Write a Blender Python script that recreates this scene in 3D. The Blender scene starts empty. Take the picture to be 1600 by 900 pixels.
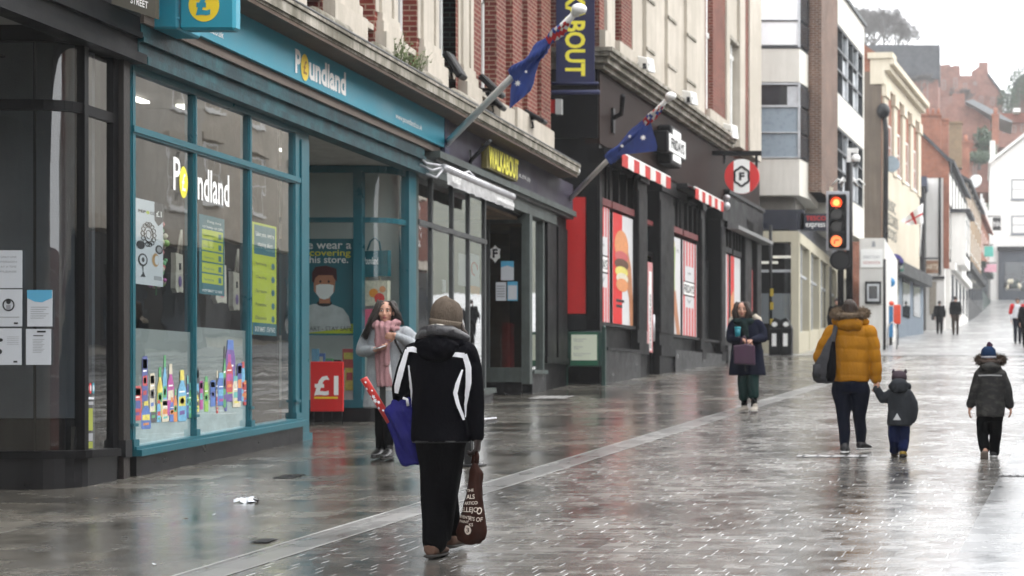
import bpy, bmesh, math, random
from mathutils import Vector, Matrix, noise as mnoise
from mathutils.bvhtree import BVHTree

random.seed(7)
S = bpy.context.scene
C = S.collection

# ------------------------------------------------------------------ camera
FX, PX0, PY0 = 2600.0, 1520.0, 610.0          # focal length and principal point (in pixels of the 1600 x 900 photograph)
cam_d = bpy.data.cameras.new('camera'); cam = bpy.data.objects.new('camera', cam_d); C.objects.link(cam)
cam.location = (0, 0, 0); cam.rotation_euler = (math.pi / 2, 0, 0)
cam_d.sensor_width = 36; cam_d.lens = FX / 1600 * 36
cam_d.shift_x = -(PX0 - 800) / 1600; cam_d.shift_y = (PY0 - 450) / 1600
cam_d.clip_end = 4000; cam_d.clip_start = .1
cam_d.dof.use_dof = True; cam_d.dof.focus_distance = 10.8; cam_d.dof.aperture_fstop = 3.4
S.camera = cam

# ------------------------------------------------------------------ sky, sun, exposure
W = bpy.data.worlds.new('World'); S.world = W; W.use_nodes = True
wn = W.node_tree; wn.nodes.clear()
sky = wn.nodes.new('ShaderNodeTexSky'); sky.sky_type = 'NISHITA'; sky.sun_disc = False
SUN_EL, SUN_AZ = math.radians(52), math.radians(75)     # azimuth from +Y towards +X
sky.sun_elevation = SUN_EL; sky.sun_rotation = SUN_AZ
sky.air_density = 1.0; sky.dust_density = 5.0; sky.ozone_density = 1.0
hs = wn.nodes.new('ShaderNodeHueSaturation'); hs.inputs['Saturation'].default_value = .16
bg = wn.nodes.new('ShaderNodeBackground'); bg.inputs['Strength'].default_value = .15
wo = wn.nodes.new('ShaderNodeOutputWorld')
wn.links.new(sky.outputs[0], hs.inputs['Color']); ov = wn.nodes.new('ShaderNodeMix'); ov.data_type = 'RGBA'; ov.inputs[0].default_value = .72; ov.inputs[7].default_value = (9., 9.15, 9.35, 1)     # even cloud cover over the clear sky
wn.links.new(hs.outputs[0], ov.inputs[6]); wn.links.new(ov.outputs[2], bg.inputs['Color']); wn.links.new(bg.outputs[0], wo.inputs['Surface'])
sl = bpy.data.lights.new('sun', 'SUN'); sl.energy = .6; sl.angle = math.radians(40); sl.color = (1, .97, .93)
so = bpy.data.objects.new('sun', sl); C.objects.link(so)
sd = Vector((math.sin(SUN_AZ) * math.cos(SUN_EL), math.cos(SUN_AZ) * math.cos(SUN_EL), math.sin(SUN_EL)))
so.rotation_euler = sd.to_track_quat('Z', 'Y').to_euler(); so.location = sd * 60
S.view_settings.view_transform = 'Standard'; S.view_settings.look = 'None'
S.view_settings.exposure = 1.42; S.view_settings.gamma = 1; S.view_settings.use_curve_mapping = False
S.render.engine = 'CYCLES'
S.cycles.use_denoising = True
S.cycles.max_bounces = 8; S.cycles.transparent_max_bounces = 16; S.cycles.volume_bounces = 1
S.cycles.caustics_reflective = False; S.cycles.caustics_refractive = False
S.cycles.sample_clamp_indirect = 8

# ------------------------------------------------------------------ ground height and pixel helpers
def zg(x, y):
    z = -1.65 + .05385 * y
    if y > 95: z += .00046 * (min(y, 152) - 95) ** 2
    if y > 152: z += .0524 * (y - 152)
    return z
def at(px, py, Y): return Vector(((px - PX0) * Y / FX, Y, (PY0 - py) * Y / FX))
def ydist(py): return 4290.0 / (py - 470)       # distance of a point of the street from its row in the photograph

# ------------------------------------------------------------------ materials
MATS = {}
def nt(name):
    m = bpy.data.materials.new(name); m.use_nodes = True
    return m, m.node_tree, m.node_tree.nodes['Principled BSDF']
def N(t, kind, **kw):
    n = t.nodes.new(kind)
    for k, v in kw.items():
        if k.startswith('_'): setattr(n, k[1:], v)
        else: n.inputs[k.replace('_', ' ')].default_value = v
    return n
def ramp(t, a, b, c0, c1):
    r = t.nodes.new('ShaderNodeMapRange'); r.inputs[1].default_value = a; r.inputs[2].default_value = b
    r.inputs[3].default_value = c0; r.inputs[4].default_value = c1; return r
def mixc(t, fac, a, b, mode='MIX'):
    n = t.nodes.new('ShaderNodeMix'); n.data_type = 'RGBA'; n.blend_type = mode
    for s, v in ((n.inputs[0], fac), (n.inputs[6], a), (n.inputs[7], b)):
        if hasattr(v, 'is_linked'): t.links.new(v, s)
        elif isinstance(v, (int, float)): s.default_value = v
        else: s.default_value = (*v[:3], 1)
    return n.outputs[2]
def M(name, col, rough=.6, metal=0., var=.18, scale=5., bump=.15, bscale=60., spec=.5, stretch=(1, 1, 1), coat=0, sheen=0):
    """plain surface: base colour broken up by two noises, fine bump"""
    if name in MATS: return MATS[name]
    m, t, b = nt(name); L = t.links.new
    tc = N(t, 'ShaderNodeTexCoord'); mp = N(t, 'ShaderNodeMapping'); mp.inputs['Scale'].default_value = stretch
    L(tc.outputs['Object'], mp.inputs[0])
    n1 = N(t, 'ShaderNodeTexNoise', Scale=scale, Detail=6., Roughness=.65); L(mp.outputs[0], n1.inputs['Vector'])
    r = ramp(t, .3, .7, 0, 1); L(n1.outputs[0], r.inputs[0])
    lo = [c * (1 - var) for c in col[:3]]; hi = [min(1, c * (1 + var)) for c in col[:3]]
    L(mixc(t, r.outputs[0], lo, hi), b.inputs['Base Color'])
    rr = ramp(t, .3, .7, max(.02, rough - .1), min(1, rough + .1)); L(n1.outputs[0], rr.inputs[0]); L(rr.outputs[0], b.inputs['Roughness'])
    b.inputs['Metallic'].default_value = metal; b.inputs['Specular IOR Level'].default_value = spec
    if coat: b.inputs['Coat Weight'].default_value = coat; b.inputs['Coat Roughness'].default_value = .15
    if sheen: b.inputs['Sheen Weight'].default_value = sheen
    if bump:
        n2 = N(t, 'ShaderNodeTexNoise', Scale=bscale, Detail=4.); L(mp.outputs[0], n2.inputs['Vector'])
        bp = N(t, 'ShaderNodeBump', Strength=bump, Distance=.02); L(n2.outputs[0], bp.inputs['Height']); L(bp.outputs[0], b.inputs['Normal'])
    MATS[name] = m; return m
def Mwall(name, col, col2, rough=.75, dirt=.5, scale=.7, spec=.35):
    """painted or stone wall with vertical rain streaks and blotches, world position"""
    if name in MATS: return MATS[name]
    m, t, b = nt(name); L = t.links.new
    g = N(t, 'ShaderNodeNewGeometry'); mp = N(t, 'ShaderNodeMapping'); mp.inputs['Scale'].default_value = (3, 3, .22); L(g.outputs['Position'], mp.inputs[0])
    n1 = N(t, 'ShaderNodeTexNoise', Scale=1.6, Detail=6., Roughness=.7); L(mp.outputs[0], n1.inputs['Vector'])
    n2 = N(t, 'ShaderNodeTexNoise', Scale=scale, Detail=8., Roughness=.7); L(g.outputs['Position'], n2.inputs['Vector'])
    a = N(t, 'ShaderNodeMath', _operation='MULTIPLY'); L(n1.outputs[0], a.inputs[0]); L(n2.outputs[0], a.inputs[1])
    r = ramp(t, .2, .42, dirt, 0); L(a.outputs[0], r.inputs[0])
    L(mixc(t, r.outputs[0], col, col2), b.inputs['Base Color'])
    b.inputs['Roughness'].default_value = rough; b.inputs['Specular IOR Level'].default_value = spec
    n3 = N(t, 'ShaderNodeTexNoise', Scale=35., Detail=5.); L(g.outputs['Position'], n3.inputs['Vector'])
    bp = N(t, 'ShaderNodeBump', Strength=.2, Distance=.02); L(n3.outputs[0], bp.inputs['Height']); L(bp.outputs[0], b.inputs['Normal'])
    MATS[name] = m; return m
def Mbrick(name, c1, c2, mortar, w=.225, h=.075, ms=.011, rough=.85, bump=.5, blotch=.35):
    if name in MATS: return MATS[name]
    m, t, b = nt(name); L = t.links.new
    g = N(t, 'ShaderNodeNewGeometry'); sp = N(t, 'ShaderNodeSeparateXYZ'); L(g.outputs['Position'], sp.inputs[0])
    ad = N(t, 'ShaderNodeMath', _operation='ADD'); L(sp.outputs[0], ad.inputs[0]); L(sp.outputs[1], ad.inputs[1])
    cb = N(t, 'ShaderNodeCombineXYZ'); L(ad.outputs[0], cb.inputs[0]); L(sp.outputs[2], cb.inputs[1])
    br = t.nodes.new('ShaderNodeTexBrick'); L(cb.outputs[0], br.inputs['Vector'])
    br.inputs['Color1'].default_value = (*c1, 1); br.inputs['Color2'].default_value = (*c2, 1); br.inputs['Mortar'].default_value = (*mortar, 1)
    br.inputs['Scale'].default_value = 1; br.inputs['Mortar Size'].default_value = ms; br.inputs['Mortar Smooth'].default_value = .2
    br.inputs['Brick Width'].default_value = w; br.inputs['Row Height'].default_value = h
    n = N(t, 'ShaderNodeTexNoise', Scale=.9, Detail=8., Roughness=.7); L(g.outputs['Position'], n.inputs['Vector'])
    r = ramp(t, .3, .7, 1 - blotch, 1 + blotch * .4); L(n.outputs[0], r.inputs[0])
    cc = N(t, 'ShaderNodeCombineColor'); [L(r.outputs[0], cc.inputs[i]) for i in range(3)]
    L(mixc(t, 1., br.outputs['Color'], cc.outputs[0], 'MULTIPLY'), b.inputs['Base Color'])
    b.inputs['Roughness'].default_value = rough; b.inputs['Specular IOR Level'].default_value = .3
    iv = N(t, 'ShaderNodeMath', _operation='SUBTRACT'); iv.inputs[0].default_value = 1; L(br.outputs['Fac'], iv.inputs[1])
    n3 = N(t, 'ShaderNodeTexNoise', Scale=40., Detail=3.); L(g.outputs['Position'], n3.inputs['Vector'])
    a2 = N(t, 'ShaderNodeMath', _operation='MULTIPLY_ADD'); L(n3.outputs[0], a2.inputs[0]); a2.inputs[1].default_value = .4; L(iv.outputs[0], a2.inputs[2])
    bp = N(t, 'ShaderNodeBump', Strength=bump, Distance=.01); L(a2.outputs[0], bp.inputs['Height']); L(bp.outputs[0], b.inputs['Normal'])
    MATS[name] = m; return m
def Mglass(name, tint=(.9, .95, .95), ior=1.65, wav=.006, base=0.06):
    """window glass: mirror by Fresnel over a clear pane"""
    if name in MATS: return MATS[name]
    m, t, b = nt(name); L = t.links.new; t.nodes.remove(b)
    out = t.nodes['Material Output']
    tr = N(t, 'ShaderNodeBsdfTransparent'); tr.inputs[0].default_value = (*tint, 1)
    gl = N(t, 'ShaderNodeBsdfGlossy'); gl.inputs['Roughness'].default_value = 0.0; gl.inputs[0].default_value = (1, 1, 1, 1)
    lw = N(t, 'ShaderNodeLayerWeight'); pw = N(t, 'ShaderNodeMath', _operation='POWER'); L(lw.outputs['Facing'], pw.inputs[0]); pw.inputs[1].default_value = 3.2
    ad = N(t, 'ShaderNodeMath', _operation='MULTIPLY_ADD'); L(pw.outputs[0], ad.inputs[0]); ad.inputs[1].default_value = ior; ad.inputs[2].default_value = base; ad.use_clamp = True
    g = N(t, 'ShaderNodeNewGeometry'); n = N(t, 'ShaderNodeTexNoise', Scale=1.7, Detail=2.); L(g.outputs['Position'], n.inputs['Vector'])
    bp = N(t, 'ShaderNodeBump', Strength=wav, Distance=.2); L(n.outputs[0], bp.inputs['Height']); L(bp.outputs[0], gl.inputs['Normal'])
    mx = N(t, 'ShaderNodeMixShader'); L(ad.outputs[0], mx.inputs[0]); L(tr.outputs[0], mx.inputs[1]); L(gl.outputs[0], mx.inputs[2]); L(mx.outputs[0], out.inputs[0])
    MATS[name] = m; return m
def Mdarkglass(name, col=(.02, .024, .028), rough=.06, spec=.9):
    if name in MATS: return MATS[name]
    m, t, b = nt(name); L = t.links.new
    g = N(t, 'ShaderNodeNewGeometry'); n = N(t, 'ShaderNodeTexNoise', Scale=.9, Detail=3.); L(g.outputs['Position'], n.inputs['Vector'])
    r = ramp(t, .3, .7, .5, 2.2); L(n.outputs[0], r.inputs[0])
    cc = N(t, 'ShaderNodeCombineColor'); [L(r.outputs[0], cc.inputs[i]) for i in range(3)]
    L(mixc(t, 1., col, cc.outputs[0], 'MULTIPLY'), b.inputs['Base Color'])
    b.inputs['Roughness'].default_value = rough; b.inputs['Specular IOR Level'].default_value = spec
    n2 = N(t, 'ShaderNodeTexNoise', Scale=1.4, Detail=2.); L(g.outputs['Position'], n2.inputs['Vector'])
    bp = N(t, 'ShaderNodeBump', Strength=.03, Distance=.2); L(n2.outputs[0], bp.inputs['Height']); L(bp.outputs[0], b.inputs['Normal'])
    MATS[name] = m; return m
def Memit(name, col, k):
    if name in MATS: return MATS[name]
    m, t, b = nt(name); b.inputs['Base Color'].default_value = (*col, 1)
    b.inputs['Emission Color'].default_value = (*col, 1); b.inputs['Emission Strength'].default_value = k
    MATS[name] = m; return m

# ------------------------------------------------------------------ mesh builder
_tcache = {}
def text_geo(s, bold=.0):
    k = (s, bold)
    if k not in _tcache:
        cu = bpy.data.curves.new('text', 'FONT'); cu.body = s; cu.offset = bold; cu.resolution_u = 3; cu.align_x = 'LEFT'
        o = bpy.data.objects.new('text', cu); C.objects.link(o)
        dg = bpy.context.evaluated_depsgraph_get(); me = bpy.data.meshes.new_from_object(o.evaluated_get(dg))
        vs = [(v.co.x, v.co.y) for v in me.vertices]; fs = [tuple(p.vertices) for p in me.polygons]
        bpy.data.objects.remove(o); bpy.data.curves.remove(cu); bpy.data.meshes.remove(me)
        xs = [v[0] for v in vs] or [0]; ys = [v[1] for v in vs] or [0]
        _tcache[k] = (vs, fs, min(xs), max(xs), min(ys), max(ys))
    return _tcache[k]

WORLD_LOC = {}
class MB:
    def __init__(s): s.v = []; s.f = []; s.m = []; s.mats = []; s.sm = []
    def mi(s, m):
        if m not in s.mats: s.mats.append(m)
        return s.mats.index(m)
    def add(s, vs, fs, m, smooth=False):
        o = len(s.v); k = s.mi(m); s.v += [Vector(v) for v in vs]
        for f in fs: s.f.append(tuple(o + i for i in f)); s.m.append(k); s.sm.append(smooth)
    def quad(s, a, b, c, d, m): s.add([a, b, c, d], [(0, 1, 2, 3)], m)
    def poly(s, pts, m): s.add(pts, [tuple(range(len(pts)))], m)
    def hexa(s, p, m, smooth=False):
        s.add(p, [(3, 2, 1, 0), (4, 5, 6, 7), (0, 1, 5, 4), (1, 2, 6, 5), (2, 3, 7, 6), (3, 0, 4, 7)], m, smooth)
    def box(s, x0, x1, y0, y1, z0, z1, m):
        s.hexa([(x0, y0, z0), (x1, y0, z0), (x1, y1, z0), (x0, y1, z0), (x0, y0, z1), (x1, y0, z1), (x1, y1, z1), (x0, y1, z1)], m)
    def obox(s, c, ax, ay, az, m):
        """box by centre and three half-axis vectors"""
        c, ax, ay, az = map(Vector, (c, ax, ay, az))
        s.hexa([c - ax - ay - az, c + ax - ay - az, c + ax + ay - az, c - ax + ay - az, c - ax - ay + az, c + ax - ay + az, c + ax + ay + az, c - ax + ay + az], m)
    def prism(s, pts, d, m):
        """closed polygon (3D points) pushed along vector d"""
        n = len(pts); d = Vector(d); P = [Vector(p) for p in pts]
        s.add(P + [p + d for p in P], [tuple(range(n))[::-1], tuple(range(n, 2 * n))] + [(i, (i + 1) % n, n + (i + 1) % n, n + i) for i in range(n)], m)
    def tube(s, pts, rad, m, seg=8, flat=1., smooth=True, side=None, cap=True):
        """round tube through points; rad a number or a list; flat squashes along 'side'"""
        P = [Vector(p) for p in pts]; n = len(P)
        R = [rad] * n if isinstance(rad, (int, float)) else list(rad)
        vs = []; fs = []
        prev = None
        for i in range(n):
            d = (P[min(i + 1, n - 1)] - P[max(i - 1, 0)]); d = d.normalized() if d.length > 1e-9 else Vector((0, 0, 1))
            a = Vector(side) if side is not None else (prev if prev is not None else (Vector((0, 0, 1)) if abs(d.z) < .9 else Vector((1, 0, 0))))
            a = a - d * a.dot(d)
            if a.length < 1e-6: a = d.orthogonal()
            a.normalize(); prev = a; b = d.cross(a)
            for k in range(seg):
                t = 2 * math.pi * k / seg
                vs.append(P[i] + a * (math.cos(t) * R[i] * flat) + b * (math.sin(t) * R[i]))
        for i in range(n - 1):
            for k in range(seg):
                k2 = (k + 1) % seg; fs.append((i * seg + k, i * seg + k2, (i + 1) * seg + k2, (i + 1) * seg + k))
        if cap:
            fs.append(tuple(range(seg))[::-1]); fs.append(tuple((n - 1) * seg + k for k in range(seg)))
        s.add(vs, fs, m, smooth)
    def capsule(s, pts, rad, m, seg=10, flat=1., side=None):
        """tube with rounded ends, for bodies"""
        P = [Vector(p) for p in pts]; n = len(P); R = [rad] * n if isinstance(rad, (int, float)) else list(rad)
        d0 = (P[0] - P[1]).normalized(); d1 = (P[-1] - P[-2]).normalized()
        pre = [(P[0] + d0 * R[0] * math.sin(a), R[0] * math.cos(a)) for a in (1.4, 1.0, .5)]
        post = [(P[-1] + d1 * R[-1] * math.sin(a), R[-1] * math.cos(a)) for a in (.5, 1.0, 1.4)]
        allp = pre + list(zip(P, R)) + post
        s.tube([a[0] for a in allp], [max(a[1], .0015) for a in allp], m, seg, flat, True, side)
    def loft(s, rings, m, seg=24, smooth=True, cap=True):
        """rings: (centre, rx-vector, ry-vector)"""
        vs = []; fs = []
        for c, a, b in rings:
            c, a, b = Vector(c), Vector(a), Vector(b)
            for k in range(seg):
                t = 2 * math.pi * k / seg; vs.append(c + a * math.cos(t) + b * math.sin(t))
        for i in range(len(rings) - 1):
            for k in range(seg):
                k2 = (k + 1) % seg; fs.append((i * seg + k, i * seg + k2, (i + 1) * seg + k2, (i + 1) * seg + k))
        if cap: fs.append(tuple(range(seg))[::-1]); fs.append(tuple((len(rings) - 1) * seg + k for k in range(seg)))
        s.add(vs, fs, m, smooth)
    def ball(s, c, r, m, seg=16, rings=10, rot=None):
        """ellipsoid, r = (rx, ry, rz)"""
        if isinstance(r, (int, float)): r = (r, r, r)
        c = Vector(c); vs = []; fs = []
        for i in range(1, rings):
            ph = math.pi * i / rings
            for k in range(seg):
                t = 2 * math.pi * k / seg
                p = Vector((math.sin(ph) * math.cos(t) * r[0], math.sin(ph) * math.sin(t) * r[1], math.cos(ph) * r[2]))
                vs.append(c + (rot @ p if rot else p))
        top = len(vs); q = Vector((0, 0, r[2])); vs.append(c + (rot @ q if rot else q)); vs.append(c - (rot @ q if rot else q))
        for i in range(rings - 2):
            for k in range(seg):
                k2 = (k + 1) % seg; fs.append((i * seg + k, (i + 1) * seg + k, (i + 1) * seg + k2, i * seg + k2))
        for k in range(seg):
            k2 = (k + 1) % seg; fs.append((top, k, k2)); fs.append((top + 1, (rings - 2) * seg + k2, (rings - 2) * seg + k))
        s.add(vs, fs, m, True)
    def disc(s, c, a, b, m, seg=20):
        c, a, b = Vector(c), Vector(a), Vector(b)
        s.poly([c + a * math.cos(2 * math.pi * k / seg) + b * math.sin(2 * math.pi * k / seg) for k in range(seg)], m)
    def cyl(s, c, a, b, d, m, seg=20):
        """disc pushed along d"""
        c, a, b = Vector(c), Vector(a), Vector(b)
        s.prism([c + a * math.cos(2 * math.pi * k / seg) + b * math.sin(2 * math.pi * k / seg) for k in range(seg)], d, m)
    def text(s, txt, o, r, u, h, w, m, bold=0., lift=.0):
        """writing fitted in a box w x h from lower-left corner o along r and u (unit vectors)"""
        vs, fs, x0, x1, y0, y1 = text_geo(txt, bold)
        if not vs: return
        o, r, u = Vector(o), Vector(r), Vector(u); n = r.cross(u); n.normalize()
        k = h / max(y1 - y0, 1e-6); kx = (w / max(x1 - x0, 1e-6)) if w else k
        s.add([o + r * ((x - x0) * kx) + u * ((y - y0) * k) + n * lift for x, y in vs], fs, m)
    def build(s, name, parent=None, origin=None, local=False):
        if parent is not None: off = Vector((0, 0, 0)) if local else WORLD_LOC[parent]
        else: off = Vector(origin) if origin is not None else Vector((0, 0, 0))
        me = bpy.data.meshes.new(name); me.from_pydata([tuple(v - off) for v in s.v], [], s.f); 
        for m in s.mats: me.materials.append(m)
        me.polygons.foreach_set('material_index', s.m); me.polygons.foreach_set('use_smooth', s.sm); me.update()
        o = bpy.data.objects.new(name, me); C.objects.link(o)
        if parent is not None: o.parent = parent; WORLD_LOC[o] = WORLD_LOC[parent]
        else: o.location = off; WORLD_LOC[o] = off
        return o
def recalc(o):
    bm = bmesh.new(); bm.from_mesh(o.data); bmesh.ops.recalc_face_normals(bm, faces=bm.faces); bm.to_mesh(o.data); bm.free(); return o
def tag(o, label=None, cat=None, group=None, kind=None):
    if label: o['label'] = label
    if cat: o['category'] = cat
    if group: o['group'] = group
    if kind: o['kind'] = kind
    return o
def thing(name, label, cat, loc, group=None):
    o = bpy.data.objects.new(name, None); C.objects.link(o); o.empty_display_size = .2
    o.location = loc; WORLD_LOC[o] = Vector(loc); return tag(o, label, cat, group)
def copy_tree(o, parent=None):
    c = o.copy(); C.objects.link(c)
    if parent is not None: c.parent = parent
    for ch in [x for x in bpy.data.objects if x.parent == o]: copy_tree(ch, c)
    return c
def bevel(o, w=.01, seg=1):
    b = o.modifiers.new('bevel', 'BEVEL'); b.width = w; b.segments = seg; b.limit_method = 'ANGLE'; b.angle_limit = .8; return o
def remesh(mb, vox, it=4):
    """one continuous closed surface out of overlapping solids"""
    me = bpy.data.meshes.new('r'); me.from_pydata([tuple(v) for v in mb.v], [], mb.f)
    o = bpy.data.objects.new('r', me); C.objects.link(o)
    md = o.modifiers.new('r', 'REMESH'); md.mode = 'VOXEL'; md.voxel_size = vox; md.use_smooth_shade = True
    if it: sm = o.modifiers.new('s', 'SMOOTH'); sm.factor = .5; sm.iterations = it
    dg = bpy.context.evaluated_depsgraph_get(); m2 = bpy.data.meshes.new_from_object(o.evaluated_get(dg))
    vs = [v.co.copy() for v in m2.vertices]; fs = [tuple(p.vertices) for p in m2.polygons]
    bpy.data.objects.remove(o); bpy.data.meshes.remove(me); bpy.data.meshes.remove(m2)
    r = MB(); r.v = vs; r.f = fs; r.m = [0] * len(fs); r.sm = [True] * len(fs); r.mats = [mb.mats[0]]
    return r

# ------------------------------------------------------------------ facade frame: u along the street, z up, n out of the wall
class Fac:
    def __init__(s, x0, y0, dx):
        l = math.hypot(dx, 1); s.x0, s.y0 = x0, y0; s.d = Vector((dx / l, 1 / l, 0)); s.n = Vector((1 / l, -dx / l, 0)); s.up = Vector((0, 0, 1))
    def P(s, u, z, n=0.): return Vector((s.x0, s.y0, 0)) + s.d * u + s.n * n + Vector((0, 0, z))
    def U(s, px, n=0.):
        k = (px - PX0) / FX; x, y = s.x0 + s.n.x * n, s.y0 + s.n.y * n
        return (k * y - x) / (s.d.x - k * s.d.y)
    def Z(s, px, py, n=0.): return (PY0 - py) * s.P(s.U(px, n), 0, n).y / FX
    def px(s, px, py, n=0.): return s.P(s.U(px, n), s.Z(px, py, n), n)
    def g(s, u, n=0.): p = s.P(u, 0, n); return zg(p.x, p.y)
    def box(s, mb, u0, u1, z0, z1, n0, n1, m, z0b=None, z1b=None):
        """slab on the wall; z0b / z1b give other heights at the far end"""
        zb0 = z0 if z0b is None else z0b; zb1 = z1 if z1b is None else z1b
        mb.hexa([s.P(u0, z0, n0), s.P(u0, z0, n1), s.P(u1, zb0, n1), s.P(u1, zb0, n0), s.P(u0, z1, n0), s.P(u0, z1, n1), s.P(u1, zb1, n1), s.P(u1, zb1, n0)], m)
    def quad(s, mb, u0, u1, z0, z1, n, m): mb.quad(s.P(u0, z0, n), s.P(u1, z0, n), s.P(u1, z1, n), s.P(u0, z1, n), m)
    def text(s, mb, t, u, z, h, w, n, m, bold=0.): mb.text(t, s.P(u, z, n), s.d, s.up, h, w, m, bold)
# ------------------------------------------------------------------ the street
def Mpave(name, w, h, c1, c2, cm, ms, rlo, rhi, bump, rnd=.0, patch=.35, tilt=.8, cl=None, clp=.5, coat=.6, hl=.0):
    """wet paving: rows across the street, random joint offsets, each stone with its own tone and slight tilt; cl = pale mortar with wet glints put into the joint colour, on a share clp of the stones"""
    m, t, b = nt(name); L = t.links.new
    g = N(t, 'ShaderNodeNewGeometry')
    def dot(v):
        d = N(t, 'ShaderNodeVectorMath', _operation='DOT_PRODUCT'); L(g.outputs['Position'], d.inputs[0]); d.inputs[1].default_value = v; return d.outputs['Value']
    def mth(op, a, b_=None, c=None):
        n = N(t, 'ShaderNodeMath', _operation=op)
        for k, v in enumerate((a, b_, c)):
            if v is None: continue
            if isinstance(v, (int, float)): n.inputs[k].default_value = v
            else: L(v, n.inputs[k])
        return n.outputs[0]
    def grey(v):
        cc = N(t, 'ShaderNodeCombineColor'); [L(v, cc.inputs[i]) for i in range(3)]; return cc.outputs[0]
    def noise(sc, det=2., ro=.6):
        n = N(t, 'ShaderNodeTexNoise', Scale=sc, Detail=det, Roughness=ro); L(g.outputs['Position'], n.inputs['Vector']); return n.outputs[0]
    def rng(v, a, b_, c, d): r = ramp(t, a, b_, c, d); L(v, r.inputs[0]); return r.outputs[0]
    u = dot((.9972, -.0748, 0)); v = dot((.0748, .9972, 0))
    vr = mth('DIVIDE', v, h); row = mth('FLOOR', vr); fv = mth('SUBTRACT', vr, row)
    w1 = N(t, 'ShaderNodeTexWhiteNoise', _noise_dimensions='1D'); L(row, w1.inputs['W'])
    ur = mth('DIVIDE', mth('MULTIPLY_ADD', w1.outputs[0], rnd, u), w); cell = mth('FLOOR', ur); fu = mth('SUBTRACT', ur, cell)
    cv = N(t, 'ShaderNodeCombineXYZ'); L(cell, cv.inputs[0]); L(row, cv.inputs[1])
    w2 = N(t, 'ShaderNodeTexWhiteNoise', _noise_dimensions='2D'); L(cv.outputs[0], w2.inputs['Vector']); rv = w2.outputs['Value']
    sc = N(t, 'ShaderNodeSeparateColor'); L(w2.outputs['Color'], sc.inputs[0]); rv2, rv3 = sc.outputs[1], sc.outputs[2]
    ju = mth('LESS_THAN', fu, ms / w); jv = mth('LESS_THAN', fv, ms / h)
    n1 = noise(.55, 7., .62); n2 = noise(3.5, 8., .7); n7 = noise(1.3, 3.)
    col = mixc(t, rv, c1, c2)
    col = mixc(t, mth('MAXIMUM', ju, jv), col, cm)
    if cl:
        col = mixc(t, mth('MULTIPLY', mth('MULTIPLY', ju, mth('LESS_THAN', rv2, clp)), mth('MULTIPLY', mth('LESS_THAN', fv, .86), rng(n7, .36, .56, .25, 1))), col, cl)
        if hl: col = mixc(t, mth('MULTIPLY', mth('MULTIPLY', jv, hl), rng(n1, .45, .6, 0, 1)), col, cl)
    col = mixc(t, 1., col, grey(rng(n1, .32, .68, 1 - patch, 1 + patch)), 'MULTIPLY')
    col = mixc(t, 1., col, grey(rng(n2, .3, .75, .72, 1.28)), 'MULTIPLY')
    L(col, b.inputs['Base Color'])
    mx = mth('MULTIPLY_ADD', n2, .45, mth('MULTIPLY', n1, .55))
    ro = mth('MULTIPLY_ADD', rv3, .12, rng(mx, .36, .66, rlo, rhi)); L(ro, b.inputs['Roughness'])
    b.inputs['Specular IOR Level'].default_value = .6; b.inputs['IOR'].default_value = 1.45
    b.inputs['Coat Weight'].default_value = coat; b.inputs['Coat IOR'].default_value = 1.34
    L(mth('MULTIPLY_ADD', rv3, .1, rng(mx, .36, .68, .05, .32)), b.inputs['Coat Roughness'])
    hgt = mth('MULTIPLY_ADD', noise(55., 3.), .45, mth('SUBTRACT', 1., mth('MAXIMUM', ju, jv)))
    hgt = mth('MULTIPLY_ADD', noise(5., 2.), 1.2, hgt)
    hgt = mth('MULTIPLY_ADD', mth('MULTIPLY', mth('SUBTRACT', rv, .5), tilt), fv, hgt)
    hgt = mth('MULTIPLY_ADD', mth('MULTIPLY', mth('SUBTRACT', rv2, .5), tilt * .6), fu, hgt)
    bp = N(t, 'ShaderNodeBump', Strength=bump, Distance=.006); L(hgt, bp.inputs['Height']); L(bp.outputs[0], b.inputs['Normal']); L(bp.outputs[0], b.inputs['Coat Normal'])
    MATS[name] = m; return m
mp_foot = Mpave('wet_flagstones', .62, .36, (.054, .051, .044), (.115, .105, .088), (.05, .048, .043), .008, .07, .26, .26, rnd=.62, patch=.5, tilt=.9, cl=(.42, .42, .4), clp=.22, coat=.55)
mp_sett = Mpave('wet_setts', .17, .125, (.075, .072, .066), (.16, .15, .136), (.09, .088, .085), .0085, .08, .3, .4, rnd=.17, patch=.4, tilt=.75, cl=(.95, .96, .97), clp=.5, coat=.75, hl=.3)  # near-white joint colour stands in for wet glints between the setts
mp_slab = Mpave('wet_pale_slabs', .9, .42, (.1, .102, .105), (.16, .16, .162), (.03, .03, .03), .012, .12, .4, .5, rnd=.9, patch=.35, tilt=1.4, coat=.72)
mp_chan = Mpave('wet_channel_stone', .34, .9, (.15, .15, .145), (.21, .205, .2), (.09, .09, .085), .01, .14, .5, .35, patch=.3)
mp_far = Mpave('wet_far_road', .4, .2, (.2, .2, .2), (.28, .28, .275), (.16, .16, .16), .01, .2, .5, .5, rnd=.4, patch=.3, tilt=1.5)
mp_earth = Mwall('hill_grass_and_earth', (.07, .085, .05), (.05, .05, .035), .95, .8)

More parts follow.
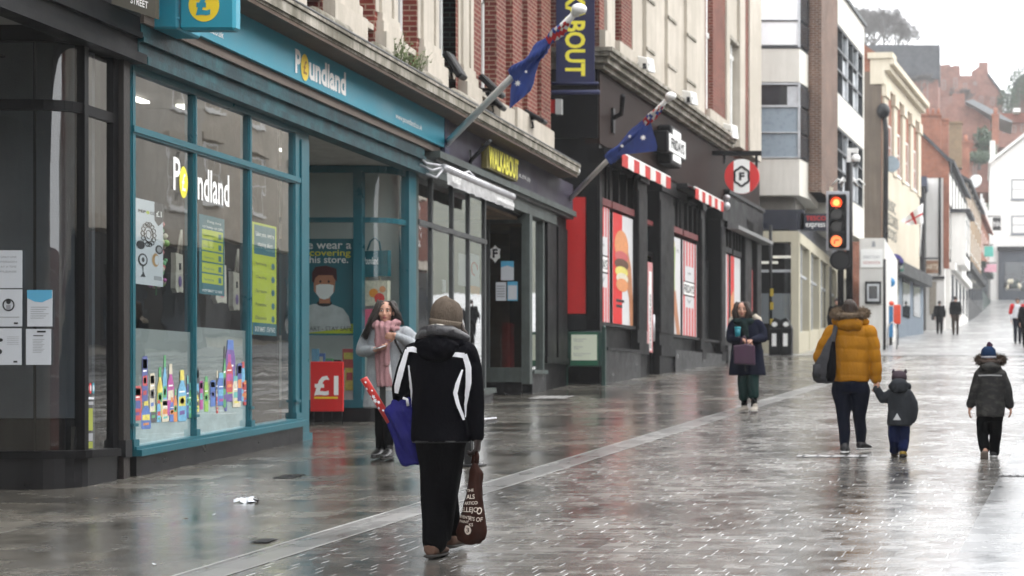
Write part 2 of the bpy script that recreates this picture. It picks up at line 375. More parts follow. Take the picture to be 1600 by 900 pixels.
def xc(y): return -4.71 + .073 * (y - 10.94)          # outer edge of the drainage channel
def sheet(name, xa, xb, y0, y1, m, lift, step=2., nx=1):
    mb = MB(); n = max(1, int((y1 - y0) / step)); vs = []; fs = []
    for i in range(n + 1):
        y = y0 + (y1 - y0) * i / n
        for k in range(nx + 1):
            x = xa(y) + (xb(y) - xa(y)) * k / nx; vs.append((x, y, zg(x, y) + lift))
    for i in range(n):
        for k in range(nx):
            a = i * (nx + 1) + k; fs.append((a, a + 1, a + nx + 2, a + nx + 1))
    mb.add(vs, fs, m); o = mb.build(name); tag(o, kind='structure'); return o
sheet('footway', lambda y: -14., lambda y: xc(y), -70, 49.6, mp_foot, 0)
sheet('drainage_channel', lambda y: xc(y), lambda y: xc(y) + .3, -70, 49.6, mp_chan, 0)
sheet('paved_roadway', lambda y: xc(y) + .3, lambda y: xc(y) + 4.62, -70, 49.6, mp_sett, 0)
sheet('slab_path', lambda y: xc(y) + 4.62, lambda y: 14., -70, 49.6, mp_slab, 0)
mp_edge = Mpave('pale_edge_stone', .6, .6, (.34, .34, .33), (.24, .24, .235), (.2, .2, .2), .004, .3, .6, .2, patch=.4, coat=.2)
sheet('channel_edge', lambda y: xc(y) - .02, lambda y: xc(y) + .01, -70, 49.6, mp_edge, .003)
sheet('channel_edge', lambda y: xc(y) + .285, lambda y: xc(y) + .31, -70, 49.6, mp_edge, .003)
sheet('kerb_strip', lambda y: -40., lambda y: 40., 49.6, 49.95, mp_chan, .012)
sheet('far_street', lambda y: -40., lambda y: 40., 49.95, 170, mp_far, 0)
# the ground under and around everything, rising into the castle hill behind the street
mb = MB(); vs = []; fs = []
ys = [-400, -200, -90, -40, 0, 50, 95, 120, 150, 158] + [170 + 8 * i for i in range(32)] + [440, 520, 700, 1200, 2500]
xs = [-1500, -500, -200, -120, -80] + [-60 + 8 * i for i in range(21)] + [120, 160, 220, 500, 1500]
def hillz(x, y):
    if y < 158: return zg(x, max(y, -400)) - .35
    z0 = zg(0, 158) - .35
    t = min(max((y - 158) / 190, 0), 1); h = 47 * (t * t * (3 - 2 * t)) * .6 + 47 * t * .4
    h *= 1 - .35 * min(max((x - 10) / 120, 0), 1)
    return z0 + h + 1.6 * mnoise.noise((x * .03, y * .03, 1.3)) * min(1, t * 6)
for y in ys:
    for x in xs: vs.append((x, y, hillz(x, y)))
nx = len(xs)
for j in range(len(ys) - 1):
    for i in range(nx - 1): a = j * nx + i; fs.append((a, a + 1, a + nx + 1, a + nx))
mb.add(vs, fs, mp_earth, True); tag(mb.build('ground'), kind='structure')
# ------------------------------------------------------------------ shared surfaces
brick_red = Mbrick('red_brick', (.17, .03, .02), (.115, .022, .016), (.27, .18, .135))
brick_brown = Mbrick('brown_brick', (.15, .07, .045), (.1, .05, .036), (.3, .26, .22))
brick_orange = Mbrick('orange_brick', (.33, .1, .05), (.26, .075, .04), (.34, .25, .2), blotch=.45)
brick_tan = Mbrick('tan_brick', (.3, .2, .11), (.24, .15, .085), (.3, .26, .2))
stone = Mwall('pale_stone', (.56, .51, .44), (.28, .25, .2), dirt=.6)
stone_dirty = Mwall('weathered_cornice_stone', (.5, .46, .4), (.12, .11, .08), dirt=.95, scale=1.2)
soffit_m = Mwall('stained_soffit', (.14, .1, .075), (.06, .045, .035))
lead = M('lead_flashing', (.05, .05, .05), .5)
teal = M('teal_paint', (.010, .1, .13), .35, var=.12, scale=1.5, bump=.05)
teal_old = Mwall('weathered_teal_paint', (.022, .115, .135), (.01, .032, .04), rough=.5, dirt=.95, scale=2.)
teal_sign = M('teal_sign_panel', (.028, .28, .385), .4, var=.06, scale=1., bump=.02)
white_vinyl = M('white_lettering', (.9, .9, .88), .45, var=.02, bump=0)
white_paint = M('white_paint', (.74, .74, .72), .45, var=.06)
white_wall = Mwall('white_render', (.78, .77, .74), (.45, .43, .4), dirt=.35)
yellow_v = M('yellow_lettering', (.85, .62, .03), .45, var=.04, bump=0)
yellow_b = M('bright_yellow_lettering', (.78, .72, .06), .45, var=.05, bump=0)
black_paint = M('black_paint', (.005, .005, .006), .45, var=.3, scale=2., bump=.05, spec=.18)
charcoal = M('charcoal_paint', (.014, .0145, .016), .5, var=.3, scale=2., spec=.3)
granite = M('dark_granite', (.009, .009, .0105), .35, var=.15, scale=5., bump=.03, spec=.35)
dark_in = M('dark_interior', (.02, .02, .02), .8)
grey_in = M('grey_blind', (.2, .215, .23), .8, var=.25, scale=.8)
purple = M('dark_violet_sign', (.028, .022, .042), .5, var=.15, scale=1.5, bump=.04)
grey_green = Mwall('grey_green_paint', (.1, .125, .12), (.04, .045, .04), rough=.5, dirt=.7, scale=2.)
glass = Mglass('window_glass'); glass_dk = Mglass('tinted_window_glass', (.55, .58, .6), 1.5, base=.1)
pane_dk = Mdarkglass('dark_window_pane')
wood_strip = M('worn_timber', (.16, .13, .11), .8, var=.35, scale=6, stretch=(1, .2, 6))
paper = M('white_paper', (.6, .63, .67), .7, var=.03, bump=.02)
paper_blue = M('blue_print', (.1, .4, .62), .6, var=.05, bump=0)
ink = M('black_ink', (.015, .015, .018), .6, bump=0); grey_ink = M('grey_ink', (.3, .31, .33), .6, bump=0)
lime = M('lime_print', (.5, .58, .03), .55, var=.05, bump=0)
red_p = M('red_print', (.62, .02, .02), .5, var=.05, bump=0)
orange_p = M('orange_print', (.75, .28, .04), .5, var=.05, bump=0)
strip_light = Memit('lit_tube', (1, .95, .84), 1.6)

F1 = Fac(-7.9, 0, 0)

# ------------------------------------------------------------------ upper floors of the brick terrace
tb = thing('terrace_building', 'red brick and pale stone upper storeys over the teal shop, with a long weathered cornice', 'building', (-7.9, 20, zg(-7.9, 20)))
mb = MB(); T0, T1 = 4.2, 13.
opens = [(10.2, 11.), (12.2, 13.), (14.1, 14.9), (15.9, 16.7), (17.65, 18.45), (19.4, 20.2), (21.35, 21.97), (22.87, 23.64), (24.63, 25.43), (26.75, 27.6)]
F1.box(mb, 5, 31.07, T0, T1, -8, -.32, brick_red)
e = 5
for a, b in opens:
    if e < 26: F1.box(mb, e, a, T0, T1, -.318, -.0, brick_red if e > 25.5 else brick_red)
    e = b
F1.box(mb, 25.43, 26.75, T0, T1, -.318, -.003, brick_red)
for a, b, n in ((27.6, 28.15, .0), (28.15, 28.5, -.12), (28.5, 29.1, .02), (29.1, 29.45, -.12), (29.45, 30.1, .02), (30.1, 30.4, -.12), (30.4, 31.07, .02)):
    F1.box(mb, a, b, T0 + .62, T1, -.318, n, brick_red)
mb.build('brick_wall', tb)
mb = MB()
for (a, b) in [(11., 12.2), (13., 14.1), (14.9, 15.9), (16.7, 17.65), (18.45, 19.4), (20.2, 21.35), (21.97, 22.87), (23.64, 24.63), (25.5, 26.33)]:
    m_ = stone; pil = MB(); a += .03; b -= .03
    F1.box(pil, a, b, T0, T0 + .55, -.1, .15, m_)
    F1.box(pil, a + .04, b - .04, T0 + .55, T0 + .7, -.1, .1, m_)
    F1.box(pil, a + .08, b - .08, T0 + .7, T0 + .82, -.1, .07, m_)
    F1.box(pil, a + .12, a + .26, T0 + .82, T1, -.1, .05, m_); F1.box(pil, a + .3, b - .3, T0 + .82, T1, -.1, .03, m_); F1.box(pil, b - .26, b - .12, T0 + .82, T1, -.1, .05, m_)
    F1.box(pil, a, b, T0 + .82, T1, -.2, .012, m_)
    pil.build('stone_pilaster', tb)
pl = MB(); F1.box(pl, 27.62, 28.5, T0, T0 + .6, -.3, .06, stone); F1.box(pl, 28.52, 29.7, T0, T0 + .66, -.3, .1, stone); F1.box(pl, 29.72, 31.1, T0, T0 + .63, -.3, .08, stone); pl.build('stone_plinth', tb)
for a, b in opens:
    w_ = MB(); F1.box(w_, a, b, T0 + .55, T0 + .63, -.3, -.01, stone)
    wf = w_.build('window_sill', tb)
    fr = MB()
    for (c, d_, z0, z1) in ((a, a + .07, T0 + .64, T1), (b - .09, b - .002, T0 + .64, T1), (a, b, T0 + .64, T0 + .72), (a, b, 6.4, 6.48)): F1.box(fr, c, d_, z0, z1, -.3, -.2, white_paint)
    wo_ = fr.build('window', tb)
    pn = MB(); F1.quad(pn, a, b, T0 + .64, T1, -.26, pane_dk); pn.build('pane', wo_)
# cornice with soffit, lead edge, drainage pipes
mb = MB(); c0, c1 = 5, 31.2
F1.box(mb, c0, c1, 4.03, 4.2, 0, .5, stone_dirty); F1.box(mb, c0, c1, 4.2, 4.245, -.1, .44, stone_dirty); F1.box(mb, c0, c1, 4.06, 4.17, .5, .53, stone_dirty)
F1.box(mb, c0, c1, 4.18, 4.215, .502, .55, stone_dirty)
mb.build('cornice', tb)
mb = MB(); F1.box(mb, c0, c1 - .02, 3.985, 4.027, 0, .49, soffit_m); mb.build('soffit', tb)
mb = MB(); mb.tube([F1.P(c0, 4.235, .53), F1.P(c1, 4.235, .53)], .022, lead, 6); mb.tube([F1.P(c0, 4.265, .47), F1.P(c1, 4.265, .47)], .014, white_paint, 6); mb.build('lead_edge', tb)
for a, b in opens[2:-1]:
    mb = MB(); mb.tube([F1.P(a - .1, 4.36, .24), F1.P(b + .1, 4.36, .24)], .1, stone_dirty, 10); mb.build('coping_roll', tb)
# little weeds and wires on the ledge
mb = MB(); rnd = random.Random(3); weed = M('ledge_weed', (.1, .13, .05), .8)
for k in range(60):
    p = F1.P(21.6 + rnd.random() * 1.0, 4.3, .3 + .15 * rnd.random()); q = p + Vector((rnd.uniform(-.05, .15), rnd.uniform(-.2, .3), rnd.uniform(.05, .38)))
    mb.tube([p, (p + q) / 2 + Vector((0, 0, .03)), q], [.006, .004, .002], weed, 4)
    for j in range(3): c = p.lerp(q, .5 + .2 * j); d_ = Vector((rnd.uniform(-1, 1), rnd.uniform(-1, 1), rnd.uniform(-.5, .8))).normalized() * .045; s_ = d_.orthogonal().normalized() * .015; mb.quad(c, c + d_ * .5 + s_, c + d_, c + d_ * .5 - s_, weed)
o = mb.build('ledge_plant', origin=F1.P(22.1, 4.24, .35)); tag(o, 'straggly green weed growing on the stone cornice above the teal fascia', 'plant')

# ------------------------------------------------------------------ generic shop helpers
def fascia_mould(mb, F, a, b, z0, z1, m):
    h = z1 - z0
    F.box(mb, a, b, z0, z0 + .2 * h, -.05, .15, m); F.box(mb, a, b, z0 + .2 * h, z0 + .56 * h, -.05, .06, m)
    F.box(mb, a, b, z0 + .56 * h, z0 + .68 * h, -.05, .11, m); F.box(mb, a, b, z0 + .68 * h, z1, -.05, .085, m)
def arc(p, c, q, n=7):
    """quarter turn between two plan points with corner c"""
    return [(p[0] * (1 - t) ** 2 + 2 * c[0] * t * (1 - t) + q[0] * t * t, p[1] * (1 - t) ** 2 + 2 * c[1] * t * (1 - t) + q[1] * t * t) for t in [i / n for i in range(n + 1)]]
def wall_path(mb, pts, z0, z1, t, m, smooth=False, off=0.):
    """vertical band following a plan path, thickness t to the outside (right of travel)"""
    P = [Vector((p[0], p[1], 0)) for p in pts]; n = len(P); nr = []
    for i in range(n):
        d = (P[min(i + 1, n - 1)] - P[max(0, i - 1)]).normalized(); nr.append(Vector((d.y, -d.x, 0)))
    zf = z0 if callable(z0) else (lambda x, y: z0); zt = z1 if callable(z1) else (lambda x, y: z1)
    vs = []
    for p, k in zip(P, nr):
        a, b = p + k * off, p + k * (off + t)
        vs += [(a.x, a.y, zf(a.x, a.y)), (b.x, b.y, zf(b.x, b.y)), (b.x, b.y, zt(b.x, b.y)), (a.x, a.y, zt(a.x, a.y))]
    fs = []
    for i in range(n - 1):
        for k in range(4): k2 = (k + 1) % 4; fs.append((i * 4 + k, i * 4 + k2, (i + 1) * 4 + k2, (i + 1) * 4 + k))
    fs += [(3, 2, 1, 0), tuple((n - 1) * 4 + k for k in range(4))]
    mb.add(vs, fs, m, smooth)
def glass_path(mb, pts, z0, z1, m):
    vs = []; 
    for x, y in pts: vs += [(x, y, z0), (x, y, z1)]
    mb.add(vs, [(2 * i, 2 * i + 2, 2 * i + 3, 2 * i + 1) for i in range(len(pts) - 1)], m, True)
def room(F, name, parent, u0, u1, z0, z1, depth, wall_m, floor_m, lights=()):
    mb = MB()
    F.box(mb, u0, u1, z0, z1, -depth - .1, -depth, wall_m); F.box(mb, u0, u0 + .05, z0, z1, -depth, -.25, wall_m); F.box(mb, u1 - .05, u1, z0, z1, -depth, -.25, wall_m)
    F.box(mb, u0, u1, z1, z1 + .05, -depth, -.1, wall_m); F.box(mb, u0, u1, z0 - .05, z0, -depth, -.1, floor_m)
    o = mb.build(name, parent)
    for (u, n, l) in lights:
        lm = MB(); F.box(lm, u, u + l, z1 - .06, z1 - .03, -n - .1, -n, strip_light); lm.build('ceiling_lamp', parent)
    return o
gz = lambda x, y: zg(x, y) - .1

# ------------------------------------------------------------------ black shop with the curved corner window
bs = thing('black_shop', 'black painted shop with a tall curved corner window covered in white notices', 'shop', (-8.2, 14.8, zg(-8.2, 14.8)))
bpath = [(-11, 14.6), (-9.6, 14.6), (-8.35, 14.6)] + arc((-8.35, 14.6), (-7.93, 14.6), (-7.93, 14.8))[1:]
side = [(-7.93, 14.82), (-7.93, 15.3)]
mb = MB(); wall_path(mb, bpath + side[1:], gz, -.6, .06, granite); mb.build('stallriser', bs)
mb = MB(); wall_path(mb, bpath + side[1:], -.6, -.53, .1, black_paint, off=0); mb.build('window_sill', bs)
for nm, z0, z1 in (('top_rail', 3.06, 3.2), ('transom', 2.46, 2.55)):
    mb = MB(); wall_path(mb, bpath, z0, z1, .07, black_paint, off=-.03); F1.box(mb, 14.83, 15.3, z0, z1, -.08, .0, black_paint); mb.build(nm, bs)
mb = MB(); glass_path(mb, bpath, -.53, 3.06, glass_dk); mb.build('curved_pane', bs)
mb = MB(); F1.quad(mb, 14.82, 15.3, -.53, 3.02, -.03, glass_dk); mb.build('side_pane', bs)
mb = MB(); F1.box(mb, 14.765, 14.83, -.6, 3.06, -.07, .02, black_paint); mb.build('corner_post', bs)
mb = MB(); F1.box(mb, 15.295, 15.39, gz(-7.9, 15.3), 3.06, -.12, .0, black_paint); mb.build('post', bs)
mb = MB(); pilm = Mwall('brown_black_pilaster', (.035, .03, .028), (.015, .013, .012), rough=.45)
F1.box(mb, 15.385, 15.6, gz(-7.9, 15.4), 3.1, -.12, .0, pilm); F1.box(mb, 15.385, 15.49, gz(-7.9, 15.4), 3.08, .0, .05, pilm); F1.box(mb, 15.38, 15.5, -.62, -.46, -.1, .07, charcoal)
mb.build('pilaster', bs)
mb = MB(); fascia_mould(mb, F1, 6, 15.62, 3.06, 3.5, black_paint); mb.build('fascia_moulding', bs)
mb = MB(); F1.box(mb, 6, 15.6, 3.5, 3.985, -.1, .1, charcoal); F1.box(mb, 6, 15.6, 3.62, 3.9, .1, .13, charcoal); mb.build('fascia_panel', bs)
mb = MB(); F1.box(mb, 8, 14.9, 3.2, 3.26, -3.2, 0, M('lobby_soffit', (.32, .32, .32), .7)); mb.build('lobby_soffit', bs)
for x in (-9.35, -8.8, -8.24):
    mb = MB(); mb.box(x - .006, x + .006, 14.59 + (.0 if x < -8.5 else .015), 14.63, -.53, 3.06, charcoal); mb.build('glazing_bar', bs)
mb = MB(); mb.box(-11, -8.02, 15.15, 15.2, -.7, 3.2, grey_in); mb.build('window_back', bs)
mb = MB(); mb.box(-11, -8.0, 14.66, 15.1, -.6, -.25, black_paint); mb.build('display_plinth', bs)
lm = MB(); lm.box(-8.9, -8.72, 14.8, 15.0, 3.0, 3.02, dark_in); lm.build('ceiling_hatch', bs)
# notices taped on the glass
def notice(x0, x1, z0, z1, y, kind, label):
    mb = MB(); mb.box(x0, x1, y, y + .004, z0, z1, paper); w, h = x1 - x0, z1 - z0; yy = y - .002
    q = lambda a, b, c, d, m: mb.quad((x0 + a * w, yy, z0 + c * h), (x0 + b * w, yy, z0 + c * h), (x0 + b * w, yy, z0 + d * h), (x0 + a * w, yy, z0 + d * h), m)
    if kind == 'blue': 
        mb.poly([(x0, yy, z1), (x0, yy, z0 + .78 * h), (x0 + .3 * w, yy, z0 + .68 * h), (x0 + .6 * w, yy, z0 + .66 * h), (x1, yy, z0 + .78 * h), (x1, yy, z1)], paper_blue)
        for k in range(6): q(.14, .86 - .1 * (k % 3), .52 - .06 * k, .535 - .06 * k, grey_ink)
    if kind == 'text':
        q(.45, .8, .9, .95, ink); q(.3, .7, .8, .825, ink)
        for k in range(9): q(.28, .75 - .06 * (k % 3), .7 - .045 * k, .712 - .045 * k, grey_ink)
    if kind == 'face':
        c = Vector((x0 + .5 * w, yy - .001, z0 + .58 * h)); r = .2 * w
        ring = [c + Vector((math.cos(t) * r, 0, math.sin(t) * r * 1.05)) for t in [2 * math.pi * i / 24 for i in range(24)]]
        mb.tube(ring + ring[:1], .006, ink, 4); mb.disc(c + Vector((0, 0, .03)), (r * .45, 0, 0), (0, 0, r * .5), ink); mb.quad(c + Vector((-r * .42, -.001, -.05)), c + Vector((r * .42, -.001, -.05)), c + Vector((r * .42, -.001, .0)), c + Vector((-r * .42, -.001, .0)), grey_ink)
        q(.1, .9, .24, .26, grey_ink); q(.7, .85, .06, .11, ink)
    if kind == 'hands':
        mb.disc((x0 + .2 * w, yy - .001, z0 + .68 * h), (.1 * w, 0, 0), (0, 0, .05 * h), ink); mb.disc((x0 + .18 * w, yy - .001, z0 + .36 * h), (.09 * w, 0, 0), (0, 0, .07 * h), ink)
        for k in range(5): q(.45, .9, .76 - .05 * k, .77 - .05 * k, grey_ink)
        q(.7, .85, .06, .11, ink)
    if kind == 'hand':
        for k, s_ in enumerate(('ONLY ONE', 'PERSON', 'AT A TIME', 'PLEASE')): mb.text(s_, (x0 + .2 * w, yy, z0 + (.8 - .13 * k) * h), (1, 0, 0), (0, 0, 1), .05 * h, .6 * w, grey_ink)
    o = mb.build('paper_notice', origin=((x0 + x1) / 2, y, z0)); tag(o, label, 'notice', 'paper notices on the black shop window')
k178 = 14.57 / FX
X = lambda px: (px - PX0) * k178
Z = lambda py: (PY0 - py) * k178
for a, b, c, d, kind, lab in ((-8, 34, 391, 450, 'hand', 'white notice with a few grey lines, topmost of those on the curved black window'), (-8, 34, 452, 510, 'face', 'white notice with a round masked face symbol on the curved black window'),
        (-8, 33, 513, 570, 'hands', 'white notice with two small black hand symbols, beneath the masked face notice'), (42, 81, 453, 510, 'blue', 'white notice with a wavy blue header on the curved black window'), (40, 79, 514, 570, 'text', 'plain white letter of small grey text beneath the blue headed notice')):
    notice(X(a), X(b), Z(d), Z(c), 14.575, kind, lab)
mb = MB()
dl_ = M('faded_lime_print', (.3, .34, .06), .6, bump=0)
for (z0, z1, m_) in ((-.36, -.16, dl_), (-.455, -.385, grey_ink), (-.52, -.46, dl_)): F1.quad(mb, 14.87, 14.98, z0, z1, -.022, m_)
for k, m_ in enumerate((white_vinyl, red_p, teal_sign)): mb.disc(F1.P(14.89 + .05 * k, .02, -.022), (0, .022, 0), (0, 0, .05), m_); mb.disc(F1.P(14.89 + .05 * k, .02, -.02), (0, .012, 0), (0, 0, .03), paper)
F1.quad(mb, 14.87, 15., -.08, -.06, -.022, paper); F1.quad(mb, 14.87, 14.99, -.13, -.1, -.022, grey_ink)
o = mb.build('window_sticker', origin=F1.P(15, .0, -.02)); tag(o, 'column of lime, red and white stickers low on the narrow black side window', 'sticker')

# ------------------------------------------------------------------ teal discount shop
ts = thing('teal_shop', 'teal fronted discount shop with three tall display bays and a recessed entrance', 'shop', (-7.9, 19.5, zg(-7.9, 19.5)))
sillz = lambda u: -.56 + (u - 15.6) * .0535
mb = MB(); F1.box(mb, 15.62, 19.5, gz(-7.9, 15.6), sillz(15.62) - .06, -.12, .05, granite, gz(-7.9, 19.5), sillz(19.5) - .06); mb.build('stallriser', ts)
mb = MB(); F1.box(mb, 15.62, 19.55, sillz(15.62) - .06, sillz(15.62), -.12, .1, teal, sillz(19.55) - .06, sillz(19.55)); F1.box(mb, 15.62, 19.55, sillz(15.62), sillz(15.62) + .03, -.1, .05, teal, sillz(19.55), sillz(19.55) + .03); mb.build('window_sill', ts)
bays = [(15.7, 16.88), (16.93, 18.16), (18.22, 19.38)]
for a, b in ((15.61, 15.7), (16.87, 16.94), (18.15, 18.23), (19.36, 19.5)):
    mb = MB(); F1.box(mb, a, b, sillz(a), 3.08, -.09, .0, teal, sillz(b), 3.08); F1.box(mb, a + .02, b - .02, sillz(a), 3.02, .0, .012, teal); 
    F1.box(mb, a - .005, b + .005, sillz(a), sillz(a) + .1, .0, .035, teal); F1.box(mb, a, b, sillz(a) + .22, sillz(a) + .25, .0, .03, teal); mb.build('mullion', ts)
mb = MB(); F1.box(mb, 15.62, 19.5, 2.43, 2.49, -.07, .03, teal); F1.box(mb, 15.62, 19.5, 2.41, 2.43, -.06, .015, teal); mb.build('transom', ts)
mb = MB(); F1.box(mb, 15.62, 19.5, 3.0, 3.06, -.08, .02, teal); mb.build('top_rail', ts)
for i, (a, b) in enumerate(bays):
    mb = MB(); F1.quad(mb, a, b, sillz(a) - .02, 2.45, -.03, glass); F1.quad(mb, a, b, 2.47, 3.03, -.03, glass); mb.build('window_pane', ts)
mb = MB(); F1.box(mb, 19.5, 19.8, gz(-7.9, 19.7), 3.08, -.2, .0, teal); F1.box(mb, 19.54, 19.76, -.5, 2.95, 0, .02, teal); F1.box(mb, 19.49, 19.81, gz(-7.9, 19.7), -.5, -.21, .04, teal); mb.build('door_pilaster', ts)
mb = MB(); fascia_mould(mb, F1, 15.64, 23.72, 3.06, 3.45, teal_old); mb.build('fascia_moulding', ts)
mb = MB(); F1.box(mb, 15.62, 24.3, 3.452, 3.55, -.1, .12, wood_strip); mb.build('timber_strip', ts)
fs_ = MB(); F1.box(fs_, 15.62, 24.34, 3.552, 3.983, -.1, .17, teal_sign); sg = fs_.build('fascia_sign', ts)
mb = MB(); u0 = F1.U(462, .18); u1 = F1.U(541, .18)
nsg = .176
F1.text(mb, 'P', u0, 3.625, .275, .16, nsg, white_vinyl, .035)
F1.text(mb, 'undland', u0 + .40, 3.622, .29, u1 - u0 - .40, nsg, white_vinyl, .035)
mb.build('lettering', sg); mb = MB()
cc_ = F1.P(u0 + .275, 3.735, nsg); mb.disc(cc_, (0, .115, 0), (0, 0, .155), yellow_v, 24); mb.text('£', cc_ + Vector((.003, -.05, -.08)), (0, 1, 0), (0, 0, 1), .16, .1, M('amber_ink', (.35, .16, .02), .5, bump=0), .015)
mb.build('coin_disc', sg); mb = MB()
F1.text(mb, 'www.poundland.co.uk', F1.U(619, .18), 3.62, .1, F1.U(660, .18) - F1.U(619, .18), nsg, white_vinyl, .004)
mb.build('web_address', sg); mb = MB()
F1.text(mb, 'www.poundland.co.uk', F1.U(277, .18), 3.60, .1, F1.U(350, .18) - F1.U(277, .18), nsg, white_vinyl, .004)
mb.build('web_address', sg)
# recessed entrance: return window facing the street end, curved to the facade
rp = [(-11, 22.8), (-9.6, 22.8), (-8.46, 22.8)]; rc = [(-8.36, 22.8)] + arc((-8.36, 22.8), (-7.93, 22.8), (-7.93, 23.2))[1:]
allp = rp + rc
mb = MB(); wall_path(mb, allp, gz, -.24, .05, granite); mb.build('entrance_stallriser', ts)
for nm, z0, z1, t in (('entrance_sill', -.24, -.13, .09), ('entrance_transom', 2.3, 2.37, .05), ('entrance_top_rail', 2.98, 3.08, .05)):
    mb = MB(); wall_path(mb, allp, z0, z1, t, teal, off=-.02); mb.build(nm, ts)
mb = MB(); mb.box(-8.47, -8.35, 22.74, 22.86, -.13, 3.0, teal); mb.build('entrance_post', ts)
mb = MB(); F1.box(mb, 23.2, 23.5, gz(-7.9, 23.3), 3.06, -.1, .04, teal); mb.build('end_post', ts)
mb = MB(); glass_path(mb, rp, -.13, 2.98, glass); glass_path(mb, rc, -.13, 2.98, glass); mb.build('entrance_pane', ts)
mb = MB(); F1.box(mb, 19.6, 23.5, 3.085, 3.14, -3.5, -.02, M('entrance_soffit', (.42, .42, .4), .7)); mb.build('entrance_soffit', ts)
mb = MB(); mb.box(-8.9, -8.62, 21.2, 21.5, 3.07, 3.083, strip_light); mb.build('entrance_lamp', ts)
pale_in = M('pale_display_wall', (.55, .58, .55), .7, var=.1, scale=1.)
mb = MB(); mb.box(-11, -8.0, 23.55, 23.6, -.5, 3.1, pale_in); mb.build('display_back', ts)
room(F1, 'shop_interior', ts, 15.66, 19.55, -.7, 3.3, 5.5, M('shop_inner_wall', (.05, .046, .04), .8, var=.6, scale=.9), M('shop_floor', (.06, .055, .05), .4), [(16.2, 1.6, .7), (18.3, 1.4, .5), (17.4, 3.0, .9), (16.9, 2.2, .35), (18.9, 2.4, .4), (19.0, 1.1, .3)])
for k, (u, n, h) in enumerate(((16.4, 2.6, 1.7), (17.9, 2.2, 1.75), (18.5, 3.2, 1.9))):
    mb = MB(); F1.box(mb, u, u + .95, -.7, h, -n - .5, -n, M('shelf_unit', (.05, .06, .06), .6)); rr = random.Random(k)
    for lv in range(5):
        for j in range(7): F1.box(mb, u + .05 + .125 * j, u + .14 + .125 * j, -.5 + .45 * lv, -.25 + .45 * lv, -n, -n + .1, (red_p, lime, paper_blue, white_paint, orange_p, teal_sign)[rr.randrange(6)])
    mb.build('shelving', ts)
# frosted band with printed packets at the foot of the first two bays
frost = M('frosted_band', (.3, .33, .325), .55, var=.1, scale=2.); pale_pr = M('pale_print', (.55, .66, .68), .5, bump=0)
PR = [M('print_' + n, tuple(x * .74 + .3 * .26 for x in c), .5, var=.3, scale=22, bump=0) for n, c in (('sky', (.13, .45, .7)), ('navy', (.03, .06, .3)), ('magenta', (.45, .03, .3)), ('green', (.06, .4, .12)), ('leaf', (.25, .55, .05)), ('cream', (.72, .66, .5)),
      ('red', (.55, .03, .03)), ('orange', (.75, .25, .04)), ('yellow', (.75, .65, .08)), ('black', (.02, .02, .03)), ('blue', (.04, .15, .5)), ('aqua', (.1, .5, .45)), ('violet', (.12, .04, .3)))]
PN = dict(zip('sky navy magenta green leaf cream red orange yellow black blue aqua violet'.split(), PR))
def packets(name, u0, u1, zb, items, seed):
    """flat vinyl print of upright packets and bottles: (position, width, height, body, cap)"""
    mb = MB(); F1.quad(mb, u0, u1, sillz(u0), .59 if u0 < 16 else .65, -.034, frost)
    F1.quad(mb, u0, u1, sillz(u0) + .02, zb + .12, -.0318, pale_pr); r = random.Random(seed); n = -.029
    for i, (a, w, h, c, k, base) in enumerate(items):
        x0 = u0 + a * (u1 - u0); w *= (u1 - u0); h *= .54; z = zb + base; nn = n + .0004 * i; P = lambda du, dz: F1.P(min(max(x0 + du * w * .92, u0), u1), z + dz * h, nn)
        sh = r.choice(('box', 'box', 'bottle', 'bottle', 'tube')) if w > .07 else r.choice(('tube', 'bottle'))
        if sh == 'box': mb.poly([P(-.5, 0), P(.5, .02), P(.5, .8), P(.36, .86), P(-.4, .84), P(-.5, .78)], PN[c]); mb.poly([P(-.38, .62), P(.4, .63), P(.36, .8), P(-.4, .79)], white_vinyl)
        elif sh == 'bottle': mb.poly([P(-.42, 0), P(.42, 0), P(.5, .05), P(.5, .52), P(.44, .62), P(.3, .71), P(.18, .77), P(.18, .8), P(-.18, .8), P(-.18, .77), P(-.3, .71), P(-.44, .62), P(-.5, .52), P(-.5, .05)], PN[c]); mb.poly([P(-.24, .8), P(.24, .8), P(.2, 1), P(-.2, 1)], PN[k])
        else: mb.poly([P(-.5, 0), P(.5, 0), P(.5, .7), P(.36, .84), P(-.36, .84), P(-.5, .7)], PN[c]); mb.poly([P(-.34, .84), P(.34, .84), P(.3, 1), P(-.3, 1)], PN[k])
        nn += .0002
        mb.poly([P(-.4, .3), P(.4, .3), P(.38, .5), P(-.38, .48)], PN[k]); 
        if r.random() < .8: mb.poly([P(-.3, .12), P(.3, .14), P(.28, .22), P(-.3, .2)], r.choice(PR))
        if r.random() < .6: mb.disc(P(0, .4), (0, w * .22, 0), (0, 0, h * .06), r.choice((white_vinyl, PN['yellow'], PN['red'])))
        if r.random() < .7: mb.poly([P(-.33, .56), P(.3, .57), P(.3, .6), P(-.33, .59)], white_vinyl)
    return tag(mb.build(name, ts), None)
it1 = [(.06, .2, .72, 'red', 'navy', .02), (.22, .17, .52, 'blue', 'yellow', -.06), (.2, .1, .95, 'navy', 'red', .2), (.34, .1, .62, 'black', 'leaf', 0), (.32, .09, .82, 'cream', 'black', .1), (.45, .1, .9, 'yellow', 'green', .05), (.43, .07, .4, 'sky', 'red', 0), (.53, .08, 1.1, 'sky', 'green', .06), (.54, .13, .48, 'cream', 'orange', 0),
       (.63, .13, .95, 'magenta', 'cream', .06), (.65, .09, .45, 'blue', 'orange', 0), (.71, .07, .6, 'orange', 'green', 0), (.83, .17, .95, 'sky', 'yellow', 0), (.93, .05, .8, 'navy', 'aqua', .03), (.97, .05, .66, 'green', 'aqua', .03)]
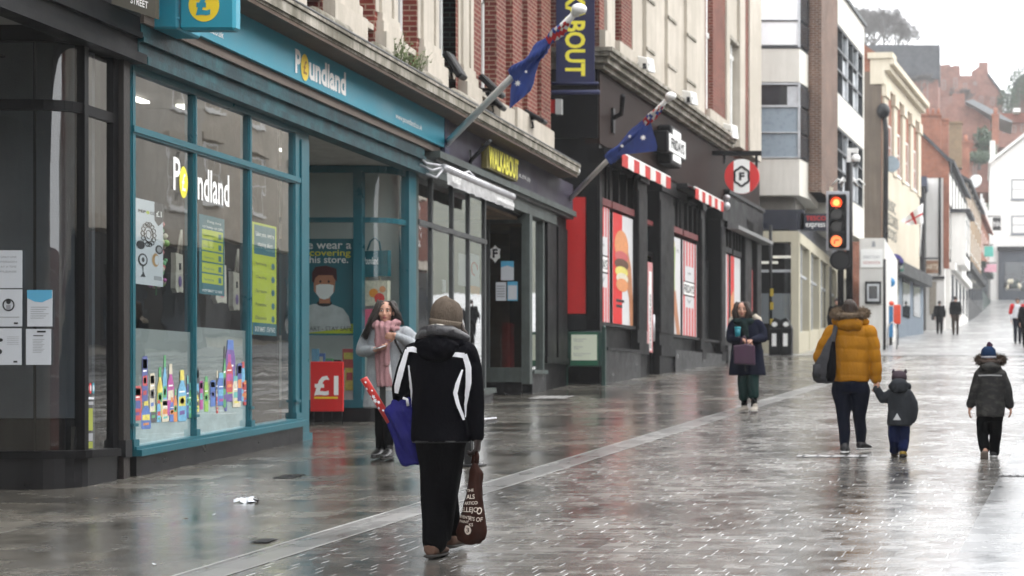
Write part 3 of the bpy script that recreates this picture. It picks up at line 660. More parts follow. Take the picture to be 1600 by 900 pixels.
it2 = [(.05, .12, .85, 'black', 'sky', .06), (.07, .06, .4, 'yellow', 'black', 0), (.14, .06, .65, 'magenta', 'aqua', .02), (.23, .08, .68, 'leaf', 'green', 0), (.35, .1, .6, 'blue', 'navy', .05), (.43, .05, .72, 'black', 'cream', .04), (.43, .04, .38, 'red', 'cream', -.02), (.52, .19, .64, 'blue', 'sky', .06), (.59, .05, .4, 'navy', 'blue', 0), (.57, .06, 1.2, 'green', 'black', .04), (.68, .2, 1.22, 'violet', 'blue', .1),
       (.66, .14, .75, 'red', 'magenta', .2), (.8, .17, .62, 'cream', 'aqua', .04), (.86, .1, .9, 'navy', 'orange', .1), (.93, .07, .8, 'sky', 'red', .1), (.97, .07, .5, 'red', 'orange', .06)]
packets('printed_packet_band', 15.7, 16.88, -.31, it1, 1); packets('printed_packet_band', 16.93, 18.16, -.22, it2, 2)
# name on the window glass
mb = MB(); z_ = 1.86
F1.text(mb, 'P', F1.U(275), 1.99, .33, F1.U(286) - F1.U(275), -.026, white_vinyl, .02); c = F1.P(F1.U(291), 2.09, -.026); mb.disc(c, (0, .09, 0), (0, 0, .16), yellow_b); mb.text('£', c + Vector((.002, -.04, -.09)), (0, 1, 0), (0, 0, 1), .18, .08, white_vinyl, .01)
F1.text(mb, 'ndland', F1.U(309, -.026), 1.95, .34, F1.U(362) - F1.U(309, -.026), -.026, white_vinyl, .02)
mb.build('window_lettering', ts)
# posters hung behind the glass
def fposter(name, u0, u1, z0, z1, n, base_m, draw, label, cat='poster'):
    mb = MB(); F1.box(mb, u0, u1, z0, z1, n - .006, n, base_m)
    w, h = u1 - u0, z1 - z0
    q = lambda a, b, c, d, m, l=.002: F1.quad(mb, u0 + a * w, u0 + b * w, z0 + c * h, z0 + d * h, n + l, m)
    tx = lambda s_, a, c, hh, ww, m, bo=0., l=.003: F1.text(mb, s_, u0 + a * w, z0 + c * h, hh * h, ww * w, n + l, m, bo)
    ds = lambda a, c, ra, rb, m, l=.002: mb.disc(F1.P(u0 + a * w, z0 + c * h, n + l), (0, ra * w, 0), (0, 0, rb * h), m)
    draw(mb, q, tx, ds, u0, z0, w, h, n); o = mb.build(name, origin=F1.P((u0 + u1) / 2, z0, n)); tag(o, label, cat); return o
def d_lamp(mb, q, tx, ds, u0, z0, w, h, n):
    tx('PEP', .1, .84, .035, .26, ink, .02); tx('CO', .52, .84, .035, .2, ink, .02); ds(.44, .857, .06, .02, lime)
    mb.poly([F1.P(u0 + .68 * w, z0 + h, n + .002), F1.P(u0 + .68 * w, z0 + .78 * h, n + .002), F1.P(u0 + .82 * w, z0 + .72 * h, n + .002), F1.P(u0 + .99 * w, z0 + .78 * h, n + .002), F1.P(u0 + .99 * w, z0 + h, n + .002)], ink)
    tx('£1', .73, .83, .07, .2, white_vinyl, .02, .005)
    for k in range(14):
        t = 2 * math.pi * k / 14; c = F1.P(u0 + (.46 + .2 * math.cos(t)) * w, z0 + (.6 + .12 * math.sin(t)) * h, n + .004)
        ring = [c + Vector((0, math.cos(a) * .05 * w * 1.6, math.sin(a) * .025 * h)) for a in [2 * math.pi * j / 8 for j in range(8)]]; mb.tube(ring + ring[:1], .004, ink, 3)
    for r_ in (.11, .06): 
        ring = [F1.P(u0 + (.46 + r_ * 1.5 * math.cos(a)) * w, z0 + (.6 + r_ * .8 * math.sin(a)) * h, n + .004) for a in [2 * math.pi * j / 16 for j in range(16)]]; mb.tube(ring + ring[:1], .004, ink, 3)
    ds(.18, .46, .15, .05, ink); ds(.85, .44, .14, .055, ink); ds(.85, .44, .09, .035, grey_ink, .003)
    ds(.26, .29, .17, .075, ink, .003); ds(.26, .29, .12, .055, paper, .004); ds(.26, .29, .05, .03, ink, .005); q(.25, .28, .12, .22, ink); mb.poly([F1.P(u0 + .17 * w, z0 + .09 * h, n + .003), F1.P(u0 + .36 * w, z0 + .09 * h, n + .003), F1.P(u0 + .28 * w, z0 + .15 * h, n + .003)], ink)
    ds(.72, .31, .13, .08, M('tan_print', (.5, .3, .12), .5, bump=0), .003); ds(.76, .31, .08, .055, paper, .004)
    q(.66, .95, .07, .12, grey_ink)
fposter('hanging_poster', F1.U(226), F1.U(269), 1.02, 1.84, -.09, paper, d_lamp, 'white poster with black lamp outlines and a £1 tag in the first teal bay')
tealp = M('teal_poster_print', (.02, .15, .19), .5, var=.05, bump=0)
def d_safe(mb, q, tx, ds, u0, z0, w, h, n):
    tx('Doing more', .3, .9, .045, .55, white_vinyl); tx('to keep us safe', .12, .83, .05, .8, white_vinyl)
    for k in range(5):
        a = .70 - .14 * k; q(.1, .93, a, a + .12, lime); tx(('Please keep', 'Distance', 'Checkouts', 'Protective', 'Sanitise')[k], .16, a + .035, .03, .4, tealp); q(.74, .86, a + .02, a + .09, tealp, .004)
    tx('SHOP SMART TO SAVE', .1, .03, .035, .8, white_vinyl, .01)
fposter('hanging_poster', F1.U(322), F1.U(361), 1.0, 1.82, -.07, tealp, d_safe, 'tall teal poster with five lime panels under the white name on the middle bay')
def d_like(mb, q, tx, ds, u0, z0, w, h, n):
    q(.06, .94, .72, .98, tealp); tx('Like you, we\'re', .12, .87, .055, .76, white_vinyl, .01, .005); tx('staying alert', .2, .78, .055, .62, white_vinyl, .01, .005)
    for k in range(5): tx(('Sanitising', 'Checking', 'Our teams', 'Protection', 'Distance')[k], .12, .62 - .12 * k, .03, .45, grey_green); ds(.85, .63 - .12 * k, .07, .03, tealp)
    q(0, 1, 0, .11, tealp); tx('SHOP SMART - STAY SAFE', .08, .03, .045, .84, white_vinyl, .01, .005)
fposter('hanging_poster', F1.U(403), F1.U(440), F1.Z(420, 524), F1.Z(420, 350), -.06, lime, d_like, 'lime green poster with a teal heading hung in the third teal bay')
# cloth bags and a garland of blooms hanging in the bays
canvas = M('cream_canvas', (.6, .56, .48), .9, var=.2, scale=12)
def tote(u, z, w, h, n, m, label, acc=None):
    mb = MB(); pts = [(-.5, 0), (-.46, -.3), (-.52, -.9), (-.3, -1.02), (.1, -.97), (.5, -1), (.47, -.4), (.45, -.02)]
    mb.prism([F1.P(u + a * w, z + b * h, n) for a, b in pts], (-.05, 0, 0), m)
    body = mb
    for s_ in (-.2, .22): body.tube([F1.P(u + s_ * w, z, n), F1.P(u + s_ * .6 * w, z + .35 * h, n + .01), F1.P(u + .02, z + .6 * h, n + .01)], .012, m, 6)
    o = body.build('bag', origin=F1.P(u, z - h, n))
    if acc:
        a = MB(); F1.quad(a, u - .1 * w, u + .2 * w, z - .42 * h, z - .25 * h, n + .004, ink); a.disc(F1.P(u + .05 * w, z - .72 * h, n + .004), (0, .22 * w, 0), (0, 0, .14 * h), acc)
        t = thing('tote_bag', label, 'bag', F1.P(u, z - h, n)); o.parent = t; o.location = (0, 0, 0); WORLD_LOC[o] = WORLD_LOC[t]; a.build('print', t)
    else: o.name = 'tote_bag'; tag(o, label, 'bag')
pinkp = M('pink_print', (.8, .15, .25), .5, bump=0)
tote(F1.U(214), 1.42, .24, .42, -.2, canvas, 'cream canvas tote beside the lamp poster in the first teal bay', PN['black'])
tote(F1.U(311), 1.4, .16, .4, -.2, canvas, 'cream canvas tote with a violet print at the edge of the middle teal bay', PN['violet'])
tote(F1.U(372), 1.36, .26, .42, -.18, canvas, 'cream canvas tote with a bright pink print in the middle teal bay', pinkp)
tote(F1.U(395), 1.3, .16, .42, -.18, canvas, 'cream canvas tote behind the mullion at the edge of the third teal bay', PN['violet'])
tote(F1.U(449), 1.33, .24, .42, -.18, canvas, 'plain cream canvas tote beside the lime poster in the third teal bay')
mb = MB(); rr = random.Random(5)
for k in range(120):
    p = F1.P(F1.U(283) + rr.uniform(-.13, .13), 1.05 + rr.random() * .62, -.25 + rr.uniform(-.08, .05)); mb.ball(p, rr.uniform(.02, .04), rr.choice((PN['magenta'], PN['red'], PN['leaf'], PN['cream'], PN['orange'], PN['green'])), 6, 4)
mb.tube([F1.P(F1.U(283), .95, -.25), F1.P(F1.U(283), 1.75, -.25)], .008, PN['green'], 4)
o = mb.build('flower_garland', origin=F1.P(F1.U(283), .95, -.25)); tag(o, 'hanging bunch of pink, red and green artificial blooms in the first teal bay', 'garland')

# masked-man poster, carrier bags and the display behind the entrance glass
mb = MB(); y = 22.9; k114 = y / FX; X = lambda px: (px - PX0) * k114; Z = lambda py: (PY0 - py) * k114
mb.box(-9.9, X(557), y, y + .01, Z(524), Z(373), tealp); R, U3 = (1, 0, 0), (0, 0, 1)
f = lambda a, b, c, d, m, l=.002: mb.quad((X(a), y - l, Z(d)), (X(b), y - l, Z(d)), (X(b), y - l, Z(c)), (X(a), y - l, Z(c)), m)
mb.text('Please wear a', (X(441), y - .003, Z(389)), R, U3, Z(376) - Z(389), X(549) - X(441), white_vinyl, .01)
mb.text('face covering', (X(448), y - .003, Z(403)), R, U3, Z(389.5) - Z(403), X(548) - X(448), yellow_b, .01)
mb.text('in this store.', (X(462), y - .003, Z(411)), R, U3, Z(400) - Z(411), X(544) - X(462), white_vinyl, .01)
skin_p = M('printed_skin', (.5, .21, .12), .5, bump=0); hair_p = M('printed_hair', (.07, .012, .015), .5, bump=0); shirt_p = M('printed_shirt', (.52, .56, .56), .5, bump=0)
pp = lambda pts, m, l: mb.poly([(X(a), y - l, Z(b)) for a, b in pts], m)
pp([(447, 524), (452, 497), (466, 482), (490, 475), (520, 476), (536, 482), (545, 494), (548, 508), (549, 512)][::-1], shirt_p, .003)
mb.disc((X(507), y - .004, Z(474)), ((X(519) - X(507)), 0, 0), (0, 0, Z(474) - Z(479)), ink); pp([(499, 474), (516, 474), (516, 455), (499, 455)], skin_p, .005)
pp([(490, 430), (491, 455), (499, 464), (507, 467), (515, 464), (523, 455), (525, 430), (515, 424), (500, 424)], skin_p, .006)
pp([(488, 440), (488, 426), (493, 417), (510, 415), (526, 420), (527, 440), (523, 436), (520, 430), (498, 430), (493, 434), (491, 442)], hair_p, .007)
pp([(494, 446), (500, 444), (515, 444), (522, 446), (521, 458), (514, 466), (507, 468), (500, 466), (494, 458)], white_vinyl, .008)
for a in (501, 514): mb.disc((X(a), y - .009, Z(440)), (.014, 0, 0), (0, 0, .018), ink)
f(440, 555, 506, 521, lime); mb.text('SHOP SMART - STAY SAFE', (X(448), y - .003, Z(517)), R, U3, Z(510) - Z(517), X(550) - X(448), grey_green, .01)
o = mb.build('poster', origin=(-8.9, y, Z(524))); tag(o, 'teal poster of a cartoon man in a white face mask behind the entrance glass', 'poster')
def carrier(px0, px1, py0, py1, y, m, label, hnd, deco):
    t = thing('carrier_bag', label, 'bag', ((px0 + px1) / 2 * y / FX - PX0 * y / FX, y, (PY0 - py1) * y / FX)); k = y / FX
    X = lambda p: (p - PX0) * k; Z = lambda p: (PY0 - p) * k
    b = MB(); b.prism([(X(px0), y, Z(py1)), (X(px1), y, Z(py1 - 2)), (X(px1 + .5), y, Z(py0)), (X(px0 - .5), y, Z(py0 + 1))], (0, .12, 0), m); b.build('bag', t)
    if hnd: h = MB(); h.tube([(X(px0 + 3), y + .02, Z(py0)), (X(px0 + 8), y + .02, Z(py0 - 14)), (X((px0 + px1) / 2 - 3), y + .02, Z(py0 - 20)), (X(px1 - 14), y + .02, Z(py0 - 13)), (X(px1 - 12), y + .02, Z(py0))], .012, m, 6); h.build('handle', t)
    d = MB(); deco(d, X, Z, y - .004); d.build('print', t)
tb_m = M('teal_carrier', (.012, .12, .15), .4, var=.25, scale=8)
def d1(d, X, Z, y): d.text('Poundland', (X(569), y, Z(413)), (1, 0, 0), (0, 0, 1), .1, X(591) - X(569), white_vinyl, .01)
carrier(570, 606, 391, 433, 23.0, tb_m, 'teal carrier bag with white lettering hanging in the curved entrance window', True, d1)
def d2(d, X, Z, y):
    for k, (a, b, r_) in enumerate(((584, 458, 7), (593, 466, 8), (580, 470, 6), (598, 452, 5))): d.disc((X(a), y - .001 * k, Z(b)), (r_ * .009, 0, 0), (0, 0, r_ * .009), (orange_p, red_p, PN['cream'], PN['orange'])[k])
carrier(569, 605, 438, 478, 23.02, PN['cream'], 'patterned carrier bag with orange fruit below the teal carrier', True, d2)
carrier(569, 602, 482, 520, 23.02, pinkp, 'pink patterned carrier bag at the foot of the curved entrance window', False, lambda d, X, Z, y: d.disc((X(585), y, Z(500)), (.08, 0, 0), (0, 0, .08), white_vinyl))
# goods on the low display behind the return window
mb = MB(); mb.box(-9.9, -8.0, 22.95, 23.5, -.4, .28, pale_in); o = mb.build('display_table', origin=(-8.9, 23.2, -.4)); tag(o, 'pale display block behind the entrance glass under the masked man poster', 'display')
for k, (a, b, c, d, m_) in enumerate(((487, 497, 545, 578, PN['sky']), (497, 507, 552, 578, PN['blue']), (508, 520, 560, 578, PN['green']), (521, 532, 562, 578, ink), (535, 556, 545, 575, PN['red']), (536, 556, 552, 600, PN['sky']), (539, 553, 575, 610, PN['yellow']))):
    yb = 22.92 + .05 * (k % 3); kk = yb / FX; b_ = MB(); x0, x1, z0, z1 = (a - PX0) * kk, (b - PX0) * kk, (PY0 - d) * kk, (PY0 - c) * kk
    b_.box(x0, x1, yb, yb + .04, z0, z1, m_); b_.box(x0 + .02, x1 - .02, yb - .003, yb, z0 + (z1 - z0) * .45, z0 + (z1 - z0) * .8, PR[(k * 5) % 12])
    o = bevel(b_.build('packet', origin=((x0 + x1) / 2, yb, z0)), .006); tag(o, ('pale blue packet beside the pilaster in the entrance window', 'dark blue packet standing on the entrance display', 'green packet behind the red price board', 'black packet above the red price board', 'red topped carton in the entrance window', 'sky blue carton under the red topped one', 'yellow packet low beside the red price board')[k], 'packet', 'packets in the entrance window')
# red price board
y = 22.3; k_ = y / FX; X = lambda px: (px - PX0) * k_; Z = lambda py: (PY0 - py) * k_
t = thing('price_board', 'red £1 board standing on thin legs before the entrance window', 'board', (X(511), y, zg(X(511), y)))
mb = MB(); mb.box(X(485), X(536), y, y + .03, Z(643), Z(565), red_p); bevel(mb.build('panel', t), .005)
mb = MB(); mb.text('£1', (X(491), y - .004, Z(618)), R, U3, Z(587) - Z(618), X(529) - X(491), white_vinyl, .03); mb.quad((X(491), y - .004, Z(623)), (X(528), y - .004, Z(623)), (X(528), y - .004, Z(620)), (X(491), y - .004, Z(620)), yellow_v); mb.build('lettering', t)
for px in (490, 504, 518, 534): mb = MB(); mb.tube([(X(px), y + .015, zg(X(px), y)), (X(px), y + .015, Z(642))], .006, charcoal, 6); mb.build('leg', t)
# ------------------------------------------------------------------ bar with the violet sign
wb = thing('violet_sign_bar', 'bar front with a violet sign board, grey window frames and a corner doorway', 'shop', (-7.9, 27, zg(-7.9, 27)))
gg = grey_green; dkf = M('dark_grey_frame', (.05, .056, .058), .4, var=.2)
fp = MB(); F1.box(fp, 24.34, 24.55, 3.4, 3.983, -.1, .18, M('navy_trim', (.01, .013, .05), .4)); fp.build('sign_end', wb)
fp = MB(); F1.box(fp, 24.55, 32.25, 3.46, 3.983, -.1, .15, purple); sgn = fp.build('fascia_sign', wb)
mb = MB()
a, b = F1.U(763, .25), F1.U(809, .25)
mb.text('WALKABOUT', F1.P(a, 3.53, .262), F1.d, F1.up, .34, b - a, yellow_b, .035)
F1.text(mb, 'eat, drink, play', F1.U(811, .16), 3.62, .11, F1.U(829, .16) - F1.U(811, .16), .156, white_vinyl, .003)
F1.text(mb, 'p', F1.U(690, .16), 3.6, .2, .18, .156, white_vinyl, .01)
mb.build('lettering', sgn)
mb = MB(); F1.box(mb, a - .03, b + .03, 3.51, 3.89, .15, .235, M('yellow_sign_tray', (.12, .1, .02), .5)); mb.build('sign_tray', sgn)
mb = MB(); F1.box(mb, 24.0, 32.25, 3.36, 3.46, -.1, .22, gg); F1.box(mb, 24.0, 32.25, 3.31, 3.36, -.1, .16, dkf); F1.box(mb, 23.75, 31.2, 3.1, 3.31, -.1, .1, gg); mb.build('shutter_box', wb)
sl_ = lambda u: -.22 + (u - 23.75) * .0535
mb = MB(); F1.box(mb, 23.5, 27.2, gz(-7.9, 23.6), sl_(23.75) - .0, -.1, .06, granite, gz(-7.9, 27.2), sl_(27.2)); mb.build('stallriser', wb)
mb = MB(); F1.box(mb, 23.5, 27.25, sl_(23.75), sl_(23.75) + .08, -.1, .1, gg, sl_(27.2), sl_(27.2) + .08); mb.build('window_sill', wb)
fxs = [23.52, 24.3, 25.28, 26.1, 26.95]
for x in fxs:
    w_ = .2 if x == fxs[0] else .06
    mb = MB(); F1.box(mb, x, x + w_, sl_(x), 3.1, -.08, .0, gg if x == fxs[0] else dkf); mb.build('mullion', wb)
mb = MB(); F1.box(mb, 23.7, 27.01, 2.37, 2.44, -.07, .02, dkf); mb.build('transom', wb)
for i in range(4): mb = MB(); F1.quad(mb, fxs[i] + .08, fxs[i + 1], sl_(fxs[i]) + .05, 2.38, -.03, glass_dk); F1.quad(mb, fxs[i] + .08, fxs[i + 1], 2.43, 3.1, -.03, glass_dk); mb.build('window_pane', wb)
mb = MB(); F1.box(mb, 23.7, 32.2, 3.05, 3.1, -3, -.1, charcoal); mb.build('lobby_soffit', wb)
bar_in = M('bar_inner_wall', (.2, .14, .09), .8, var=.6, scale=.8)
room(F1, 'bar_interior', wb, 23.8, 31.9, -.4, 3.0, 4.5, bar_in, dark_in, [])
for k, (u, n, z0, z1, m_) in enumerate(((24.6, .9, 1.75, 2.2, orange_p), (26.2, 1., .3, 1.3, red_p), (25.6, 1.2, -.2, 1.1, PN['cream']))):
    mb = MB(); F1.box(mb, u, u + .5, z0, z1, -n - .1, -n, m_); mb.build('wall_panel', wb)
# corner doorway
yb_ = 29.25; k_ = yb_ / FX; X = lambda px: (px - PX0) * k_; Z = lambda py: (PY0 - py) * k_
dp = [(-9.6, yb_), (X(764), yb_), (X(816), yb_)]
for nm, z0, z1, t_, m_ in (('door_base', gz, Z(597), .06, granite), ('door_kick', Z(597), Z(574), .09, gg), ('door_head', Z(349), Z(338), .05, gg)):
    mb = MB(); wall_path(mb, dp, z0, z1, t_, m_, off=-.02); mb.build(nm, wb)
mb = MB(); mb.box(X(816), X(829), yb_ - .05, yb_ + .12, Z(600), 3.1, gg); mb.build('corner_post', wb)
mb = MB(); mb.box(X(760), X(765), yb_ - .04, yb_ + .04, Z(597), 3.1, dkf); mb.build('door_jamb', wb)
mb = MB(); mb.quad((-9.6, yb_, Z(576)), (X(816), yb_, Z(576)), (X(816), yb_, Z(345)), (-9.6, yb_, Z(345)), glass_dk); mb.build('door_pane', wb)
mb = MB(); F1.box(mb, 29.55, 30.5, zg(-7.9, 30) - .2, .3, -.1, .08, granite); F1.box(mb, 29.55, 30.5, .3, .37, -.1, .12, gg); mb.build('end_stallriser', wb)
mb = MB(); F1.quad(mb, 29.6, 30.42, .36, 3.08, -.02, glass_dk); mb.build('end_pane', wb)
mb = MB(); F1.box(mb, 30.4, 30.5, .3, 3.1, -.08, .05, gg); mb.build('end_post', wb)
mb = MB(); F1.box(mb, 30.55, 32.25, zg(-7.9, 31) - .2, 3.36, -.6, .02, black_paint); F1.box(mb, 30.65, 31.3, .6, 3.1, .02, .07, black_paint); F1.box(mb, 31.45, 32.15, .6, 3.1, .02, .07, black_paint); F1.box(mb, 30.55, 32.25, .5, .62, 0, .09, black_paint); mb.build('black_pilaster', wb)
mb = MB(); F1.box(mb, 31.07, 32.9, 3.99, 13, -8, -1.2, charcoal); mb.build('link_wall', wb)
# papers on the door glass, and further in
def dnote(px0, px1, py0, py1, m, label, draw=None):
    mb = MB(); y = yb_ - .012; mb.box(X(px0), X(px1), y, y + .004, Z(py1), Z(py0), m)
    if draw: draw(mb, y - .002)
    tag(mb.build('paper_notice', origin=(X(px0), y, Z(py1))), label, 'notice', 'paper notices on the bar door')
dnote(783, 803, 408, 438, paper, 'white paper with a blue wavy heading on the bar door', lambda mb, y: mb.poly([(X(783), y, Z(408)), (X(783), y, Z(418)), (X(793), y, Z(415)), (X(803), y, Z(418)), (X(803), y, Z(408))][::-1], paper_blue))
dnote(775, 791, 441, 470, paper, 'plain white text sheet low on the bar door beside the blue edged one', lambda mb, y: [mb.quad((X(777), y, Z(448 + 4 * k)), (X(789), y, Z(448 + 4 * k)), (X(789), y, Z(446.5 + 4 * k)), (X(777), y, Z(446.5 + 4 * k)), grey_ink) for k in range(5)])
dnote(793, 809, 440, 470, paper_blue, 'blue edged white sheet low on the bar door', lambda mb, y: mb.quad((X(794), y, Z(468)), (X(808), y, Z(468)), (X(808), y, Z(446)), (X(794), y, Z(446)), paper))
mb = MB(); y = yb_ - .01; c = (X(774), y, Z(396)); mb.poly([(X(a), y, Z(b)) for a, b in ((774, 383), (778, 388), (782, 389), (781, 396), (782, 403), (778, 405), (774, 411), (770, 405), (766, 403), (767, 396), (766, 389), (770, 388))][::-1], white_vinyl); mb.text('F', (X(770), y - .003, Z(403)), (1, 0, 0), (0, 0, 1), Z(389) - Z(403), X(778) - X(770), ink, .04)
tag(mb.build('door_sticker', origin=c), 'white scalloped badge with a black F on the bar door', 'sticker')
for (a, b, c, d, m_, nm, lab) in ((697, 702, 437, 456, paper, 'paper_notice', 'small white card on the grey framed bar window'), (722, 733, 395, 445, paper, 'window_poster', 'tilted white poster inside the bar window'), (737, 754, 395, 455, paper, 'window_poster', 'white poster with a thin red ring inside the bar window')):
    mb = MB(); F1.box(mb, F1.U(a), F1.U(b), F1.Z(a, d), F1.Z(a, c), -.06, -.05, m_)
    if a == 737:
        cc = F1.P((F1.U(a) + F1.U(b)) / 2, F1.Z(745, 420), -.045); ring = [cc + Vector((0, math.cos(t) * .16, math.sin(t) * .1)) for t in [2 * math.pi * i / 16 for i in range(13)]]; mb.tube(ring, .012, red_p, 4); F1.quad(mb, F1.U(a), F1.U(b), F1.Z(a, 458), F1.Z(a, 445), -.047, orange_p)
    tag(mb.build(nm, origin=F1.P(F1.U(a), F1.Z(a, d), -.05)), lab, 'poster')
# rolled awning over the bar window
aw = thing('rolled_awning', 'rolled awning with a white cassette and drooping pale grey valance over the bar window', 'awning', F1.P(25.4, 3.0, .3))
silver = M('silver_cassette', (.5, .5, .52), .35, metal=.3); grey_cloth = M('grey_valance_cloth', (.38, .38, .38), .9, var=.3, scale=7)
mb = MB(); mb.tube([F1.P(23.72, 3.17, .36), F1.P(27.25, 3.17, .36)], .06, silver, 12); mb.build('cassette', aw)
mb = MB(); vs = []; n_ = 46
for i in range(n_ + 1):
    u = 23.78 + (27.2 - 23.78) * i / n_; w = .014 * math.sin(i * 1.25) + .006 * math.sin(i * 2.7); lo = 2.94 + .006 * math.sin(i * .9)
    vs += [F1.P(u, 3.15, .38), F1.P(u, 3.04, .39 + w * .5), F1.P(u, lo, .395 + w)]
mb.add(vs, [(3 * i + j, 3 * i + 3 + j, 3 * i + 4 + j, 3 * i + 1 + j) for i in range(n_) for j in (0, 1)], grey_cloth, True)
F1.text(mb, 'WALKABOUT', 23.86, 2.99, .1, .42, .435, white_vinyl, .01); F1.text(mb, 'www.walkabout.eu', 26.1, 2.985, .09, 1.0, .435, white_vinyl, .01)
mb.build('valance', aw)
mb = MB()
for dz, dn in ((0, .1), (-.1, .18), (-.2, .24)): mb.tube([F1.P(23.6, 3.3 + dz, .05), F1.P(23.62, 3.22 + dz, .05 + dn), F1.P(23.78, 3.2, .36)], .022, silver, 6)
mb.build('folding_arm', aw); mb = MB(); mb.tube([F1.P(24.9, 3.2, .1), F1.P(25.1, 3.3, .3), F1.P(25.3, 3.2, .36)], .02, silver, 6); mb.build('rear_bracket', aw)

# ------------------------------------------------------------------ diner building in black and brown
F2 = Fac(-7.4, 33.0, .068)
db = thing('black_diner_building', 'black and brown corner diner below pale stone and brick upper storeys', 'building', (-7.4, 36, zg(-7.4, 36)))
brown_f = Mwall('brown_fascia', (.027, .014, .011), (.013, .008, .007), rough=.65, dirt=.6, spec=.12); dred = M('dark_red_bar', (.16, .03, .03), .5)
EU = F2.U(1187)
mb = MB(); F2.box(mb, 0, EU, -1.2, 4.9, -8, -.35, charcoal); F2.box(mb, .0, EU, 4.9, 6.36, -9, 0, brown_f)
mb.box(-9.6, -7.42, 33.02, 33.3, -.6, 5.0, black_paint); mb.box(-9.6, -7.43, 32.96, 33.02, 5.0, 6.36, black_paint)
mb.build('wall', db)
# side wall facing down the street: pilaster and red panel
k33 = 32.95 / FX; X = lambda px: (px - PX0) * k33; Z = lambda py: (PY0 - py) * k33
mb = MB(); mb.box(X(883), X(915), 32.95, 33.02, Z(490), Z(308), red_p); mb.build('red_panel', db)
mb = MB(); mb.box(X(917), X(938), 32.9, 33.1, zg(-7.4, 33) - .1, Z(262), black_paint); mb.box(X(915), X(940), 32.86, 33.1, Z(530), Z(515), charcoal); mb.box(X(920), X(935), 32.87, 33.1, Z(500), Z(290), black_paint); mb.build('corner_pilaster', db)
mb = MB(); mb.box(X(846), X(882), 32.93, 33.05, zg(-7.4, 33) - .1, Z(535), black_paint); mb.box(X(883), X(917), 32.93, 33.05, Z(515), Z(492), charcoal); mb.build('side_base', db)
P2 = lambda px: F2.U(px)
for px0, px1 in ((937.5, 941), (993.5, 1008), (1028, 1050), (1093, 1098), (1124, 1131), (1161, 1172), (1180, 1187)):
    mb = MB(); u0, u1 = max(0, P2(px0)), P2(px1)
    dp_ = .0 if px0 < 940 else .04; F2.box(mb, u0, u1, zg(-7, 33 + u0) - .2, 4.75, -.36, dp_, black_paint); F2.box(mb, u0 + .03, u1 - .03, 1.3, 4.3, dp_, dp_ + .02, black_paint); F2.box(mb, u0 - .02, u1 + .02, 4.5, 4.8, -.3, dp_ + .06, black_paint); F2.box(mb, u0 - .02, u1 + .02, .78, 1.02, -.3, dp_ + .05, black_paint)
    mb.build('pilaster', db)
mb = MB(); F2.box(mb, .02, P2(994), -1., .8, -.35, .1, granite, -1., .8); F2.box(mb, .02, P2(994), .8, .86, -.35, .16, charcoal); mb.build('plinth', db); mb = MB(); F2.box(mb, P2(1050), P2(1130), -.5, .95, -.35, .08, granite); mb.build('plinth', db); mb = MB(); F2.box(mb, P2(1131), EU, -.5, 1.2, -.35, .12, granite); mb.build('plinth', db)
mb = MB(); F2.box(mb, .05, P2(994), .86, 1.36, -.35, -.1, black_paint); F2.box(mb, .05, P2(994), 1.3, 1.37, -.3, 0, charcoal); mb.build('apron', db); mb = MB(); F2.box(mb, P2(1050), P2(1124), .95, 1.3, -.35, -.1, black_paint); F2.box(mb, P2(1050), P2(1124), 1.25, 1.31, -.3, 0, charcoal); mb.build('apron', db); mb = MB(); F2.box(mb, P2(1131), P2(1187), 1.2, 1.42, -.35, -.05, black_paint); mb.build('apron', db)
# transom lights and bars
for (a, b) in ((941, 957), (959, 993), (1051, 1068), (1070, 1092), (1131, 1145), (1147, 1160)):
    ua, ub = max(.05, P2(a)), P2(b); w_ = MB(); F2.box(w_, ua, ub, 3.72, 3.86, -.3, -.02, dred if a < 1130 else charcoal); F2.box(w_, ua, ub, 4.55, 4.62, -.3, -.05, black_paint)
    for k in range(4): uu = ua + (ub - ua) * k / 3; F2.box(w_, uu - .035, uu + .035, 3.86, 4.56, -.3, -.04, black_paint)
    o = w_.build('transom_window', db); p = MB(); F2.quad(p, ua, ub, 3.86, 4.56, -.2, pane_dk); p.build('pane', o)
# door
mb = MB(); ua, ub = P2(1008.5), P2(1027.5)
F2.box(mb, ua, ub, 3.0, 3.1, -.34, -.1, black_paint); F2.box(mb, ua, ua + .1, 0, 3.0, -.34, -.12, black_paint); F2.box(mb, ub - .1, ub, 0, 3.0, -.34, -.12, black_paint); F2.box(mb, ua, ub, 0, .95, -.34, -.15, black_paint); F2.box(mb, ua, ub, 3.7, 3.8, -.34, -.1, dred)
dr_ = mb.build('door', db); mb = MB(); F2.quad(mb, ua, ub, .95, 3.7, -.2, pane_dk); mb.build('pane', dr_); mb = MB(); mb.tube([F2.P(ub - .15, 1.1, -.05), F2.P(ub - .15, 1.7, -.05)], .03, silver, 8); mb.build('handle', dr_)
mb = MB(); ua, ub = P2(1098), P2(1124); F2.box(mb, ua, ub, .2, 3.4, -.34, -.3, black_paint); F2.box(mb, ua + .2, ub - .2, .4, 3.2, -.3, -.26, charcoal); mb.build('shutter_door', db)
mb = MB(); F2.box(mb, P2(1131), EU, 4.35, 5.25, 0, .1, black_paint); F2.box(mb, P2(1131), EU, 5.25, 5.35, 0, .16, charcoal); F2.box(mb, P2(1131), EU, 4.3, 4.4, .1, .4, M('grey_canopy', (.2, .2, .2), .5)); mb.build('end_canopy', db)
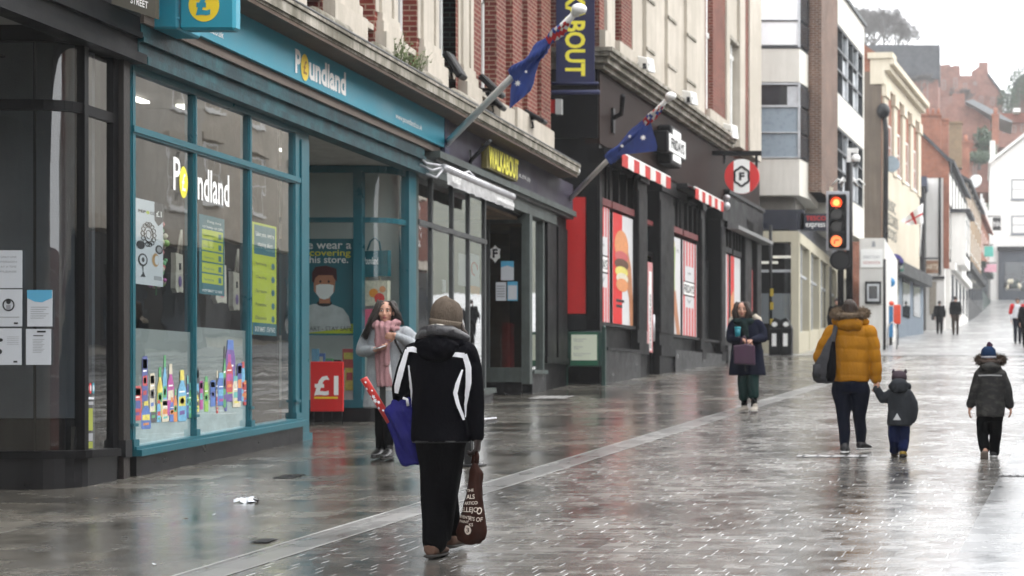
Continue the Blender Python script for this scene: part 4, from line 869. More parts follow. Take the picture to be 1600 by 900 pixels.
# window posters of stripes and food
def stripes(name, ua, ub, z0, z1, kind, label):
    mb = MB(); n = -.06; F2.box(mb, ua, ub, z0, z1, n - .01, n, M('poster_white', (.62, .62, .63), .5, var=.04, bump=0)); w, h = ub - ua, z1 - z0
    q = lambda a, b, c, d, m, l=.003: F2.quad(mb, ua + a * w, ua + b * w, z0 + c * h, z0 + d * h, n + l, m)
    if kind in ('stripe', 'door'):
        for a in (.04, .24, .44, .64, .84): q(a, a + .1, .0, .3 if .2 < a < .7 else 1, red_p); q(a, a + .1, .74 if .2 < a < .7 else .5, 1, red_p)
    if kind == 'stripe':
        q(.02, .86, .42, .58, ink); q(.06, .82, .435, .565, white_vinyl, .005); F2.text(mb, 'FRIDAYS', ua + .09 * w, z0 + .455 * h, .09 * h, .7 * w, n + .008, ink, .02)
        mb.poly([F2.P(ua + a * w, z0 + b * h, n + .004) for a, b in ((.25, .4), (.45, .34), (.65, .4), (.45, .37))], grey_ink); F2.text(mb, '1965', ua + .36 * w, z0 + .655 * h, .022 * h, .2 * w, n + .005, ink)
    if kind == 'door':
        q(.3, .75, .02, .9, white_vinyl, .004); mb.text('#FRIDAYSFEELING', F2.P(ua + .65 * w, z0 + .04 * h, n + .008), F2.up, -F2.d, .25 * w, .6 * h, ink, .02)
    if kind == 'burger':
        q(0, .45, 0, 1, red_p); D = lambda a, b, ra, rb, m, l: mb.disc(F2.P(ua + a * w, z0 + b * h, n + l), F2.d * (ra * w), F2.up * (rb * h), m, 24)
        D(.42, .72, .34, .14, PN['orange'], .005); D(.42, .62, .33, .05, PN['red'], .006); D(.42, .55, .35, .05, M('patty_print', (.1, .04, .02), .5, bump=0), .007); D(.42, .48, .32, .05, PN['yellow'], .008); D(.45, .42, .3, .05, PN['cream'], .009); D(.44, .36, .3, .06, PN['orange'], .01)
        mb.poly([F2.P(ua + a * w, z0 + b * h, n + .004) for a, b in ((.62, .8), (.9, .55), (1, .2), (1, 0), (.85, 0), (.8, .25), (.62, .42))], M('arm_print', (.45, .2, .1), .5, bump=0))
        for k in range(2): q(.15, .55 - .1 * k, .2 - .05 * k, .225 - .05 * k, ink, .006)
    if kind == 'glass':
        D = lambda a, b, ra, rb, m, l: mb.disc(F2.P(ua + a * w, z0 + b * h, n + l), F2.d * (ra * w), F2.up * (rb * h), m, 20)
        mb.poly([F2.P(ua + a * w, z0 + b * h, n + .004) for a, b in ((.05, .9), (.5, .9), (.42, .6), (.45, .4), (.1, .4))], M('drink_print', (.35, .45, .15), .4, bump=0)); D(.2, .93, .2, .05, PN['yellow'], .006)
        mb.poly([F2.P(ua + a * w, z0 + b * h, n + .005) for a, b in ((.0, .42), (.5, .45), (.75, .2), (.95, 0), (.6, 0), (.3, .25), (0, .3))], M('arm_print', (.45, .2, .1), .5, bump=0)); F2.text(mb, 'IT\'S', ua + .6 * w, z0 + .85 * h, .03 * h, .25 * w, n + .005, ink); q(0, .2, .0, .3, red_p, .006)
    if kind == 'plain': q(.1, .3, .05, .95, PN['cream']); q(.75, .95, 0, 1, red_p)
    if kind == 'redwhite': q(0, .35, 0, 1, red_p); mb.poly([F2.P(ua + a * w, z0 + b * h, n + .005) for a, b in ((.0, .5), (.3, .6), (.4, .3), (.2, 0), (0, 0))], PN['orange'])
    tag(mb.build(name, origin=F2.P((ua + ub) / 2, z0, n)), label, 'poster')
stripes('window_poster', .03, P2(957), 1.38, 3.7, 'stripe', 'red and white striped poster with black lettering at the near corner of the black diner')
stripes('window_poster', P2(962), P2(993), 1.38, 3.66, 'burger', 'red and white poster of a hand holding a tall burger in the diner window')
stripes('window_poster', P2(1009), P2(1013.5), .98, 2.9, 'door', 'narrow striped strip on the near edge of the diner door')
stripes('window_poster', P2(1015.5), P2(1024), .85, 2.85, 'door', 'striped strip with upright black lettering on the diner door')
stripes('window_poster', P2(1051.5), P2(1067), 1.33, 3.62, 'glass', 'white poster of a hand and a tall drink in the diner window')
stripes('window_poster', P2(1070.5), P2(1092), 1.33, 3.62, 'stripe', 'red and white striped poster with black lettering farther up the black diner')
stripes('window_poster', P2(1131.5), P2(1142), 1.44, 3.68, 'plain', 'pale poster with cream shapes in the far section of the diner')
stripes('window_poster', P2(1145), P2(1160), 1.44, 3.68, 'redwhite', 'half red half white poster in the far section of the diner')
stripes('window_poster', P2(1173), P2(1179), 1.44, 3.5, 'plain', 'thin pale strip at the far end of the diner')
# cornice and upper storeys
mb = MB(); 
for z0, z1, n in ((6.36, 6.46, .12), (6.46, 6.58, .22), (6.58, 6.66, .3), (6.66, 6.74, .36)): F2.box(mb, -n, P2(1133), z0, z1, -1.9, n, stone_dirty)
mb.build('cornice', db)
mb = MB(); F2.box(mb, .0, EU + .2, 6.3, 13.5, -9, -.3, brick_red)
for a, b in ((928, 944), (958.5, 960), (971, 987), (1099, 1103), (1114, 1133), (1160, 1169)): F2.box(mb, max(-.02, P2(a)), P2(b), 6.74, 13.5, -.4, .0, brick_red)
mb.build('brick_wall', db)
for a, b, n in ((946, 958, .04), (987, 1003, .02), (1003, 1015, .1), (1015, 1037, .03), (1037, 1049, .1), (1049, 1067, .03), (1067, 1080, .1), (1080, 1099, .04), (1133, 1138, .05), (1152, 1160, .08), (1169, 1187, .05)):
    mb = MB(); F2.box(mb, P2(a), P2(b), 6.74, 13.5, -.4, n, stone)
    if n == .1:
        for z in (7.4, 8.5, 9.6): F2.box(mb, P2(a) - .03, P2(b) + .03, z, z + .06, n, n + .03, stone_dirty)
    mb.build('stone_panel', db)
for a, b in ((928, 946), (960, 987), (1103, 1133)):
    mb = MB(); F2.box(mb, max(-.02, P2(a)), P2(b), 6.74, 7.15, -.4, .12, stone); mb.build('stone_plinth', db)
for a, b in ((958.5, 971), (1103, 1114), (1138, 1152)):
    w_ = MB(); ua, ub = P2(a), P2(b); zz = 7.15 if a < 1130 else 6.75
    for c, d_, z0, z1 in ((ua, ua + .08, zz, 13), (ub - .3, ub - .2, zz, 13), (ua, ub, zz, zz + .1), (ua, ub, 9.1, 9.22)): F2.box(w_, c, d_, z0, z1, -.3, -.1, white_paint)
    if a > 1130:
        F2.box(w_, ua, ub, 9.5, 9.6, -.3, .06, stone_dirty); F2.box(w_, ua, ub, 9.6, 10.9, -.3, .0, stone); F2.box(w_, ua, ub, 10.9, 11., -.3, .08, charcoal)
    o = w_.build('window', db); p = MB(); F2.quad(p, ua, ub, zz, 13, -.25, M('window_blind', (.6, .62, .64), .6) if a > 1100 else pane_dk); p.build('pane', o)
# red and white awnings
red_c = M('red_awning_cloth', (.42, .025, .02), .8, var=.3); white_c = M('white_awning_cloth', (.6, .59, .56), .8, var=.2)
def awning(pa, pb, z, label):
    n0 = .42; ua, ub = F2.U(pa, n0), F2.U(pb, n0); t = thing('striped_awning', label, 'awning', F2.P((ua + ub) / 2, z, .2), 'red and white diner awnings'); ns = 9
    mb = MB(); F2.box(mb, ua, ub, z + .18, z + .3, 0, .25, charcoal); mb.tube([F2.P(ua, z + .2, n0), F2.P(ub, z + .2, n0)], .03, white_paint, 8); mb.build('cassette', t)
    mb = MB()
    for i in range(ns):
        a, b = ua + (ub - ua) * i / ns, ua + (ub - ua) * (i + 1) / ns; m_ = red_c if i % 2 == 0 else white_c; j = .012 * math.sin(i * 2.1)
        mb.hexa([F2.P(a, z - .06 + j, n0 + .02), F2.P(a, z - .06 + j, n0 + .03), F2.P(b, z - .06 - j, n0 + .03), F2.P(b, z - .06 - j, n0 + .02), F2.P(a, z + .19, n0 + .02), F2.P(a, z + .19, n0 + .03), F2.P(b, z + .19, n0 + .03), F2.P(b, z + .19, n0 + .02)], m_)
        mb.quad(F2.P(a, z + .2, n0), F2.P(b, z + .2, n0), F2.P(b, z + .24, .2), F2.P(a, z + .24, .2), m_)
    mb.build('valance', t)
awning(970, 1046, F2.Z(970, 245, .42) - .12, 'nearer red and white striped awning on the black diner')
awning(1085, 1129, F2.Z(1085, 298, .42) - .12, 'farther red and white striped awning on the black diner')
# signs on the diner
bx = thing('box_sign', 'upright white FRIDAYS sign in a scalloped frame on the brown diner wall', 'sign', F2.P(6, 5.3, 0)); u0, u1 = F2.U(1044, .36), F2.U(1073, .36)
z0 = F2.Z(1044, 237, .36); z1 = F2.Z(1044, 203, .36)
mb = MB(); F2.box(mb, u0, u1, z0, z1, .0, .35, black_paint); F2.box(mb, (u0 + u1) / 2 - .5, (u0 + u1) / 2 + .5, z0 - .2, z1 + .18, .02, .33, black_paint); bevel(mb.build('case', bx), .03)
mb = MB(); F2.box(mb, u0 + .12, u1 - .12, z0 + .05, z1 - .05, .35, .362, white_vinyl); F2.box(mb, (u0 + u1) / 2 - .35, (u0 + u1) / 2 + .35, z0 - .12, z1 + .1, .331, .35, white_vinyl); F2.text(mb, 'FRIDAYS', u0 + .25, z0 + .12, z1 - z0 - .24, u1 - u0 - .5, .368, ink, .03); mb.build('face', bx)
Yr = 43.; k43 = Yr / FX; X = lambda px: (px - PX0) * k43; Z = lambda py: (PY0 - py) * k43
rs = thing('round_sign', 'round red and white sign with a black F badge hanging from a black arm', 'sign', (X(1159), Yr, Z(303)))
mb = MB(); c = Vector((X(1159.5), Yr, Z(276))); r_ = 27 * k43; mb.cyl(c + Vector((0, -.06, 0)), (r_, 0, 0), (0, 0, r_), (0, .12, 0), red_p, 36); mb.build('disc', rs)
mb = MB(); yy = Yr - .064; w_ = 12.5 * k43; hh = math.sqrt(r_ * r_ - w_ * w_) 
pts = [c + Vector((w_, -.064, -hh))] + [c + Vector((math.sin(t) * r_, -.064, -math.cos(t) * r_)) for t in [i / 8 * .96 - .48 for i in range(9)]][::-1] + [c + Vector((-w_, -.064, -hh)), c + Vector((-w_, -.064, hh))] + [c + Vector((math.sin(t) * r_, -.064, math.cos(t) * r_)) for t in [i / 8 * .96 - .48 for i in range(9)]] + [c + Vector((w_, -.064, hh))]
mb.poly(pts, white_vinyl); sc = [c + Vector((math.cos(t) * 11.5 * k43 * (1 + .07 * math.cos(6 * t + math.pi)), -.07, math.sin(t) * 14 * k43 * (1 + .07 * math.cos(6 * t + math.pi)))) for t in [2 * math.pi * i / 48 for i in range(49)]]
mb.tube(sc, .03, ink, 5); mb.text('F', c + Vector((-4.2 * k43, -.072, -6.2 * k43)), (1, 0, 0), (0, 0, 1), 12.5 * k43, 8.5 * k43, ink, .05); mb.build('lettering', rs)
mb = MB(); mb.box(X(1113), X(1190), Yr - .05, Yr + .05, Z(243), Z(236), black_paint); mb.box(X(1130), X(1134), Yr - .03, Yr + .03, Z(256), Z(236), black_paint); mb.box(X(1180), X(1184), Yr - .03, Yr + .03, Z(262), Z(236), black_paint); mb.build('arm', rs)
# vertical hanging banner
Yb = 31.6; kb = Yb / FX; X = lambda px: (px - PX0) * kb; Z = lambda py: (PY0 - py) * kb
bn = thing('hanging_banner', 'navy upright banner with yellow lettering held out from the brick terrace by two bars', 'banner', (X(899), Yb, Z(131)))
navy_b = M('navy_banner_cloth', (.007, .011, .055), .7, var=.1)
mb = MB(); mb.box(X(869), X(929), Yb - .01, Yb + .01, Z(131), 9.9, navy_b); mb.build('cloth', bn)
mb = MB(); Wz = 9.75; LB = 'WALKABOUT'; lh = (Z(7) - Z(118)) / 3.35
mb.text('KABOUT', (X(883), Yb - .014, Z(-10)), (0, 0, -1), (1, 0, 0), X(915) - X(883), Z(-10) - Z(119), yellow_b, .03); mb.text('WAL', (X(883), Yb - .014, Z(-80)), (0, 0, -1), (1, 0, 0), X(915) - X(883), Z(-80) - Z(-14), yellow_b, .03); mb.build('lettering', bn)
mb = MB(); mb.tube([(X(862), Yb, Z(130.5)), (X(935), Yb, Z(130.5))], .03, navy_b, 8); mb.build('hem_bar', bn)
mb = MB(); mb.tube([(X(826), Yb, Z(145)), (X(937), Yb, Z(144))], .045, navy_b, 8); mb.build('bracket', bn)
# projecting price sign of the teal shop, and the dark sign above the black shop
Yp = 15.8; kp = Yp / FX; X = lambda px: (px - PX0) * kp; Z = lambda py: (PY0 - py) * kp
ps = thing('projecting_sign', 'teal box sign with a yellow £ disc projecting over the pavement', 'sign', (X(323), Yp, Z(48)))
mb = MB(); mb.box(X(279), X(367), Yp, Yp + .14, Z(46.5), Z(-60), teal_sign); bevel(mb.build('box', ps), .025)
mb = MB(); c = Vector((X(319), Yp - .004, Z(8))); mb.disc(c, (24 * kp, 0, 0), (0, 0, 26 * kp), yellow_v, 36); mb.text('£', c + Vector((-12.5 * kp, -.004, -16.5 * kp)), (1, 0, 0), (0, 0, 1), 34 * kp, 24 * kp, teal_sign, .045); mb.build('lettering', ps)
mb = MB(); mb.box(X(235), X(276), Yp + .02, Yp + .5, Z(44), Z(-60), teal_sign); bevel(mb.build('wall_box', ps), .02)
mb = MB(); mb.tube([(X(258), Yp + .05, Z(27)), (X(284), Yp + .05, Z(27))], .025, teal_sign, 8); mb.build('bracket', ps)
Yq = 15.2; kq = Yq / FX; X = lambda px: (px - PX0) * kq; Z = lambda py: (PY0 - py) * kq
mb = MB(); olive = M('olive_black_sign', (.035, .03, .016), .5); mb.hexa([(X(118), Yq - .45, 3.62), (X(118), Yq - .4, 3.62), (X(236), Yq + .15, 3.42), (X(234), Yq + .1, 3.42), (X(118), Yq - .45, 4.1), (X(118), Yq - .4, 4.1), (X(236), Yq + .15, 4.1), (X(234), Yq + .1, 4.1)], olive)
o = mb.build('street_sign', origin=(X(180), Yq, 3.42)); tag(o, 'dark olive name board with white STREET lettering above the black shop', 'sign')
dd = (Vector((X(234), Yq + .1, 3.42)) - Vector((X(118), Yq - .45, 3.62))); r1 = dd.normalized(); n1 = Vector((r1.y, -r1.x, 0)).normalized()
mb = MB(); mb.text('STREET', Vector((X(206), Yq - .03, 3.53)) + n1 * .012, r1, Vector((0, 0, 1)), .065, .15, white_vinyl, .01); l_ = mb.build('lettering', o)
# flag poles with drooping flags
pole_m = M('white_pole', (.88, .88, .87), .5, var=.05); blue_f = M('blue_flag_cloth', (.035, .075, .34), .8, var=.2, scale=6); red_f = M('red_flag_cloth', (.5, .015, .02), .8); white_f = M('white_flag_cloth', (.75, .75, .74), .8)
def flagpole(A, B, flag, label, wrap0, grp):
    A, B = Vector(A), Vector(B); d = (B - A); L_ = d.length; d.normalize()
    t = thing('flagpole', label, 'flagpole', A, grp); mb = MB(); mb.tube([A, A.lerp(B, .99)], [.05, .042], pole_m, 10); mb.build('pole', t)
    mb = MB(); mb.ball(B, (.1, .1, .07), pole_m, 12, 8); mb.tube([B - d * .12, B], .06, pole_m, 8); mb.build('finial', t)
    mb = MB(); mb.box(A.x - .12, A.x, A.y - .12, A.y + .12, A.z - .2, A.z + .15, pole_m); mb.build('socket', t)
    # cloth wound round the upper pole: twisted stripes, then the free blue end
    mb = MB(); s0, s1 = wrap0, .93; n_ = 26; seg = 12
    side = d.cross(Vector((0, 0, 1))).normalized(); up = side.cross(d); vs = []; fs = []; ms = []
    for i in range(n_ + 1):
        f_ = i / n_; p = A.lerp(B, s0 + (s1 - s0) * f_); r_ = .095 - .045 * f_ + .014 * math.sin(f_ * 17)
        for k in range(seg):
            a = 2 * math.pi * k / seg + f_ * 5; w = r_ * (1 + .28 * math.sin(3 * a + f_ * 9)); vs.append(p + side * math.cos(a) * w + up * (math.sin(a) * w - .02))
    for i in range(n_):
        for k in range(seg):
            k2 = (k + 1) % seg; q = (k + (i * 7) // 5) % seg; nz = mnoise.noise((i * .45 + wrap0 * 9, q * .55, 2.)); m_ = blue_f if i < n_ * .62 else (red_f if nz > .12 else white_f if nz > -.14 else blue_f)
            mb.add([vs[i * seg + k], vs[i * seg + k2], vs[(i + 1) * seg + k2], vs[(i + 1) * seg + k]], [(0, 1, 2, 3)], m_, True)
    flag(mb); mb.build('flag', t)
    return t
def cloth(mb, outline_rows, m, thick=.012):
    """sheet of rows of 3D points"""
    vs = [p for r in outline_rows for p in r]; nr = len(outline_rows); nc = len(outline_rows[0])
    mb.add(vs, [(i * nc + j, i * nc + j + 1, (i + 1) * nc + j + 1, (i + 1) * nc + j) for i in range(nr - 1) for j in range(nc - 1)], m, True)
def star(mb, c, r, y, m):
    mb.poly([c + Vector((math.cos(a + math.pi / 2) * (r if i % 2 == 0 else r * .45), y, math.sin(a + math.pi / 2) * (r if i % 2 == 0 else r * .45))) for i, a in enumerate([math.pi * j / 7 for j in range(14)])], m)
def plane_cloth(A, kx, rows, Yv, amp=.05):
    """rows of (left px, right px, row py): folds are real depth"""
    out = []
    for i, (l, r_, py0, py1) in enumerate(rows):
        row = []
        for j in range(11):
            f_ = j / 10; px = l + (r_ - l) * f_; py = py0 + (py1 - py0) * f_; Y = Yv(px) + amp * math.sin(f_ * 9 + i * .7) - .03
            row.append(at(px, py, Y))
        out.append(row)
    return out
A1 = at(690, 232, 24.6); B1 = at(905, 14, 21.5)
def flag1(mb):
    Yv = lambda px: 24.6 + (px - 690) / 215 * -3.1 - .05
    cloth(mb, plane_cloth(0, 0, [(836, 862, 84, 64), (812, 842, 108, 98), (800, 836, 120, 118), (798, 834, 138, 130), (797, 829, 155, 142), (796, 820, 170, 150)], Yv), blue_f)
    star(mb, at(809, 130, Yv(809) - .12), .05, 0, white_f); star(mb, at(822, 112, Yv(822) - .14), .025, 0, white_f)
flagpole(A1, B1, flag1, 'white pole with a blue starred flag wound round it, slanting up from the violet sign', .57, 'slanting flagpoles with starred flags')
A2 = at(883, 318, 32.2); B2 = at(1048, 150, 29.)
def flag2(mb):
    Yv = lambda px: 32.2 - (px - 883) / 165 * 3.2 - .06
    cloth(mb, plane_cloth(0, 0, [(1002, 1014, 189, 184), (992, 1018, 198, 196), (980, 1021, 209, 208), (972, 1024, 219, 216), (962, 1027, 231, 229), (957, 1026, 243, 236)], Yv, .07), blue_f)
    star(mb, at(1005, 215, Yv(1005) - .2), .06, 0, white_f); star(mb, at(984, 213, Yv(984) - .22), .035, 0, white_f); star(mb, at(972, 228, Yv(972) - .2), .04, 0, white_f)
flagpole(A2, B2, flag2, 'white pole with a spread blue starred flag, slanting up before the black diner', .45, 'slanting flagpoles with starred flags')
# floodlights on the cornice
def flood(px, py, Y, s, tilt, label):
    c = at(px, py, Y); t = thing('floodlight', label, 'floodlight', c - Vector((0, 0, .2)), 'black floodlights on the cornice'); R_ = Matrix.Rotation(-tilt, 3, 'Y')
    mb = MB(); ax = R_ @ Vector((0, 0, .26 * s)); ay = Vector((0, .2 * s, 0)); az = R_ @ Vector((.06 * s, 0, 0)); mb.obox(c, az, ay, ax, black_paint); bevel(mb.build('head', t), .03 * s)
    mb = MB(); e = c - ax * .5; mb.obox(e + Vector((-.2 * s, 0, .02)), Vector((.17 * s, 0, 0)), Vector((0, .05, 0)), Vector((0, 0, .03 * s)), black_paint); mb.build('arm', t)
    mb = MB(); mb.tube([c + Vector((-.06, 0, -.08)), c + Vector((-.04, 0, -.24 * s)), c + Vector((-.14, 0, -.26 * s))], .018, charcoal, 6); mb.build('bracket', t)
    mb = MB(); mb.tube([c + Vector((-.2, 0, -.1)), c + Vector((-.24, .05, -.3)), c + Vector((-.05, .1, -.38)), c + Vector((.05, .0, -.45))], .01, charcoal, 5); mb.build('cable', t)
flood(711, 103, 25.2, .85, .55, 'black floodlight tilted up beside the stone pilasters')
flood(769, 135, 26.6, .85, .8, 'black floodlight just above the slanting white flagpole')
flood(775, 158, 26.9, .7, .75, 'black floodlight just below the slanting white flagpole')
flood(837, 183, 29.4, .75, 1.05, 'black floodlight lying low under the wound blue flag')
# cameras and lamps on the diner
def cctv(px, py, Y, s, label):
    c = at(px, py, Y); t = thing('security_camera', label, 'camera', c, 'white cameras on the diner stonework')
    mb = MB(); mb.obox(c, Vector((.12 * s, -.05 * s, -.03 * s)), Vector((.05 * s, .12 * s, 0)), Vector((-.02, 0, .15 * s)), white_paint); bevel(mb.build('housing', t), .02)
    mb = MB(); mb.obox(c + Vector((.02, -.13 * s, -.06 * s)), Vector((.07 * s, 0, 0)), Vector((0, .02, 0)), Vector((0, 0, .06 * s)), charcoal); mb.build('lens', t)
    mb = MB(); mb.tube([c + Vector((-.08, .1, .05)), c + Vector((-.4 * s, .3, .06))], .035, white_paint, 6); mb.build('arm', t)
cctv(1010, 101, 35.4, 1., 'white camera on the pale stone above the brown diner wall, the nearest of the three')
cctv(1078, 153, 38.6, 1., 'white camera on the fluted stone panel beyond the second flag')
cctv(1141, 205, 43.8, 1.2, 'white camera beside the tall white window column at the cornice end')
mb = MB(); p = F2.P(F2.U(957), F2.Z(957, 185), 0); mb.tube([p, p + Vector((.25, -.3, .05)), p + Vector((.4, -.9, .3))], .05, black_paint, 8); mb.obox(p + Vector((0, 0, -.05)), (.04, 0, 0), (0, .1, 0), (0, 0, .25), black_paint)
tag(mb.build('wall_spotlight', origin=p), 'small black spotlight on an arm at the top of the brown diner wall', 'spotlight')
mb = MB(); p = at(738, 240, 25.6); mb.tube([F1.P(25.6, 3.5, .15), F1.P(25.6, 3.56, .2), at(766, 220, 25.3)], .03, charcoal, 6); mb.tube([F1.P(25.6, 3.2, .2), F1.P(25.6, 3.7, .17)], .015, charcoal, 5)
tag(mb.build('sign_lamp_arm', origin=p), 'thin dark sign lamp arm on the violet fascia', 'lamp arm')
mb = MB(); c = at(285 + 640 - 55, 168, 32.9); mb.box(c.x, c.x + .12, c.y - .12, c.y, c.z - .15, c.z + .15, white_paint); mb.box(c.x - .3, c.x, c.y - .1, c.y, c.z - .12, c.z + .14, red_p); tag(mb.build('alarm_box', origin=c), 'small red and white alarm box on the black wall under the banner', 'alarm box')
mb = MB(); c = at(900, 267, 31.2); mb.ball(c, (.08, .1, .1), white_paint, 10, 8); mb.tube([c, c + Vector((-.15, .1, 0))], .03, white_paint, 6); tag(mb.build('dome_camera', origin=c), 'small white dome at the end of the stone cornice', 'camera')
mb = MB(); c = at(1134, 322, 43.5); mb.ball(c, (.12, .12, .12), silver, 10, 8); mb.ball(c + Vector((.02, 0, .22)), (.1, .1, .08), silver, 10, 8); mb.tube([c + Vector((-.3, .2, .1)), c], .03, silver, 6); tag(mb.build('dome_camera', origin=c), 'twin silver dome cameras under the round red sign', 'camera')
# ------------------------------------------------------------------ helpers for plain facades
def win(parent, P, u0, u1, z0, z1, frame_m, pane_m, nx=2, nz=2, rec=-.12, sill=True, fw=.07):
    """sash window set in a wall; P(u, z, n)"""
    fr = MB(); bx = lambda a, b, c, d, n0, n1, m=frame_m: fr.hexa([P(a, c, n0), P(a, c, n1), P(b, c, n1), P(b, c, n0), P(a, d, n0), P(a, d, n1), P(b, d, n1), P(b, d, n0)], m)
    bx(u0, u0 + fw, z0, z1, rec, .02); bx(u1 - fw, u1, z0, z1, rec, .02); bx(u0 + fw, u1 - fw, z0, z0 + fw, rec, .02); bx(u0 + fw, u1 - fw, z1 - fw, z1, rec, .02)
    for i in range(1, nx): u = u0 + (u1 - u0) * i / nx; bx(u - fw * .3, u + fw * .3, z0 + fw, z1 - fw, rec, 0)
    for i in range(1, nz): z = z0 + (z1 - z0) * i / nz; bx(u0 + fw, u1 - fw, z - fw * .3, z + fw * .3, rec, .004)
    if sill: bx(u0 - .06, u1 + .06, z0 - .1, z0, -.02, .09)
    o = fr.build('window', parent); p = MB(); p.quad(P(u0, z0, rec * .3), P(u1, z0, rec * .3), P(u1, z1, rec * .3), P(u0, z1, rec * .3), pane_m); p.build('pane', o)
def front(Y):                      # a wall that faces down the street towards the camera: u = x
    return lambda u, z, n=0.: Vector((u, Y - n, z))
def fx(px, Y): return (px - PX0) * Y / FX
def fz(py, Y): return (PY0 - py) * Y / FX

# ------------------------------------------------------------------ white panelled office building on the corner
ob = thing('office_building', 'pale concrete and brown brick office block with banded windows above a cream shop', 'building', (-5.5, 54, zg(-5.5, 54)))
concrete = Mwall('pale_concrete', (.74, .72, .66), (.4, .38, .33), dirt=.35); white_pan = M('white_panel', (.86, .87, .88), .4, var=.03)
grey_pan = M('grey_blue_panel', (.26, .32, .37), .3, var=.06); dkframe = M('dark_window_frame', (.04, .045, .05), .5); al = M('aluminium_frame', (.5, .52, .54), .4, metal=.2)
cream = Mwall('cream_paint', (.6, .56, .43), (.35, .32, .25), dirt=.4)
Y0 = 53.; x = lambda px: fx(px, Y0); z = lambda py: fz(py, Y0)
XL = -9.5; xr = x(1249); xb = fx(1266, 54.3)
def bay(z0, z1, m, nm, rs_=0.):
    b = MB(); P = [(XL, Y0 - rs_), (xr, Y0 - rs_), (xb, 54.3), (xb, 57), (XL, 57)]; b.prism([(p[0], p[1], z0) for p in P], (0, 0, z1 - z0), m); return b.build(nm, ob)
bay(z(305), z(248), concrete, 'concrete_band'); bay(z(128), z(76), concrete, 'concrete_band'); bay(z(248) + .002, z(128) - .002, dkframe, 'window_bay', -.15); bay(z(76) + .002, z(-60), dkframe, 'window_bay', -.15)
def band(py0, py1, m, nm):
    b = MB(); b.box(XL, xr - .05, Y0 + .02, Y0 + .14, z(py1), z(py0), m); return b.build(nm, ob)
band(165, 134, pane_dk, 'window_pane'); band(206, 168, grey_pan, 'spandrel'); band(247, 209, grey_pan, 'spandrel'); band(31, -58, white_pan, 'spandrel'); band(70, 33, white_pan, 'spandrel')
b = MB(); b.box(x(1230), x(1247), Y0 + .015, Y0 + .03, z(164), z(135), al); b.build('window_blind', ob)
for py, t_ in ((166, 1.6), (207, 1.), (131, 1.4), (246, 1.), (32, .7), (73.5, 1.6)):
    b = MB(); b.box(XL, xr + .02, Y0 - .03, Y0 + .04, z(py + t_), z(py - t_), al if py not in (32, 73.5) else dkframe); b.build('rail', ob)
for pa, pb in ((1247, 1250.5), (1185, 1188)):
    b = MB(); b.box(x(pa), x(pb), Y0 - .04, Y0 + .05, z(247), z(129), al); b.box(x(pa), x(pb), Y0 - .04, Y0 + .05, z(74), z(-60), al); b.build('frame_post', ob)
for k in range(3):                                                  # angled lights of the bay
    for (pa, pb) in ((135, 164), (168, 206), (209, 246), (-50, 30), (34, 70)):
        if k == 0:
            b = MB(); p0, p1 = Vector((xr + .03, Y0 - .02, 0)), Vector((xb + .02, 54.25, 0)); b.quad(p0 + Vector((0, 0, z(pb))), p1 + Vector((0, 0, z(pb))), p1 + Vector((0, 0, z(pa))), p0 + Vector((0, 0, z(pa))), pane_dk); b.build('side_pane', ob)
b = MB(); b.box(-9, xb - .4, Y0 + .5, 60, z(330), z(305) - .002, M('overhang_soffit', (.2, .19, .17), .7)); b.build('soffit', ob)
F3 = Fac(fx(1283, 54.), 54., .092)
pier = MB(); u8 = F3.U(1308); pier.box(fx(1266, 54), F3.x0, 54., 60, fz(300, 54), fz(-70, 54), brick_brown); F3.box(pier, .0, u8, fz(300, 54), fz(-70, 54), -4, .012, brick_brown); pier.build('brick_pier', ob)
ue = F3.U(1349); zz = lambda py, px=1328: F3.Z(px, py)
# heights follow the facade lines, taken at its near end
zA = F3.Z(1309, 147); zB = F3.Z(1309, -14); zC = F3.Z(1309, 38); zD = F3.Z(1309, 198); zE = F3.Z(1309, 300)
b = MB(); F3.box(b, u8, ue, zC, zB, -4, .03, concrete); F3.box(b, u8, ue + .05, zB, zB + .12, -4, .12, dkframe); b.build('parapet', ob)
b = MB(); F3.box(b, u8, ue, zD, zA, -4, .03, concrete); b.build('concrete_band', ob); b = MB(); F3.box(b, u8, ue, zE - 1.2, zE, -4, .03, concrete); b.build('concrete_band', ob)
b = MB(); F3.box(b, ue - .18, ue, zE, zC, -4, .028, concrete); b.build('end_pier', ob)
for (za, zb) in ((zA, zC), (zE, zD)):
    b = MB(); F3.box(b, u8, ue - .18, za + .002, zb - .002, -4, -.1, pane_dk); w_ = b.build('window_band', ob); b = MB()
    n_ = 5
    for i in range(n_ + 1): uu = u8 + (ue - .2 - u8) * i / n_; F3.box(b, uu - .04, uu + .04, za, zb, -.1, 0, dkframe if i % 2 else al)
    for zz_ in (za + .04, za + (zb - za) * .36, za + (zb - za) * .66, zb - .04): F3.box(b, u8, ue - .18, zz_ - .035, zz_ + .035, -.1, .006, dkframe)
    b.build('frame', w_); b = MB()
    for i in (1, 3): uu = u8 + (ue - .2 - u8) * i / n_; F3.quad(b, uu + .05, uu + (ue - u8) / n_ - .06, za + .1, za + (zb - za) * .62, -.095, al)
    b.build('blind', w_)
b = MB(); F3.box(b, 0, ue, zg(-5, 57), fz(300, 54), -4, -1.2, charcoal); b.build('lower_wall', ob)
